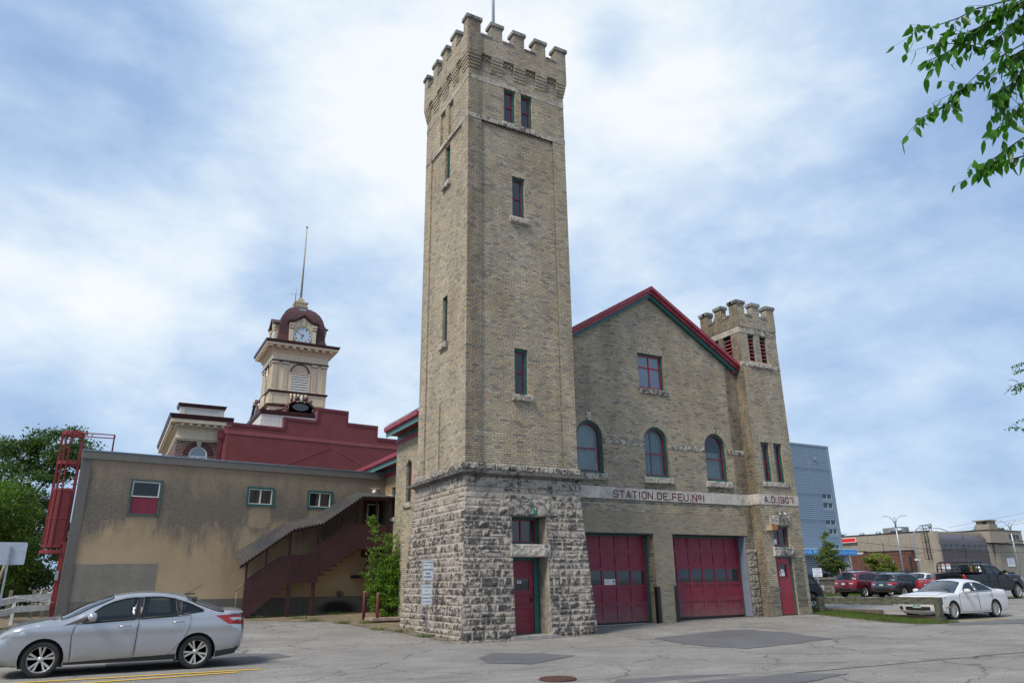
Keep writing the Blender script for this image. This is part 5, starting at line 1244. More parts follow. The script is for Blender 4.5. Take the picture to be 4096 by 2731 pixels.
# clock dormers on the four sides
for T_, nm in ((frame(cx, cy-2.1, 0, 0), 1), (frame(cx-2.1, cy, 0, 90, -1), 2), (frame(cx+2.1, cy, 0, 270, -1), 3)):
    D_ = obj('clock_dormer', None, CHL); D_.empty_display_size = .1
    m = MB(T_); body = [(-1.12, 20.84), (1.12, 20.84), (1.12, 22.75), (.72, 22.85), (0, 23.35), (-.72, 22.85), (-1.12, 22.75)]
    m.prism(body, 0, 1.6); 
    for a0 in (-1.12, .8): m.box(a0, a0+.32, -.07, 0, 20.86, 22.2); m.box(a0-.03, a0+.35, -.1, 0, 22.28, 22.45); m.box(a0-.06, a0+.38, -.14, 0, 22.5, 22.72)
    m.build('dormer_body', CREAM, D_)
    m = MB(T_)
    for a0 in (-1.12, .8): m.box(a0-.02, a0+.34, -.09, 0, 22.2, 22.26); m.box(a0-.04, a0+.36, -.11, 0, 22.45, 22.5)
    rp = [(-1.3, 22.76), (-.74, 22.86), (0, 23.42), (.74, 22.86), (1.3, 22.76)]
    rp = [(x_, z_+.0) for x_, z_ in rp]
    for a, b in zip(rp[:-1], rp[1:]): m.hexa([(a[0], -.22, a[1]), (b[0], -.22, b[1]), (b[0], 1.6, b[1]), (a[0], 1.6, a[1])], [(a[0], -.26, a[1]+.15), (b[0], -.26, b[1]+.15), (b[0], 1.6, b[1]+.15), (a[0], 1.6, a[1]+.15)])
    m.build('dormer_roof', BROWNT, D_)
    m = MB(T_); m.prism([(-.08, 22.58), (.08, 22.58), (.17, 23.2), (0, 23.3), (-.17, 23.2)], -.1, 0); m.build('keystone', CREAM, D_)
    m = MB(T_); n = 32; zc = 21.72
    co_ = [(math.cos(2*PI*i/n), math.sin(2*PI*i/n)) for i in range(n)]
    m.ring([(.83*a, zc+.83*b) for a, b in co_], [(.74*a, zc+.74*b) for a, b in co_], -.06, .0); m.build('clock_rim', mat('tan_clock_rim', (.42, .33, .22), .6), D_)
    m = MB(T_); m.wall([(.745*a, zc+.745*b) for a, b in co_], y=-.02); Cf = m.build('clock_face', mat('clock_glass', (.52, .60, .68), .3, var=.03), D_)
    if nm == 1:
        for i in range(1, 13):
            a = PI/2-i*PI/6; text('numeral', str(i), (.11 if i < 10 else .17), .19, TM((cx+.60*math.cos(a), cy-2.1-.03, zc+.60*math.sin(a)), (1, 0, 0)), BLACKM, Cf, bold=.015)
    m = MB(T_)
    for ang, ln, w_ in ((PI/2-2*PI*(6+50/60)/12, .40, .035), (PI/2-2*PI*50/60, .58, .025)):
        d_ = Vector((math.cos(ang), math.sin(ang))); p_ = Vector((-d_.y, d_.x))*w_; e_ = d_*ln; b_2 = -d_*.1
        m.prism([(b_2.x+p_.x, zc+b_2.y+p_.y), (b_2.x-p_.x, zc+b_2.y-p_.y), (e_.x-p_.x*.4, zc+e_.y-p_.y*.4), (e_.x+p_.x*.4, zc+e_.y+p_.y*.4)], -.045, -.035)
    m.build('clock_hands', BLACKM, Cf)
# broken-scroll pediment with oval window at the tower foot
for T_ in (frame(3.28, cy-2.86, 0, 0), frame(cx-2.86, cy, 0, 90, -1)):
    m = MB(T_); m.wall(archp(-.95, .95, 14.86, 15.2, rise=.55), y=-.06); m.prism(archp(-.95, .95, 14.86, 15.2, rise=.55), -.06, .2); m.build('pediment_panel', CREAM, CHL)
    m = MB(T_); el_ = [(.66*math.cos(2*PI*i/28), 15.3+.3*math.sin(2*PI*i/28)) for i in range(28)]; m.prism(el_, -.075, -.061); m.build('oval_window', GLASS, CHL)
    for s_ in (-1, 1):
        m = MB(T_)
        path = [(s_*1.75, 14.9), (s_*1.4, 15.0), (s_*1.1, 15.3), (s_*.8, 15.6), (s_*.45, 15.78), (s_*.3, 15.9)]; 
        m.tube([(a, -.1, z) for a, z in path], .10, 8, .07); m.lathe([(0, -.1), (.19, -.1), (.19, .1), (0, .1)], (s_*.34, -.1, 15.98), 'y', 16); m.lathe([(0, -.09), (.10, -.09), (.10, .09), (0, .09)], (s_*.82, -.1, 15.82), 'y', 14); m.lathe([(0, -.09), (.14, -.09), (.14, .09), (0, .09)], (s_*1.05, -.1, 15.02), 'y', 14)
        m.box(min(s_*1.7, s_*1.95), max(s_*1.7, s_*1.95), -.15, 0, 14.86, 14.95); m.build('scroll', mat('brown_scroll', (.10, .03, .028), .5), CHL)
    m = MB(T_); m.lathe([(.16, 0), (.08, .1), (.14, .22), (.12, .32), (.03, .45), (.0, .55)], (0, -.1, 15.8), 'z', 12); m.build('finial', CREAM2, CHL)

# ================================================================== SMALL THINGS BY THE TOWER
def set_mat_obj(o, material):
    o.material_slots[0].link = 'OBJECT'; o.material_slots[0].material = material
BOLM = mat('faded_red_bollard_paint', (.20, .04, .045), .65, var=.3, scale=6)
bol = thing('bollard', 'red steel bollard nearer the tower, right one of the pair', 'bollard', (-.38, 6.4, .26), 0, 'red bollards by the tower')
m = MB(); m.lathe([(.055, 0), (.055, .96), (.05, .985), (.0, 1.0)], (0, 0, 0), 'z', 16); m.build('post', BOLM, bol)
m = MB(); m.lathe([(.051, .984), (.03, 1.0), (0, 1.004)], (0, 0, 0), 'z', 16); m.build('concrete_cap', CONC, bol)
def copy_tree(o, parent=None):
    c = o.copy(); COL.objects.link(c); c.parent = parent
    for ch in list(o.children): copy_tree(ch, c)
    return c
b2 = copy_tree(bol); b2.location = (-.55, 7.42, .31); b2['label'] = 'red steel bollard nearer the staircase, left one of the pair'
T0 = thing('low_platform', 'low timber deck platform behind the red bollards', 'platform', (.1, 6.55, .3))
m = MB(); m.box(-.75, .9, -.5, .45, .04, .13); m.build('deck_board', mat('pinkish_grey_board', (.32, .24, .2), .85, var=.3, scale=6), T0)
m = MB(); m.box(-.7, .85, -.45, .4, -.05, .04); m.build('joist', DMW, T0)
T0 = thing('rusty_brace', 'rusty red steel brace standing in the shrub behind the bollards', 'brace', (-.02, 7.0, .35))
m = MB(); m.tube([(-.05, 0, .85), (.04, 0, .55), (0, 0, .2), (.02, 0, -.02)], .03, 6); m.lathe([(.0, -.02), (.11, -.01), (.11, .02), (0, .03)], (.0, 0, .12), 'y', 10); m.build('brace_arm', BOLM, T0)
SG = thing('parking_sign', 'two white city parking notices on one steel post by the tower', 'sign', (-.52, 1.47, .05))
m = MB(); m.box(-.02, .02, -.012, .012, 0, 2.2); m.build('post', GREYM, SG)
SIGNW = mat('sign_white', (.72, .78, .84), .4, var=.05)
def rrect(x0, x1, z0, z1, r=.03, n=4):
    out = []
    for cx_, cz_, a0 in ((x1-r, z0+r, -PI/2), (x1-r, z1-r, 0), (x0+r, z1-r, PI/2), (x0+r, z0+r, PI)):
        for i in range(n+1): a = a0+PI/2*i/n; out.append((cx_+r*math.cos(a), cz_+r*math.sin(a)))
    return out
def plate(parent, x0, x1, z0, z1, lines, y=-.03):
    m = MB(); m.prism(rrect(x0, x1, z0, z1), y, y+.004); P2 = m.build('sign_plate', SIGNW, parent)
    m = MB(); m.ring(rrect(x0+.012, x1-.012, z0+.012, z1-.012, .02), rrect(x0+.019, x1-.019, z0+.019, z1-.019, .015), y-.0015, y); m.build('border', BLACKM, P2)
    loc = parent.location
    for s_, w_, h_, cx_, cz_ in lines:
        o = text('sign_lettering', s_, w_, h_, TM((cx_, y-.0025, cz_), (1, 0, 0)), BLACKM, P2, bold=.012)
    return P2
plate(SG, -.17, .17, 1.58, 2.18, [('CITY OF WINNIPEG', .28, .042, 0, 2.10), ('PHONE:-', .13, .035, -.07, 2.015), ('311', .075, .05, .075, 2.01), ('UNAUTHORIZED', .29, .062, 0, 1.895), ('PARKING', .165, .062, 0, 1.79), ('PROHIBITED', .235, .062, 0, 1.685)])
plate(SG, -.2, .155, .90, 1.48, [('VILLE DE WINNIPEG', .25, .04, -.022, 1.40), ('311*', .09, .045, -.04, 1.30), ('PROPRIÉTÉ PRIVÉE', .24, .042, -.022, 1.20), ('STATIONNEMENT INTERDIT', .32, .038, -.022, 1.10), ('SANS AUTORISATION', .25, .04, -.022, 1.0)])
SB = thing('road_sign', 'blank grey back of a road sign on a perforated steel post', 'sign', (-11.38, 5.36, gz(-11.38, 5.36)))
m = MB(); m.prism(rrect(-.42, .38, 1.94, 2.54, .04), -.0, .004); m.build('sign_plate', mat('aluminium_sign_back', (.40, .44, .50), .45, metal=.3, var=.08, scale=6), SB)
m = MB(); m.box(-.025, .025, -.05, -.004, 0, 2.42); PP = m.build('post', GREYM, SB)
m = MB()
for i in range(40): m.lathe([(.0, -.002), (.006, -.002), (.006, 0)], (0, -.05, 2.38-i*.055), 'y', 6)
m.build('holes', BLACKM, PP)
# white board fence
WF = thing('board_fence', 'low white board fence with a raw plank at its left end', 'fence', (0, 0, 0))
A_, B_, C_ = (-10.42, 10.2), (-11.42, 9.55), (-12.3, 7.6)
def plank(p, q, z0a, z1a, z0b, z1b, th=.035, off=0):
    d = Vector((q[0]-p[0], q[1]-p[1])).normalized(); n_ = Vector((-d.y, d.x))*th; o_ = Vector((-d.y, d.x))*off
    m = MB(); P0 = Vector(p)+o_; Q0 = Vector(q)+o_
    m.hexa([(P0.x, P0.y, z0a), (Q0.x, Q0.y, z0b), (Q0.x+n_.x, Q0.y+n_.y, z0b), (P0.x+n_.x, P0.y+n_.y, z0a)], [(P0.x, P0.y, z1a), (Q0.x, Q0.y, z1b), (Q0.x+n_.x, Q0.y+n_.y, z1b), (P0.x+n_.x, P0.y+n_.y, z1a)]); return m
plank(A_, B_, 1.17, 1.38, 1.14, 1.34).build('board', WWOOD, WF); plank(A_, B_, .86, 1.05, .82, 1.01).build('board', WWOOD, WF)
plank(B_, C_, 1.10, 1.32, .92, 1.12).build('board', WWOOD, WF); plank(B_, C_, .78, .98, .6, .78).build('board', WWOOD, WF)
plank((-12.0, 8.25), (-12.9, 6.3), .98, 1.2, .8, 1.0, off=-.045).build('raw_plank', mat('raw_pine', (.42, .27, .15), .8, var=.2, scale=8), WF)
for p in (A_, B_, (-11.8, 8.7), C_):
    m = MB(); m.box(p[0]-.02, p[0]+.07, p[1]+.04, p[1]+.13, .3, 1.2); m.build('post', WWOOD, WF)
m = MB(); m.tube([(-10.36, 10.1, 1.1), (-10.7, 10.0, 1.14), (-11.4, 9.5, 1.28), (-11.9, 8.4, 1.16), (-12.5, 7.2, 1.02)], .018, 8); m.build('rail_pipe', WHITE, WF)
m = MB(); m.box(-11.4, -10.4, 10.3, 10.4, .45, .58); m.build('ground_timber', RUBW, WF)
for i, (x, y) in enumerate(((-10.85, 14.2), (-11.9, 13.8), (-11.2, 14.2))):
    t = thing('timber_post', ('left' if i == 1 else ('middle' if i == 2 else 'right'))+'most short grey timber post under the trees behind the white fence', 'post', (x, y, .45)); m = MB(); m.box(-.06, .06, -.06, .06, 0, 1.05); m.build('post_body', RUBW, t); m = MB(); m.box(-.065, .065, -.065, .065, 1.05, 1.075); m.build('post_top', DMW, t)
# manhole cover
MH = thing('manhole_cover', 'rusty cast-iron manhole cover in the asphalt foreground', 'manhole cover', (-2.02, -8.17, .008))
m = MB(); m.lathe([(.32, 0), (.32, .012), (.30, .014), (.0, .014)], (0, 0, 0), 'z', 40); RUST = mat('rusty_cast_iron', (.10, .045, .032), .7, var=.5, scale=20, bump=.5, bscale=40); m.build('lid', RUST, MH)
m = MB()
for i in range(-5, 6):
    h = math.sqrt(max(0, .28**2-(i*.05)**2)); m.box(i*.05-.012, i*.05+.012, -h, h, .014, .022)
for r0 in (.29,): m.lathe([(.30, .014), (.30, .022), (.285, .022), (.285, .014)], (0, 0, 0), 'z', 40)
m.build('tread_ribs', RUST, MH)

# ================================================================== CARS
TYRE = mat('tyre_rubber', (.022, .022, .023), .85, var=.3, scale=20, bump=.3, bscale=60)
ALLOY = mat('dusty_alloy', (.50, .49, .46), .35, metal=.55, var=.12, scale=10)
DALLOY = mat('dark_alloy', (.10, .10, .11), .4, metal=.4, var=.2, scale=10)
BPLAST = mat('black_plastic', (.02, .02, .021), .55, var=.2, scale=10)
SEAT = mat('grey_seat_cloth', (.07, .07, .072), .9)
HLG = glass('headlamp_lens', (.42, .45, .48), .8, 1.6); TLG = mat('tail_lamp_red', (.34, .008, .012), .15, var=.15, scale=20, coat=.6); ORL = mat('amber_lens', (.55, .16, .02), .2)
CHROME = mat('chrome', (.6, .61, .63), .15, metal=.9, var=.05)
def paint(name, c, metal=.5, rough=.32, dirt=.5):
    k = NT(name); s_ = k.n('ShaderNodeSeparateXYZ'); k.l(k.tc.outputs['Object'], s_.inputs[0])
    fl = k.mix(.12, c, k.ramp(k.noise(400, 2, .5), [(.3, .6), (.7, 1.4)]), 'MULTIPLY')
    f = k.m_('MULTIPLY', k.ramp(k.m_('ADD', s_.outputs['Z'], k.m_('MULTIPLY', k.m_('SUBTRACT', k.noise(2.2, 5, .6, k.map(k.tc.outputs['Object'], (.6, 1, 2))), .5), .5)), [(.22, 1.), (.55, 0.)]), dirt)
    k.col(k.mix(f, fl, (.26, .22, .17))); k.b.inputs['Metallic'].default_value = metal; k.l(k.m_('ADD', k.m_('MULTIPLY', f, .5), rough), k.b.inputs['Roughness'])
    k.b.inputs['Coat Weight'].default_value = .8 if sum(c) > .1 else .12; k.b.inputs['Coat Roughness'].default_value = .05; MATS[name] = k.m; return k.m
def catmull(pts, sub=6):
    """pts: (x,z,tag, sharp?) -> dense list of (x,z), tags per segment"""
    P = [Vector(p[:2]) for p in pts]; n = len(P); out = []; tags = []
    for i in range(n-1):
        p0 = P[i-1] if i > 0 and not (len(pts[i]) > 3) else P[i]; p3 = P[i+2] if i+2 < n and not (len(pts[i+1]) > 3) else P[i+1]
        p1, p2 = P[i], P[i+1]
        for k_ in range(sub):
            t = k_/sub
            v = .5*((2*p1)+(p2-p0)*t+(2*p0-5*p1+4*p2-p3)*t*t+(3*p1-p0-3*p2+p3)*t**3)
            out.append((v.x, v.y)); tags.append(pts[i][2])
    out.append(tuple(P[-1])); return out, tags
def car(name, label, P, loc, rz, paint_m, group=None, category='car', lod=0, wheel_mat=None):
    Lc, Wc, zb = P['L'], P['W'], P['zb']; tum = P.get('tum', .48); wheel_mat = wheel_mat or ALLOY
    root = thing(name, label, category, loc, rz, group)
    C, tags = catmull(P['top'], 5 if not lod else 3); nC = len(C)
    nrm = []
    for i in range(nC):
        a = Vector(C[max(i-1, 0)]); b = Vector(C[min(i+1, nC-1)]); d = (b-a).normalized(); nrm.append(Vector((-d.y, d.x)))
    def crown(i):
        n_ = nrm[i]; g_ = .06*sum(1 for q in range(i-3, i+3) if 0 <= q < nC-1 and tags[q] in 'wr')/6
        return g_+(.05+.13*max(0, abs(n_.x)-.3) if abs(n_.x) > .3 else .05)
    E = [Vector(C[i])-nrm[i]*crown(i) for i in range(nC)]    # side edge of the strip
    rr = .05
    def base(x, z):
        pl = 1-.085*max(0, 1-x/.75)**2-.07*max(0, 1-(Lc-x)/.65)**2
        zt = z-.58
        w = Wc*pl*(1-.10*zt*zt) + (.012*math.exp(-((z-P.get('crease', .75))/.05)**2))
        if z < .3: w -= .12*(.3-z)
        zbx = zb+(P.get('zslope', .03))*(x-Lc/2)
        if z > zbx: w -= tum*(z-zbx)+.02*min(1, (z-zbx)/.03)
        return w
    Ep = [tuple(e) for e in E]
    def edist(x, z):
        best = 9
        for i in range(nC-1):
            ax, az = Ep[i]; bx, bz = Ep[i+1]; dx, dz = bx-ax, bz-az; L2 = dx*dx+dz*dz+1e-9
            t = max(0, min(1, ((x-ax)*dx+(z-az)*dz)/L2)); dd = (x-ax-dx*t)**2+(z-az-dz*t)**2
            if dd < best: best = dd
        return math.sqrt(best)
    def side(x, z):
        d = edist(x, z); w = base(x, z)
        if d < rr: w -= rr-math.sqrt(max(0, rr*rr-(rr-d)**2))
        return w
    we = [base(*e)-rr for e in Ep]
    def strip(i, t, off=0):
        i0 = min(int(i), nC-2); f = i-i0
        c = Vector(C[i0]).lerp(Vector(C[i0+1]), f); n_ = nrm[i0].lerp(nrm[i0+1], f).normalized(); cr_ = crown(i0)*(1-f)+crown(i0+1)*f; w = we[i0]*(1-f)+we[i0+1]*f
        p = c-n_*cr_*abs(t)**2.4+n_*off
        return (p.x, w*t, p.y)
    zs = P['sill']; outl = list(Ep)
    bx1, bz1 = Ep[-1]; bx0, bz0 = Ep[0]; ra = P['ra']; wz = P['wr']
    bot = []
    for wx in (P['wx'][1], P['wx'][0]):
        a0 = math.asin(max(-1, min(1, (zs-wz)/ra))); n_ = 14
        for q in range(n_+1):
            a = a0+(PI-2*a0)*q/n_; bot.append((wx+ra*math.cos(a), wz+ra*math.sin(a)))
    outl += [(bx1-.03, zs+.06)] if bz1 > zs+.1 else []
    outl += bot
    outl += [(bx0+.03, zs+.06)] if bz0 > zs+.1 else []
    regs = [('side_window', p, 'g') for p in P.get('win', [])]+[('window_pillar', p, 'k') for p in P.get('pil', [])]+[('headlight', p, 'h') for p in P.get('hl', [])]+[('taillight', p, 't') for p in P.get('tl', [])]+[('sill_cladding', p, 'c') for p in P.get('clad', [])]+[('door', p, 'd') for p in P.get('doors', [])]
    V, T = cdt([outl]+[r_[1] for r_ in regs], .07 if not lod else .12)
    mm_ = {'k': BLACKM, 'g': CARGLASS, 'h': HLG, 't': TLG, 'c': BPLAST, 'd': paint_m}
    W3 = [(p.x, side(p.x, p.y), p.y) for p in V]
    for sgn in (-1, 1):
        buckets = {}
        for t in T:
            cxx = sum(V[i].x for i in t)/3; czz = sum(V[i].y for i in t)/3; key = None
            for ri, (nm, pl, kd) in enumerate(regs):
                if pip(cxx, czz, pl): key = ri; break
            buckets.setdefault(key, []).append(t)
        for key, ts in buckets.items():
            m = MB(); m.sm = True; mp_ = {}; 
            for t in ts:
                idx = []
                for i in t:
                    if i not in mp_: x, y, z = W3[i]; mp_[i] = m.P((x, sgn*y, z))
                    idx.append(mp_[i])
                m.facei(idx if sgn < 0 else idx[::-1])
            if key is None: m.build('side_panel', paint_m, root, uv=False)
            else:
                nm, pl, kd = regs[key]; o_ = m.build(nm, mm_[kd], root, uv=False)
                if kd == 'd' and lod < 2:
                    hx, hz = P['handles'][P['doors'].index(pl)]
                    y = side(hx, hz)*sgn; h = MB(); h.tube([(hx-.1, y, hz), (hx-.085, y+sgn*.03, hz+.004), (hx+.085, y+sgn*.03, hz+.012), (hx+.1, y, hz+.01)], .013, 8); h.build('handle', paint_m, o_)
                if kd in 'gd':
                    tr = MB(); pp = [(x, sgn*(side(x, z)+(.004 if kd == 'g' else -.001)), z) for x, z in pl]
                    dense = []
                    for a, b in zip(pp, pp[1:]+pp[:1]):
                        nn_ = 4 if kd == 'd' else 2
                        for q in range(nn_):
                            x = a[0]+(b[0]-a[0])*q/nn_; z = a[2]+(b[2]-a[2])*q/nn_; dense.append((x, sgn*(side(x, z)+(.004 if kd == 'g' else -.0005)), z))
                    dense.append(dense[0]); tr.tube(dense, .017 if kd == 'g' else .006, 6); tr.build('window_trim' if kd == 'g' else 'door_seam', P.get('trim', BPLAST) if kd == 'g' else BLACKM, o_)
    # strip: body, glass
    ts_ = [-1, -.93, -.86, -.7, -.45, -.2, 0, .2, .45, .7, .86, .93, 1]
    segs = {}
    for i, tg in enumerate(tags): segs.setdefault(tg, []).append(i)
    bm_ = MB(); bm_.sm = True; gm = {'w': MB(), 'r': MB()}; ix = {}
    def vid(mb, d, i, j):
        if (i, j) not in d: d[(i, j)] = mb.P(strip(i, ts_[j]))
        return d[(i, j)]
    dB = {}; dG = {'w': {}, 'r': {}}; bedm = MB()
    for i, tg in enumerate(tags):
        for j in range(len(ts_)-1):
            isg = tg in ('w', 'r') and 1 <= j < len(ts_)-2
            mb, dd = (gm[tg], dG[tg]) if isg else (bm_, dB)
            if isg: mb.sm = True
            mb.facei((vid(mb, dd, i, j), vid(mb, dd, i+1, j), vid(mb, dd, i+1, j+1), vid(mb, dd, i, j+1)))
    bm_.build('body', paint_m, root, uv=False)
    for tg, nm in (('w', 'windshield'), ('r', 'rear_window')):
        if not gm[tg].f: continue
        G_ = gm[tg].build(nm, WSGLASS if tg == 'w' else CARGLASS, root, uv=False)
        ii = segs[tg]; i0, i1 = ii[0], ii[-1]+1
        tr = MB(); path = [strip(i, -.93, .003) for i in range(i0, i1+1)]+[strip(i1, t, .003) for t in (-.45, 0, .45)]+[strip(i, .93, .003) for i in range(i1, i0-1, -1)]+[strip(i0, t, .003) for t in (.45, 0, -.45, -.86)]
        tr.tube(path, .012, 6); tr.build('glass_seal', BPLAST, G_)
    # patches on nose and tail
    imax = max(range(nC), key=lambda i: C[i][1])
    def idx_at(z, end):
        rng = range(0, imax) if end == 'f' else range(nC-1, imax, -1)
        for i in rng:
            j = i+1 if end == 'f' else i-1
            if (C[i][1]-z)*(C[j][1]-z) <= 0 and C[i][1] != C[j][1]: f = (z-C[i][1])/(C[j][1]-C[i][1]); return i+(f if end == 'f' else -f)
        return 0 if end == 'f' else nC-1.001
    for nm, end, z0, z1, t0, t1, mtl, off in P.get('patch', []):
        for s_ in ((1, -1) if nm[-1] == '*' else (1,)):
            m = MB(); a, b = idx_at(z0, end), idx_at(z1, end)
            m.grid(lambda u, v: strip(a+(b-a)*v, s_*(t0+(t1-t0)*u), off), 8, 5)
            m.build(nm.rstrip('*'), mtl if mtl != 'paint' else paint_m, root, uv=False)
    for body, end, z, t0, w_, h_, mtl, off in P.get('words', []):
        a = idx_at(z, end); p = Vector(strip(a, t0, off)); q = Vector(strip(a, t0+.1, off)); u = (q-p).normalized() if end == 'r' else (p-q).normalized()
        v = (Vector(strip(a+(.3 if end == 'f' else -.3), t0, off))-Vector(strip(a, t0, off))).normalized()
        text('badge', body, w_, h_, TM(p, u, v), mtl, root, bold=.01)
    if P.get('seam'):
        i0 = min(range(nC), key=lambda i: abs(C[i][0]-P['seam'][0])+(0 if i < imax else 9)); i1 = segs['w'][0]
        for t_ in (-.84, .84): MB().tube([strip(i, t_*(.9+.1*(i-i0)/(i1-i0)), .001) for i in range(i0, i1+1)], .006, 5).build('hood_seam', BLACKM, root, uv=False)
        MB().tube([strip(i0, t_, .001) for t_ in np.linspace(-.76, .76, 12)], .007, 5).build('hood_seam', BLACKM, root, uv=False)
    # wheels
    for wi, wx in enumerate(P['wx']):
        for s_ in (-1, 1):
            r_, wd = P['wr'], .2; y = s_*(Wc-.125)
            m = MB(); o = s_
            prof = [(r_*.70, -.085), (r_*.72, -.098), (r_*.9, -.105), (r_*.985, -.085), (r_, -.05), (r_, .05), (r_*.985, .085), (r_*.9, .105), (r_*.72, .098), (r_*.70, .085)]
            m.lathe(prof, (wx, y, r_), 'y', 32, cap=False); Wh = m.build('wheel', TYRE, root, uv=False)
            m = MB(); m.lathe([(r_*.715, o*.098), (r_*.70, o*.092), (r_*.665, o*.07), (r_*.64, o*.0), (r_*.64, o*-.05)], (wx, y, r_), 'y', 32, cap=False)
            ns = P.get('spokes', 5)
            for k_ in range(ns):
                a = 2*PI*k_/ns+.3+wi*.5
                for db in (-.16, .16) if P.get('double', True) else (0,):
                    a1, a2 = a+db*.55, a+db*1.25
                    dx, dz = math.cos(a1), math.sin(a1); ex, ez = math.cos(a2), math.sin(a2); w1 = .015 if P.get('double', True) else .014
                    i_ = (wx+dx*.05, r_+dz*.05); e_ = (wx+ex*r_*.68, r_+ez*r_*.68); px_, pz_ = -math.sin(a2)*w1, math.cos(a2)*w1
                    yy0, yy1, yy2 = y+o*.045, y+o*.085, y+o*.075
                    m.hexa([(i_[0]-px_, yy0, i_[1]-pz_), (i_[0]+px_, yy0, i_[1]+pz_), (e_[0]+px_*1.5, yy0, e_[1]+pz_*1.5), (e_[0]-px_*1.5, yy0, e_[1]-pz_*1.5)], [(i_[0]-px_*.7, yy2, i_[1]-pz_*.7), (i_[0]+px_*.7, yy2, i_[1]+pz_*.7), (e_[0]+px_*1.4, yy1, e_[1]+pz_*1.4), (e_[0]-px_*1.4, yy1, e_[1]-pz_*1.4)])
            m.lathe([(.058, o*.04), (.052, o*.074), (.0, o*.078)], (wx, y, r_), 'y', 16)
            Rm = m.build('rim', wheel_mat, Wh, uv=False)
            m = MB(); m.lathe([(r_*.63, o*-.0), (0, o*.0)], (wx, y, r_), 'y', 24); m.build('brake_disc', mat('brake_grey', (.05, .05, .05), .5, metal=.3), Wh, uv=False)
    # arch liners, floor, seats
    m = MB()
    for wx in P['wx']:
        a0 = math.asin(max(-1, min(1, (zs-wz)/ra))); n_ = 12
        for s_ in (-1, 1):
            pts = [(wx+ra*math.cos(a0+(PI-2*a0)*q/n_), wz+ra*math.sin(a0+(PI-2*a0)*q/n_)) for q in range(n_+1)]
            for a, b in zip(pts[:-1], pts[1:]): m.face([(a[0], s_*(side(*a)-.002), a[1]), (b[0], s_*(side(*b)-.002), b[1]), (b[0], s_*(Wc-.32), b[1]), (a[0], s_*(Wc-.32), a[1])])
            m.face([(wx-ra, s_*(Wc-.32), zs-.05), (wx+ra, s_*(Wc-.32), zs-.05), (wx+ra, s_*(Wc-.32), wz+ra), (wx-ra, s_*(Wc-.32), wz+ra)]); m.build('wheel_liner', BLACKM, root, uv=False); m = MB()
    m = MB(); m.box(.25, P['wx'][0]-ra-.02, -Wc*.72, Wc*.72, zs, zs+.2) if P['wx'][0]-ra-.05 > .25 else None
    m.box(P['wx'][0]+ra+.03, P['wx'][1]-ra-.03, -Wc*.9, Wc*.9, zs-.005, zb-.35); m.box(P['wx'][0]-ra, P['wx'][1]+ra, -Wc*.6, Wc*.6, zs+.01, zb-.36); m.build('underbody', BLACKM, root, uv=False)
    if lod < 2:
        x0, x1 = P['cab']; m = MB()
        for f in (.30, .68):
            for s_ in (-1, 1):
                x = x0+(x1-x0)*f; yy = s_*Wc*.42
                m.box(x-.05, x+.42, yy-.24, yy+.24, zb-.42, zb-.25); m.hexa([(x+.38, yy-.23, zb-.3), (x+.5, yy-.23, zb-.3), (x+.5, yy+.23, zb-.3), (x+.38, yy+.23, zb-.3)], [(x+.55, yy-.18, zb+.2), (x+.63, yy-.18, zb+.2), (x+.63, yy+.18, zb+.2), (x+.55, yy+.18, zb+.2)]); m.box(x+.56, x+.64, yy-.11, yy+.11, zb+.22, zb+.38)
        m.build('seats', SEAT, root, uv=False)
        m = MB(); m.box(x0-.02, x0+.28, -Wc*.85, Wc*.85, zb-.25, zb-.02); m.lathe([(.17, 0), (.185, .01), (.17, .02), (.16, .01), (.17, 0)], (x0+.5, -Wc*.42, zb-.02), 'x', 18); m.build('dashboard', SEAT, root, uv=False)
    for s_ in (-1, 1):
        mx_, mz = P['mirror']; y = s_*(side(mx_, mz-.05)); m = MB(); m.sm = True
        m.hexa([(mx_-.02, y-.02*s_, mz-.1), (mx_+.06, y-.02*s_, mz-.1), (mx_+.06, y+s_*.07, mz-.08), (mx_-.02, y+s_*.07, mz-.08)], [(mx_-.02, y-.02*s_, mz-.06), (mx_+.06, y-.02*s_, mz-.06), (mx_+.06, y+s_*.07, mz-.04), (mx_-.02, y+s_*.07, mz-.04)])
        m.lathe([(0, -.11), (.07, -.095), (.085, -.02), (.088, .06), (.07, .1), (0, .11)], (mx_+.0, y+s_*.15, mz), 'y', 12); Mi = m.build('mirror', paint_m, root, uv=False)
    return root, side, strip
SILVER = paint('silver_metallic', (.44, .445, .46), .7, .27, .75)
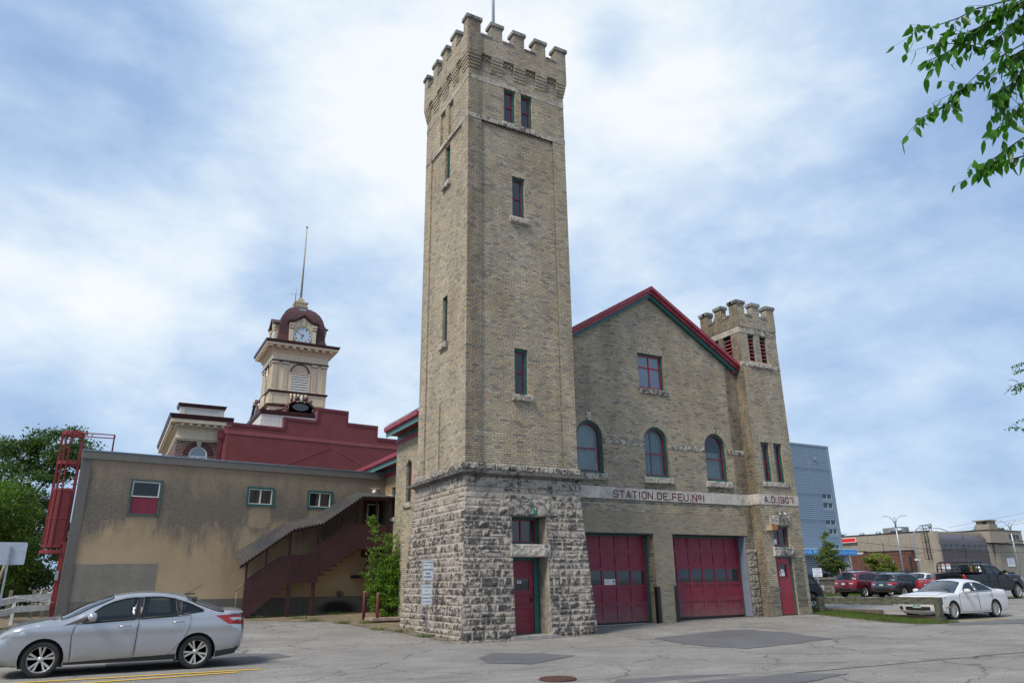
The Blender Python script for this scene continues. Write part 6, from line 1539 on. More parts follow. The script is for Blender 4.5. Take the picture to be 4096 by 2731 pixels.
FOC = dict(seam=(.22,), L=4.53, W=.905, zb=.97, zslope=.055, crease=.80, sill=.20, ra=.365, wr=.315, wx=(.88, 3.53), cab=(1.25, 3.6), tum=.46,
  top=[(.20, .16, 'b'), (.03, .30, 'b'), (.0, .50, 'b'), (.03, .68, 'b'), (.14, .82, 'b'), (.42, .93, 'b'), (.85, 1.02, 'b'), (1.08, 1.06, 'w'), (1.5, 1.27, 'w'), (1.92, 1.425, 'b', 1), (2.35, 1.475, 'b'), (2.85, 1.465, 'b'), (3.3, 1.395, 'r', 1), (3.7, 1.24, 'r'), (4.02, 1.115, 'b', 1), (4.25, 1.12, 'b'), (4.41, 1.10, 'b', 1), (4.46, .98, 'b'), (4.51, .78, 'b'), (4.53, .58, 'b'), (4.50, .40, 'b'), (4.40, .26, 'b')],
  win=[[(1.46, .93), (1.60, 1.085), (1.78, 1.215), (1.95, 1.29), (2.17, 1.345), (2.38, 1.365), (2.34, .972)], [(2.47, .977), (2.49, 1.37), (2.8, 1.365), (3.06, 1.325), (3.13, 1.02)], [(3.20, 1.027), (3.18, 1.285), (3.38, 1.21), (3.58, 1.11), (3.60, 1.085)]],
  doors=[[(1.36, .90), (1.315, .72), (1.345, .24), (2.41, .26), (2.43, .96)], [(2.43, .96), (2.41, .26), (2.98, .285), (3.14, .42), (3.28, .58), (3.36, .80), (3.37, 1.01)]], handles=[(2.2, .84), (3.15, .885)],
  pil=[[(2.32, .966), (2.36, 1.372), (2.51, 1.376), (2.49, .972)], [(3.11, 1.012), (3.04, 1.336), (3.20, 1.29), (3.22, 1.02)]],
  hl=[[(.10, .66), (.33, .72), (.60, .835), (.30, .81), (.14, .76)]], tl=[[(3.83, .99), (4.05, 1.0), (4.44, 1.0), (4.5, .80), (4.1, .82), (3.95, .92)]],
  clad=[[(1.14, .885), (1.465, .925), (1.595, 1.075), (1.38, .985)], [(1.25, .10), (1.25, .245), (3.16, .30), (3.16, .10)], [(3.9, .0), (3.9, .32), (4.25, .36), (4.6, .46), (4.6, .0)], [(-.1, 0), (-.1, .25), (.5, .22), (.5, 0)]], mirror=(1.62, 1.03), spokes=5, double=True,
  patch=[('headlight*', 'f', .64, .80, .62, .97, HLG, .004), ('grille', 'f', .34, .58, -.55, .55, BPLAST, .004), ('taillight*', 'r', .82, .98, .60, .98, TLG, .004), ('number_plate', 'r', .72, .84, -.28, .28, WHITE, .006)])
fo, fside, fstrip = car('parked_car', 'silver sedan parked at left with front wheels near the frame edge', FOC, (-10.70, -1.81, 0), 0, SILVER)
m = MB(); m.box(3.28, 3.48, -.05, .05, 1.40, 1.425); m.build('aerial_base', BPLAST, fo); m = MB(); m.tube([(3.33, 0, 1.42), (3.62, 0, 1.60)], .006, 6); m.build('aerial', BLACKM, fo)
m = MB()
for s_ in (-1,):
    pts = [(4.10, .935), (4.2, .945), (4.36, .94), (4.36, .885), (4.2, .885)]
    ctr = (4.24, .915)
    for a, b in zip(pts, pts[1:]+pts[:1]): m.face([(a[0], s_*(fside(*a)+.004), a[1]), (b[0], s_*(fside(*b)+.004), b[1]), (ctr[0], s_*(fside(*ctr)+.006), ctr[1])])
m.build('reversing_lamp', HLG, fo)
# white sedan
PEARL = paint('pearl_white', (.66, .655, .655), .05, .3, .25)
TEALPL = mat('plate_white_green', (.42, .55, .50), .4, var=.1); PTXT = mat('plate_ink', (.02, .06, .06), .5)
FUS = dict(seam=(.30,), L=4.84, W=.917, zb=.955, zslope=.035, crease=.86, sill=.21, ra=.36, wr=.33, wx=(.97, 3.70), cab=(1.3, 3.9), tum=.44,
  top=[(.24, .19, 'b'), (.12, .30, 'b'), (.10, .46, 'b'), (.10, .66, 'b'), (.125, .76, 'b'), (.22, .84, 'b'), (.44, .90, 'b'), (.8, .96, 'b'), (1.22, 1.0, 'w', 1), (1.65, 1.22, 'w'), (2.05, 1.375, 'b', 1), (2.45, 1.435, 'b'), (2.9, 1.44, 'b'), (3.3, 1.385, 'r', 1), (3.75, 1.22, 'r'), (4.13, 1.08, 'b', 1), (4.45, 1.075, 'b'), (4.70, 1.05, 'b', 1), (4.78, .92, 'b'), (4.82, .74, 'b'), (4.84, .56, 'b'), (4.80, .38, 'b'), (4.68, .26, 'b')],
  win=[[(1.70, .955), (1.88, 1.10), (2.1, 1.235), (2.35, 1.30), (2.52, 1.31), (2.60, .97)], [(2.68, .975), (2.61, 1.31), (2.95, 1.305), (3.25, 1.24), (3.5, 1.12), (3.66, 1.015), (3.55, 1.0)]],
  doors=[[(1.46, .91), (1.40, .72), (1.42, .26), (2.66, .26), (2.64, .955)], [(2.64, .955), (2.66, .26), (3.28, .27), (3.42, .5), (3.56, .72), (3.62, .98)]], handles=[(2.42, .87), (3.42, .89)],
  pil=[[(2.58, .963), (2.5, 1.318), (2.63, 1.32), (2.70, .968)]],
  hl=[[(.12, .66), (.3, .67), (.46, .73), (.56, .83), (.3, .81), (.14, .76)]], tl=[[(4.5, .99), (4.72, .96), (4.8, .74), (4.66, .74), (4.58, .85)]], clad=[], mirror=(1.78, 1.0), spokes=15, double=False, trim=CHROME,
  patch=[('headlight*', 'f', .65, .775, .68, .99, HLG, .004), ('grille', 'f', .33, .46, -.60, .60, BPLAST, .004), ('fog_lamp*', 'f', .30, .46, .76, .97, BPLAST, .004), ('number_plate', 'f', .42, .57, -.20, .20, TEALPL, .012), ('upper_grille', 'f', .60, .70, -.5, .5, CHROME, .004), ('taillight*', 'r', .74, .96, .6, .98, TLG, .004)],
  words=[('JJP 436', 'f', .495, 0, .27, .075, PTXT, .016)])
fu, fus_side, _ = car('parked_car', 'pearl white sedan behind the timber guard rail, nose to the grass', FUS, (18.3, -2.10+.917, .03), 0, PEARL)
m = MB(); pts = [(.46, .44), (.72, .47), (.72, .43), (.46, .40)]; m.face([(a, -(fus_side(a, b)+.005), b) for a, b in pts]); m.build('side_marker', ORL, fu)
m = MB(); m.tube([(1.35, -.1, 1.055), (1.5, .45, 1.10)], .01, 6); m.tube([(1.35, -.75, 1.04), (1.45, -.2, 1.10)], .01, 6); m.build('wiper', BLACKM, fu)
# SUVs
WINE = paint('dark_red_metallic', (.15, .012, .022), .3, .3, .2); SLATEP = paint('graphite_metallic', (.045, .055, .075), .4, .3, .3)
def suvP(Lc, H, tl, low=False):
    h = H/1.70
    return dict(L=Lc, W=.905, zb=1.02*h, zslope=.03, crease=.8*h, sill=.30, ra=.40, wr=.35, wx=(.93, Lc-1.02), cab=(1.4, Lc-.4), tum=.30,
      top=[(.16, .3, 'b'), (.02, .45, 'b'), (.0, .7*h, 'b'), (.06, .92*h, 'b'), (.3, 1.02*h, 'b'), (.85, 1.10*h, 'b'), (1.15, 1.14*h, 'w', 1), (1.55, 1.40*h, 'w'), (1.9, 1.60*h, 'b', 1), (2.5, 1.68*h, 'b'), (3.3, 1.69*h, 'b'), (Lc-.55, 1.62*h, 'b'), (Lc-.42, 1.58*h, 'r', 1), (Lc-.22, 1.30*h, 'r'), (Lc-.14, 1.13*h, 'b', 1), (Lc-.07, 1.0*h, 'b'), (Lc-.03, .8*h, 'b'), (Lc, .62, 'b'), (Lc-.02, .48, 'b'), (Lc-.14, .36, 'b')],
      win=[[(1.68, 1.10*h), (2.0, 1.36*h), (2.2, 1.47*h), (2.52, 1.50*h), (2.5, 1.08*h)], [(2.6, 1.08*h), (2.62, 1.50*h), (3.3, 1.49*h), (3.32, 1.10*h)], [(3.41, 1.11*h), (3.39, 1.48*h), (3.75, 1.43*h), (Lc-.55, 1.16*h), (Lc-.7, 1.13*h)]],
      doors=[[(1.5, 1.04*h), (1.44, .7), (1.48, .42), (2.52, .42), (2.55, 1.05*h)], [(2.55, 1.05*h), (2.52, .42), (3.1, .42), (3.25, .7), (3.36, 1.06*h)]], handles=[(2.3, .93*h), (3.15, .95*h)],
      hl=[[(.05, .72*h), (.4, .8*h), (.5, .9*h), (.12, .87*h)]], tl=[[(Lc-.42, 1.02*h), (Lc-.1, 1.03*h), (Lc-.02, .86*h), (Lc-.3, .88*h)]],
      clad=[[(1.36, .2), (1.36, .44), (Lc-1.45, .44), (Lc-1.45, .2)], [(Lc-.62, .2), (Lc-.62, .5), (Lc-.3, .56), (Lc+.1, .56), (Lc+.1, .2)]], mirror=(1.72, 1.13*h), spokes=5, double=True,
      patch=[('taillight*', 'r', .88*h, 1.04*h, .52, .99, TLG, .005), ('reflector*', 'r', .50, .56, .72, .88, TLG, .006), ('bumper_cladding', 'r', .40, .60, -.97, .97, BPLAST, .004), ('number_plate', 'r', .80*h, .93*h, -.17, .17, TEALPL, .01), ('licence_recess', 'r', .75*h, .96*h, -.45, .45, 'paint', .003), ('reversing_lamp*', 'r', .86*h, .92*h, .55, .85, HLG, .008)],
      words=[tl])
wa, _, _ = car('parked_suv', 'dark red SUV parked before the far timber fence, rear to camera', suvP(4.62, 1.70, ('JEL 462', 'r', .90, 0, .26, .07, PTXT, .016)), (35.3+4.62, 15.2, .3), PI, WINE, category='SUV')
xa, _, _ = car('parked_suv', 'graphite grey crossover between the dark red SUV and red sedan', suvP(4.48, 1.55, ('KJH 219', 'r', .82, 0, .26, .07, PTXT, .016)), (35.5+4.48, 12.5, .3), PI, SLATEP, category='SUV')
for root, Lc, H in ((wa, 4.62, 1.70), (xa, 4.48, 1.55)):
    for s_ in (-1, 1): m = MB(); m.tube([(1.9, s_*.6, H-.03), (2.05, s_*.6, H+.05), (3.7, s_*.6, H+.05), (3.9, s_*.6, H-.06)], .022, 8); m.build('roof_rail', BPLAST, root, uv=False)
    m = MB(); m.tube([(Lc-.17, .0, H*.73), (Lc-.22, .35, H*.76)], .018, 6); m.build('rear_wiper', BLACKM, root, uv=False)
    m = MB(); m.lathe([(.03, 0), (.045, .03), (.0, .05)], (Lc-.6, 0, H-.06), 'z', 8); m.build('fin_aerial', BPLAST, root, uv=False)
REDP = paint('faded_red_paint', (.30, .03, .035), .2, .35, .1)
NISS = dict(FUS); NISS.update(seam=None, pil=[], L=4.57, W=.89, wx=(.93, 3.62), top=[(x*.944, z*1.03, *r_) for x, z, *r_ in FUS['top']], win=[[(x*.944, z*1.03) for x, z in p] for p in FUS['win']], doors=[[(x*.944, z*1.02) for x, z in p] for p in FUS['doors']], handles=[(2.3, .9), (3.24, .92)], hl=[], tl=[[(4.2, 1.0), (4.5, .98), (4.56, .78), (4.3, .78)]], mirror=(1.7, 1.03), zb=.985,
  patch=[('taillight*', 'r', .74, 1.0, .72, .99, TLG, .005), ('number_plate', 'r', .70, .82, -.18, .18, TEALPL, .01), ('trunk_trim', 'r', .86, .88, -.4, .4, REDP, .012)], words=[('SENTRA', 'r', .96, -.42, .26, .05, CHROME, .012)])
na, _, _ = car('parked_car', 'faded red sedan partly hidden behind the white sedan roof', NISS, (36.6+4.57, 10.1, .3), PI, REDP)
DKB = paint('black_gloss', (.006, .007, .009), .0, .28, .08); DKB.node_tree.nodes['Principled BSDF'].inputs['Specular IOR Level'].default_value = .2
da, _, _ = car('parked_suv', 'black SUV half hidden behind the right edge of the turret', suvP(4.55, 1.62, ('', 'r', .9, 0, .2, .07, PTXT, .016)) | dict(words=[]), (16.6, 5.95, .24), 0, DKB, category='SUV', lod=1)
# pickup
PK = dict(L=5.9, W=1.01, zb=1.27, zslope=.0, crease=1.05, sill=.50, ra=.50, wr=.42, wx=(1.0, 4.72), cab=(1.9, 3.9), tum=.26,
  top=[(.12, .5, 'b'), (.0, .62, 'b'), (-.0, .95, 'b'), (.03, 1.22, 'b'), (.2, 1.32, 'b'), (.8, 1.38, 'b'), (1.55, 1.42, 'w', 1), (1.9, 1.66, 'w'), (2.2, 1.86, 'b', 1), (2.7, 1.94, 'b'), (3.5, 1.935, 'b'), (3.78, 1.90, 'r', 1), (3.88, 1.65, 'r'), (3.93, 1.46, 'b', 1), (4.5, 1.455, 'b'), (5.2, 1.455, 'b'), (5.84, 1.455, 'b', 1), (5.9, 1.3, 'b'), (5.9, .95, 'b'), (5.9, .66, 'b'), (5.82, .6, 'b')],
  win=[[(1.98, 1.38), (2.3, 1.66), (2.5, 1.76), (2.86, 1.78), (2.86, 1.36)], [(2.96, 1.36), (2.96, 1.78), (3.5, 1.765), (3.62, 1.40)]],
  doors=[[(1.86, 1.31), (1.78, .9), (1.82, .58), (2.9, .58), (2.91, 1.33)], [(2.91, 1.33), (2.9, .58), (3.74, .58), (3.76, 1.34)]], handles=[(2.7, 1.2), (3.55, 1.2)],
  hl=[[(.04, .98), (.35, 1.0), (.4, 1.2), (.08, 1.2)]], tl=[[(5.72, 1.36), (5.86, 1.36), (5.86, .98), (5.72, .98)]], clad=[], mirror=(2.02, 1.50), spokes=6, double=True,
  patch=[('taillight*', 'r', .98, 1.34, .9, .99, TLG, .005), ('tonneau_cover', 'r', 1.452, 1.4549, -.5, .5, BPLAST, .0)], words=[('AT4', 'r', 1.1, .5, .2, .07, CHROME, .012)])
PK['patch'] = PK['patch'][:1]
pk, pks, _ = car('pickup_truck', 'black pickup truck with a headache rack behind the cab', PK, (32.9+5.9, 6.35, .3), PI, DKB, category='pickup truck', wheel_mat=ALLOY)
m = MB()
for y in (-.86, -.3, .3, .86): m.tube([(4.0, y, 1.46), (4.02, y, 2.0), (3.85, y, 2.08)], .025, 6)
for z in (1.62, 1.8, 2.03): m.tube([(4.01, -.88, z), (4.01, .88, z)], .022, 6)
for s_ in (-1, 1):
    m.tube([(4.02, s_*.9, 2.04), (4.9, s_*.92, 2.04), (5.15, s_*.92, 1.98), (5.28, s_*.92, 1.8), (5.3, s_*.92, 1.47)], .04, 8); m.tube([(4.02, s_*.9, 1.66), (5.28, s_*.92, 1.66)], .022, 6); m.tube([(4.02, s_*.9, 1.85), (5.25, s_*.92, 1.85)], .022, 6)
    for xx in (4.45, 4.88): m.tube([(xx, s_*.92, 2.04), (xx, s_*.92, 1.48)], .035, 6)
m.build('headache_rack', BLACKM, pk, uv=False)
m = MB(); m.box(3.95, 5.83, -.95, .95, 1.462, 1.49); m.build('tonneau_cover', BPLAST, pk)
m = MB(); m.box(1.9, 3.7, .95, 1.1, .46, .52); m.box(1.9, 3.7, -1.1, -.95, .46, .52); m.build('running_board', BPLAST, pk)
text('badge', 'SIERRA', .42, .07, TM((1.15, 1.035, 1.05), (-1, 0, 0)), CHROME, pk)
m = MB(); m.box(1.2, 1.5, 1.0, 1.02, .3, .46); m.build('mud_flap', BPLAST, pk)
YN = thing('caution_placard', 'yellow placard standing on the pickup bed rail', 'placard', (33.7, 5.45, 1.77))
m = MB(); m.box(-.17, .17, 0, .02, .02, .34); m.build('placard_face', mat('placard_yellow', (.75, .42, .02), .5), YN)
text('placard_lettering', 'AVIS DE', .26, .07, TM((0, -.004, .26), (1, 0, 0)), BLACKM, YN); text('placard_lettering', 'LIVRAISON', .28, .06, TM((0, -.004, .17), (1, 0, 0)), BLACKM, YN); m = MB(); m.box(-.12, .12, -.002, 0, .03, .07); m.build('placard_lettering', BLACKM, YN)
# cars far behind: copies of the sedan / SUV with their own paint
def recolor(src, label, loc, rz, old, new, s=1., group='cars parked far behind'):
    c = copy_tree(src); c.location = loc; c.rotation_euler = (0, 0, rz); c['label'] = label; c['group'] = group; c.scale = (s, s, s)
    def rec(o):
        if o.type == 'MESH' and o.data.materials and o.data.materials[0] == old: set_mat_obj(o, new)
        for ch in o.children: rec(ch)
    rec(c); return c
PALE = paint('pale_blue_paint', (.45, .52, .56), .2, .3, .1); WHP = paint('white_van_paint', (.7, .7, .7), .0, .3, .1)
recolor(da, 'dark SUV behind the red sedan roof, below the red and white sign', (45.6, 18.4, .3), R(195), DKB, DKB, 1.03)
recolor(na, 'white car showing behind the pickup bed and yellow placard', (48.5, 17.0, .3), R(190), REDP, WHP, 1.05)
recolor(na, 'pale blue car roof between the grey crossover and red sedan', (46.0, 20.2, .3), R(185), REDP, PALE)
recolor(na, 'pale silver car at the right frame edge beyond the pickup hood', (46.5, 6.6, .3), R(180), REDP, SILVER)
recolor(na, 'white car roof behind the timber fence beside the turret', (41.0, 24.2, .3), R(180), REDP, WHP, 1.12)
recolor(na, 'dark red car roof behind the fence and the dark red SUV', (47.3, 24.5, .3), R(180), REDP, WINE, 1.15)
for i, (x, y) in enumerate(((35.55, 15.4), (38.6, 16.9))):
    t = thing('car_flag', ('small red and white car flag left of the dark red SUV roof', 'small red and white car flag above the dark red SUV roof')[i], 'flag', (x, y, 1.9))
    m = MB(); m.tube([(0, 0, -.3), (-.08, 0, .28)], .008, 5); m.build('staff', WHITE, t)
    m = MB(); m.prism([(-.08, .26), (.1, .02), (.16, -.06), (-.02, -.1)], 0, .006); m.build('cloth', mat('flag_red', (.6, .02, .03), .7), t)

# ================================================================== RIGHT-HAND BACKGROUND
GR = thing('timber_guard_rail', 'weathered grey-green timber guard rail on thick posts by the grass', 'guard rail')
def plank2(p, q, z0, z1, th, y=0, sag=0):
    m = MB(); n_ = 8; d = Vector((q[0]-p[0], q[1]-p[1])); u = d.normalized(); nn = Vector((-u.y, u.x))
    for i in range(n_):
        a = i/n_; b = (i+1)/n_; A = Vector(p)+d*a; B = Vector(p)+d*b; w = lambda t: noise.noise(Vector((t*7+y, y, 2)))*.012
        m.hexa([(A.x, A.y, z0+w(a)), (B.x, B.y, z0+w(b)), (B.x+nn.x*th, B.y+nn.y*th, z0+w(b)), (A.x+nn.x*th, A.y+nn.y*th, z0+w(a))], [(A.x, A.y, z1+w(a+3)), (B.x, B.y, z1+w(b+3)), (B.x+nn.x*th, B.y+nn.y*th, z1+w(b+3)), (A.x+nn.x*th, A.y+nn.y*th, z1+w(a+3))])
    return m
k = NT('weathered_guard_timber'); o_ = k.tc.outputs['Object']
cc = k.ramp(k.noise(4.0, 6, .75, k.map(o_, (1., 1., 9)), .9), [(.34, (.03, .032, .026)), (.5, (.10, .105, .075)), (.68, (.21, .20, .15))]); cc = k.mix(k.ramp(k.noise(5.5, 5, .7), [(.52, 0.), (.6, .75)]), cc, (.035, .045, .028)); k.col(cc); k.b.inputs['Roughness'].default_value = .9; k.bump(k.noise(18, 5, .7, k.map(o_, (1, 1, 4))), .8, .02); GTIM = k.m
ra_, rb_ = (16.55, 4.3), (17.72, -2.62)
plank2(ra_, (16.98, 1.75), .66, .83, .10).build('rail_beam', GTIM, GR); plank2((16.96, 1.9), (17.42, -.85), .56, .82, .09).build('rail_beam', GTIM, GR); plank2((17.40, -.7), rb_, .60, .86, .10).build('rail_beam', GTIM, GR)
for x, y, w_ in ((16.88, 1.95, .11), (17.66, -2.5, .10)):
    m = MB(); m.hexa([(x-w_, y-w_, gz(x, y)-.1), (x+w_, y-w_, gz(x, y)-.1), (x+w_, y+w_, gz(x, y)-.1), (x-w_, y+w_, gz(x, y)-.1)], [(x-w_, y-w_, .80), (x+w_, y-w_, .80), (x+w_, y+w_, .84), (x-w_, y+w_, .84)]); m.build('post', GTIM, GR)
STOPM = mat('brown_grey_concrete_stop', (.13, .09, .08), .9, var=.35, scale=5, bump=.5)
for i, (y0, y1) in enumerate(((2.62, 5.0), (.06, 2.5), (-2.45, -.02))):
    t = thing('wheel_stop', ('concrete wheel stop emerging from behind the turret, farthest of three', 'middle concrete wheel stop behind the timber guard rail', 'concrete wheel stop under the white sedan nose, nearest of three')[i], 'wheel stop', (18.08, (y0+y1)/2, gz(18.08, (y0+y1)/2)), 0, 'wheel stops along the grass')
    h = (y1-y0)/2; m = MB(); m.hexa([(-.09, -h, -.03), (.09, -h, -.03), (.09, h, -.03), (-.09, h, -.03)], [(-.06, -h+.03, .13), (.06, -h+.03, .13), (.06, h-.03, .13), (-.06, h-.03, .13)]); m.build('stop_body', STOPM, t)
    for yy in (-h*.7, h*.7): m = MB(); m.lathe([(.012, .12), (.02, .138), (0, .145)], (0, yy, 0), 'z', 8); m.build('anchor_pin', RUST, t)
# far timber fence
FF = thing('timber_fence', 'tall weathered brown board fence at the back of the car park', 'fence')
k = NT('weathered_fence_boards'); o_ = k.tc.outputs['Object']; w_ = k.n('ShaderNodeTexNoise'); w_.inputs['Scale'].default_value = 1; k.l(k.map(o_, (7, .1, .1)), w_.inputs['Vector'])
k.col(k.mix(.5, k.ramp(w_.outputs['Fac'], [(.35, (.09, .06, .045)), (.65, (.26, .20, .15))]), k.ramp(k.noise(3, 5, .6, k.map(o_, (5, 1, .5))), [(.3, (.10, .08, .06)), (.7, (.30, .24, .19))]))); k.b.inputs['Roughness'].default_value = .9; FENM = k.m
for i in range(190):
    x = 28+i*.16; m = MB() if i % 19 == 0 else m
    m.box(x+.006, x+.154, 20, 20.02+.01*(i % 2), .3, 1.46+.01*((i*7) % 3))
    if i % 19 == 18: m.build('board_panel', FENM, FF)
m = MB(); m.box(28, 58.4, 19.95, 20.05, 1.44, 1.60); m.build('top_rail', mat('grey_brown_cap_board', (.30, .25, .20), .85, var=.25, scale=3), FF)
LR = thing('low_rail_fence', 'low two-board timber rail in front of the tall board fence', 'fence')
for z0, z1 in ((.86, 1.02), (.56, .76)): plank2((28, 19.3), (56, 19.3), z0, z1, .06, y=z0).build('rail_board', MATS['grey_brown_cap_board'], LR)
for x in (33, 36.4, 39.8, 43.2, 46.6, 50, 53.4):
    m = MB(); m.box(x-.14, x+.14, 19.37, 19.62, .28, .95); m.build('post', MATS['grey_brown_cap_board'], LR)
T0 = thing('parking_sign', 'small white sign reading MGBA on the low rail fence', 'sign', (38.1, 19.28, .86))
m = MB(); m.prism(rrect(-.24, .24, -.17, .17, .02), -.03, -.0); m.build('sign_plate', SIGNW, T0); text('sign_lettering', 'MGBA', .3, .085, TM((0, -.034, .01), (1, 0, 0)), BLACKM, T0, bold=.02)
m = MB(); m.box(-.17, .17, -.034, -.031, -.1, -.075); m.lathe([(0, -.035), (.03, -.032)], (-.16, 0, .11), 'y', 10); m.build('sign_print', mat('sign_print_dark', (.06, .05, .06)), T0)
T0 = thing('parking_sign', 'white city parking notice on a post beyond the guard rail', 'sign', (30.15, 12.9, .3))
m = MB(); m.box(-.03, .03, 0, .03, 0, 1.75); m.build('post', GREYM, T0); T0.rotation_euler = (0, 0, R(-35))
plate(T0, -.28, .28, 1.33, 1.85, [('CITY OF WINNIPEG', .46, .05, 0, 1.79), ('PHONE: 311', .36, .05, 0, 1.71), ('UNAUTHORIZED', .48, .065, 0, 1.61), ('PARKING', .28, .065, 0, 1.51), ('PROHIBITED', .40, .065, 0, 1.41)])
T0 = thing('notice_sign', 'red and white parked-vehicle notice on a post beyond the pickup bed', 'sign', (52.6, 18.5, .3)); T0.rotation_euler = (0, 0, R(-30))
m = MB(); m.box(-.03, .03, .02, .05, 0, 2.3); m.build('post', GREYM, T0)
m = MB(); m.prism(rect(-.42, .42, 1.78, 2.4), 0, .02); P2 = m.build('sign_plate', SIGNW, T0); m = MB(); m.box(-.42, .42, -.006, 0, 2.17, 2.4); m.build('red_header', mat('notice_red', (.40, .02, .03), .5), P2)
text('sign_lettering', 'PROTECTING YOUR', .7, .075, TM((0, -.01, 2.335), (1, 0, 0)), WHITE, P2, bold=.01); text('sign_lettering', 'PARKED VEHICLE', .7, .075, TM((0, -.01, 2.23), (1, 0, 0)), WHITE, P2, bold=.01)
m = MB(); [m.box(-.32, .3-.08*i, -.004, 0, 2.09-i*.08, 2.105-i*.08) for i in range(3)]; m.lathe([(0, -.004), (.035, 0)], (-.02, 0, 1.84), 'y', 10); m.build('sign_print', mat('sign_print_grey', (.12, .12, .14)), P2)

# blue-grey ribbed metal apartment building
BB = thing('ribbed_metal_building', 'tall blue-grey ribbed metal building with paired small windows', 'building')
k = NT('ribbed_blue_metal'); s_ = k.n('ShaderNodeSeparateXYZ'); k.l(k.tc.outputs['Object'], s_.inputs[0])
saw = k.m_('FRACT', k.m_('MULTIPLY', s_.outputs['Z'], 4.6))
k.col(k.mix(k.ramp(saw, [(0, 0.), (.12, 1.), (.8, 1.), (1, 0.)]), (.075, .12, .17), (.235, .315, .40))); k.b.inputs['Roughness'].default_value = .4; k.b.inputs['Metallic'].default_value = .25
k.bump(k.ramp(saw, [(0, 0.), (.3, 1.), (.8, 1.), (1, 0.)]), .8, .05); RIB = k.m
PLM = mat('flat_blue_grey_panel', (.22, .29, .37), .45, metal=.2, var=.05)
TB = frame(0, 36, 0, 0)
wins = [(60.55, 62.15, 9.92, 10.5), (60.55, 62.15, 8.92, 9.54), (60.55, 62.2, 7.1, 7.67), (60.9, 62.2, 6.1, 6.72), (60.9, 62.2, 4.5, 5.0), (60.6, 62.2, 12.0, 12.01)][:5]
m = MB(TB); m.wall(rect(44, 62.35, .3, 15.9), [rect(*w) for w in wins], .2); m.box(44, 62.35, .25, 14, .3, 15.85); m.build('ribbed_cladding', RIB, BB)
m = MB(TB); m.box(62.35, 62.72, -.03, 14, .3, 15.9); m.box(44, 62.72, -.06, .3, 15.78, 15.97)
for z in (13.3, 10.48, 7.64): 
    for dz in (0, .13, .26): m.box(44, 60.5 if z < 13 else 62.35, -.02, .0, z-dz-.03, z-dz+.01)
m.box(59.05, 59.13, -.03, 0, .3, 15.8); m.build('flashing', PLM, BB)
m = MB(TB)
for w in wins: m.box(w[0]-.08, 62.35, -.012, -.001, w[3], w[3]+.12); m.box(w[0]-.08, 62.35, -.013, -.001, w[2]-.3, w[2])
m.build('window_band', PLM, BB)
for w in wins:
    c = (w[0]+w[1])/2; m = MB(TB); m.ring(rect(*w), rect(w[0]+.05, w[1]-.05, w[2]+.05, w[3]-.05), .02, .1); m.box(c-.03, c+.03, .02, .1, w[2], w[3]); F_ = m.build('window', mat('pale_window_frame', (.4, .45, .5), .4), BB)
    m = MB(TB); m.wall(rect(*w), y=.08); m.build('pane', TGLASS, F_)
m = MB(TB); m.box(59.9, 60.3, -.15, -.03, 14.2, 14.55); m.build('camera_box', GREYM, BB)
# bank canopy with blue signs
CN = thing('drive_through_canopy', 'bank drive-through canopy with blue lettered signs on grey columns', 'canopy')
CY = 34.2; BLU = mat('sign_blue', (.0, .22, .62), .4, var=.05)
m = MB(); m.box(50, 62.6, CY, 36, 3.80, 4.45); m.box(50, 62.7, CY-.06, 36, 4.36, 4.5); m.build('canopy_fascia', mat('pale_canopy_grey', (.38, .43, .48), .5), CN)
for (x0, x1, s_, w_) in ((53.2, 57.75, 'DRIVE THRU', 3.9), (58.9, 62.4, "SERVICE À L'AUTO", 3.1)):
    m = MB(); m.box(x0, x1, CY-.1, CY-.061, 3.86, 4.36); q = m.build('sign_panel', BLU, CN)
    text('sign_lettering', s_, w_, .3, TM(((x0+x1)/2, CY-.115, 4.11), (1, 0, 0)), mat('sign_pale_blue_text', (.6, .75, .85)), q, bold=-.01)
for x in (54.0, 61.2):
    m = MB(); m.lathe([(.36, .3), (.36, 3.8)], (x, CY+.6, 0), 'z', 20); m.build('column', mat('column_grey', (.32, .36, .42), .5), CN)
# bank building: tan pebble-dash upper walls, brick lower parts
BK = thing('bank_building', 'long tan bank building with red blank sign and dark brick base', 'building')
TAN = mat('tan_pebbledash', (.30, .26, .205), .9, var=.10, scale=1.5, bump=.5, bscale=12, fine=.25); JT = mat('panel_joint', (.16, .14, .12), .9)
XB = 87.56; TK = frame(XB, 0, 0, 90, -1)
m = MB(); m.box(XB+.6, XB+14, 41.47, 70, .3, 7.3); m.build('roof_slab', TAN, BK)
m = MB(TK); m.wall(rect(41.8, 70, .3, 7.3)); m.T = None; m.sm = True
arc_ = [(XB+.95-.95*math.cos(a), 41.8-.95*math.sin(a)) for a in [PI/2*i/8 for i in range(9)]]
for a, b in zip(arc_[:-1], arc_[1:]): m.face([(a[0], a[1], .3), (b[0], b[1], .3), (b[0], b[1], 7.3), (a[0], a[1], 7.3)])
m.build('upper_wall', TAN, BK)
m = MB(TK)
for y in (44.4, 47.6, 50.8, 54.2): m.box(y-.02, y+.02, -.01, 0, .3, 7.3)
m.build('panel_joint', JT, BK)
m = MB(TK); m.box(41.5, 70, -.08, .3, 7.3, 7.42); m.build('roof_edge', BPLAST, BK)
m = MB(TK); m.box(44.0, 51.2, -.9, .0, .3, 4.85); m.build('brick_annex', BANKB, BK)
m = MB(TK); m.box(43.95, 51.25, -.95, 0, 4.85, 5.0); m.box(51.2, 56, -1.15, 0, 5.0, 5.12); m.build('annex_coping', BPLAST, BK)
m = MB(TK); m.box(51.2, 56, -1.1, 0, .3, 4.7); m.build('brick_annex', BANKB, BK)
m = MB(TK); m.box(51.2, 56, -1.12, 0, 4.7, 5.0); m.build('white_band', mat('cream_band', (.5, .46, .4)), BK)
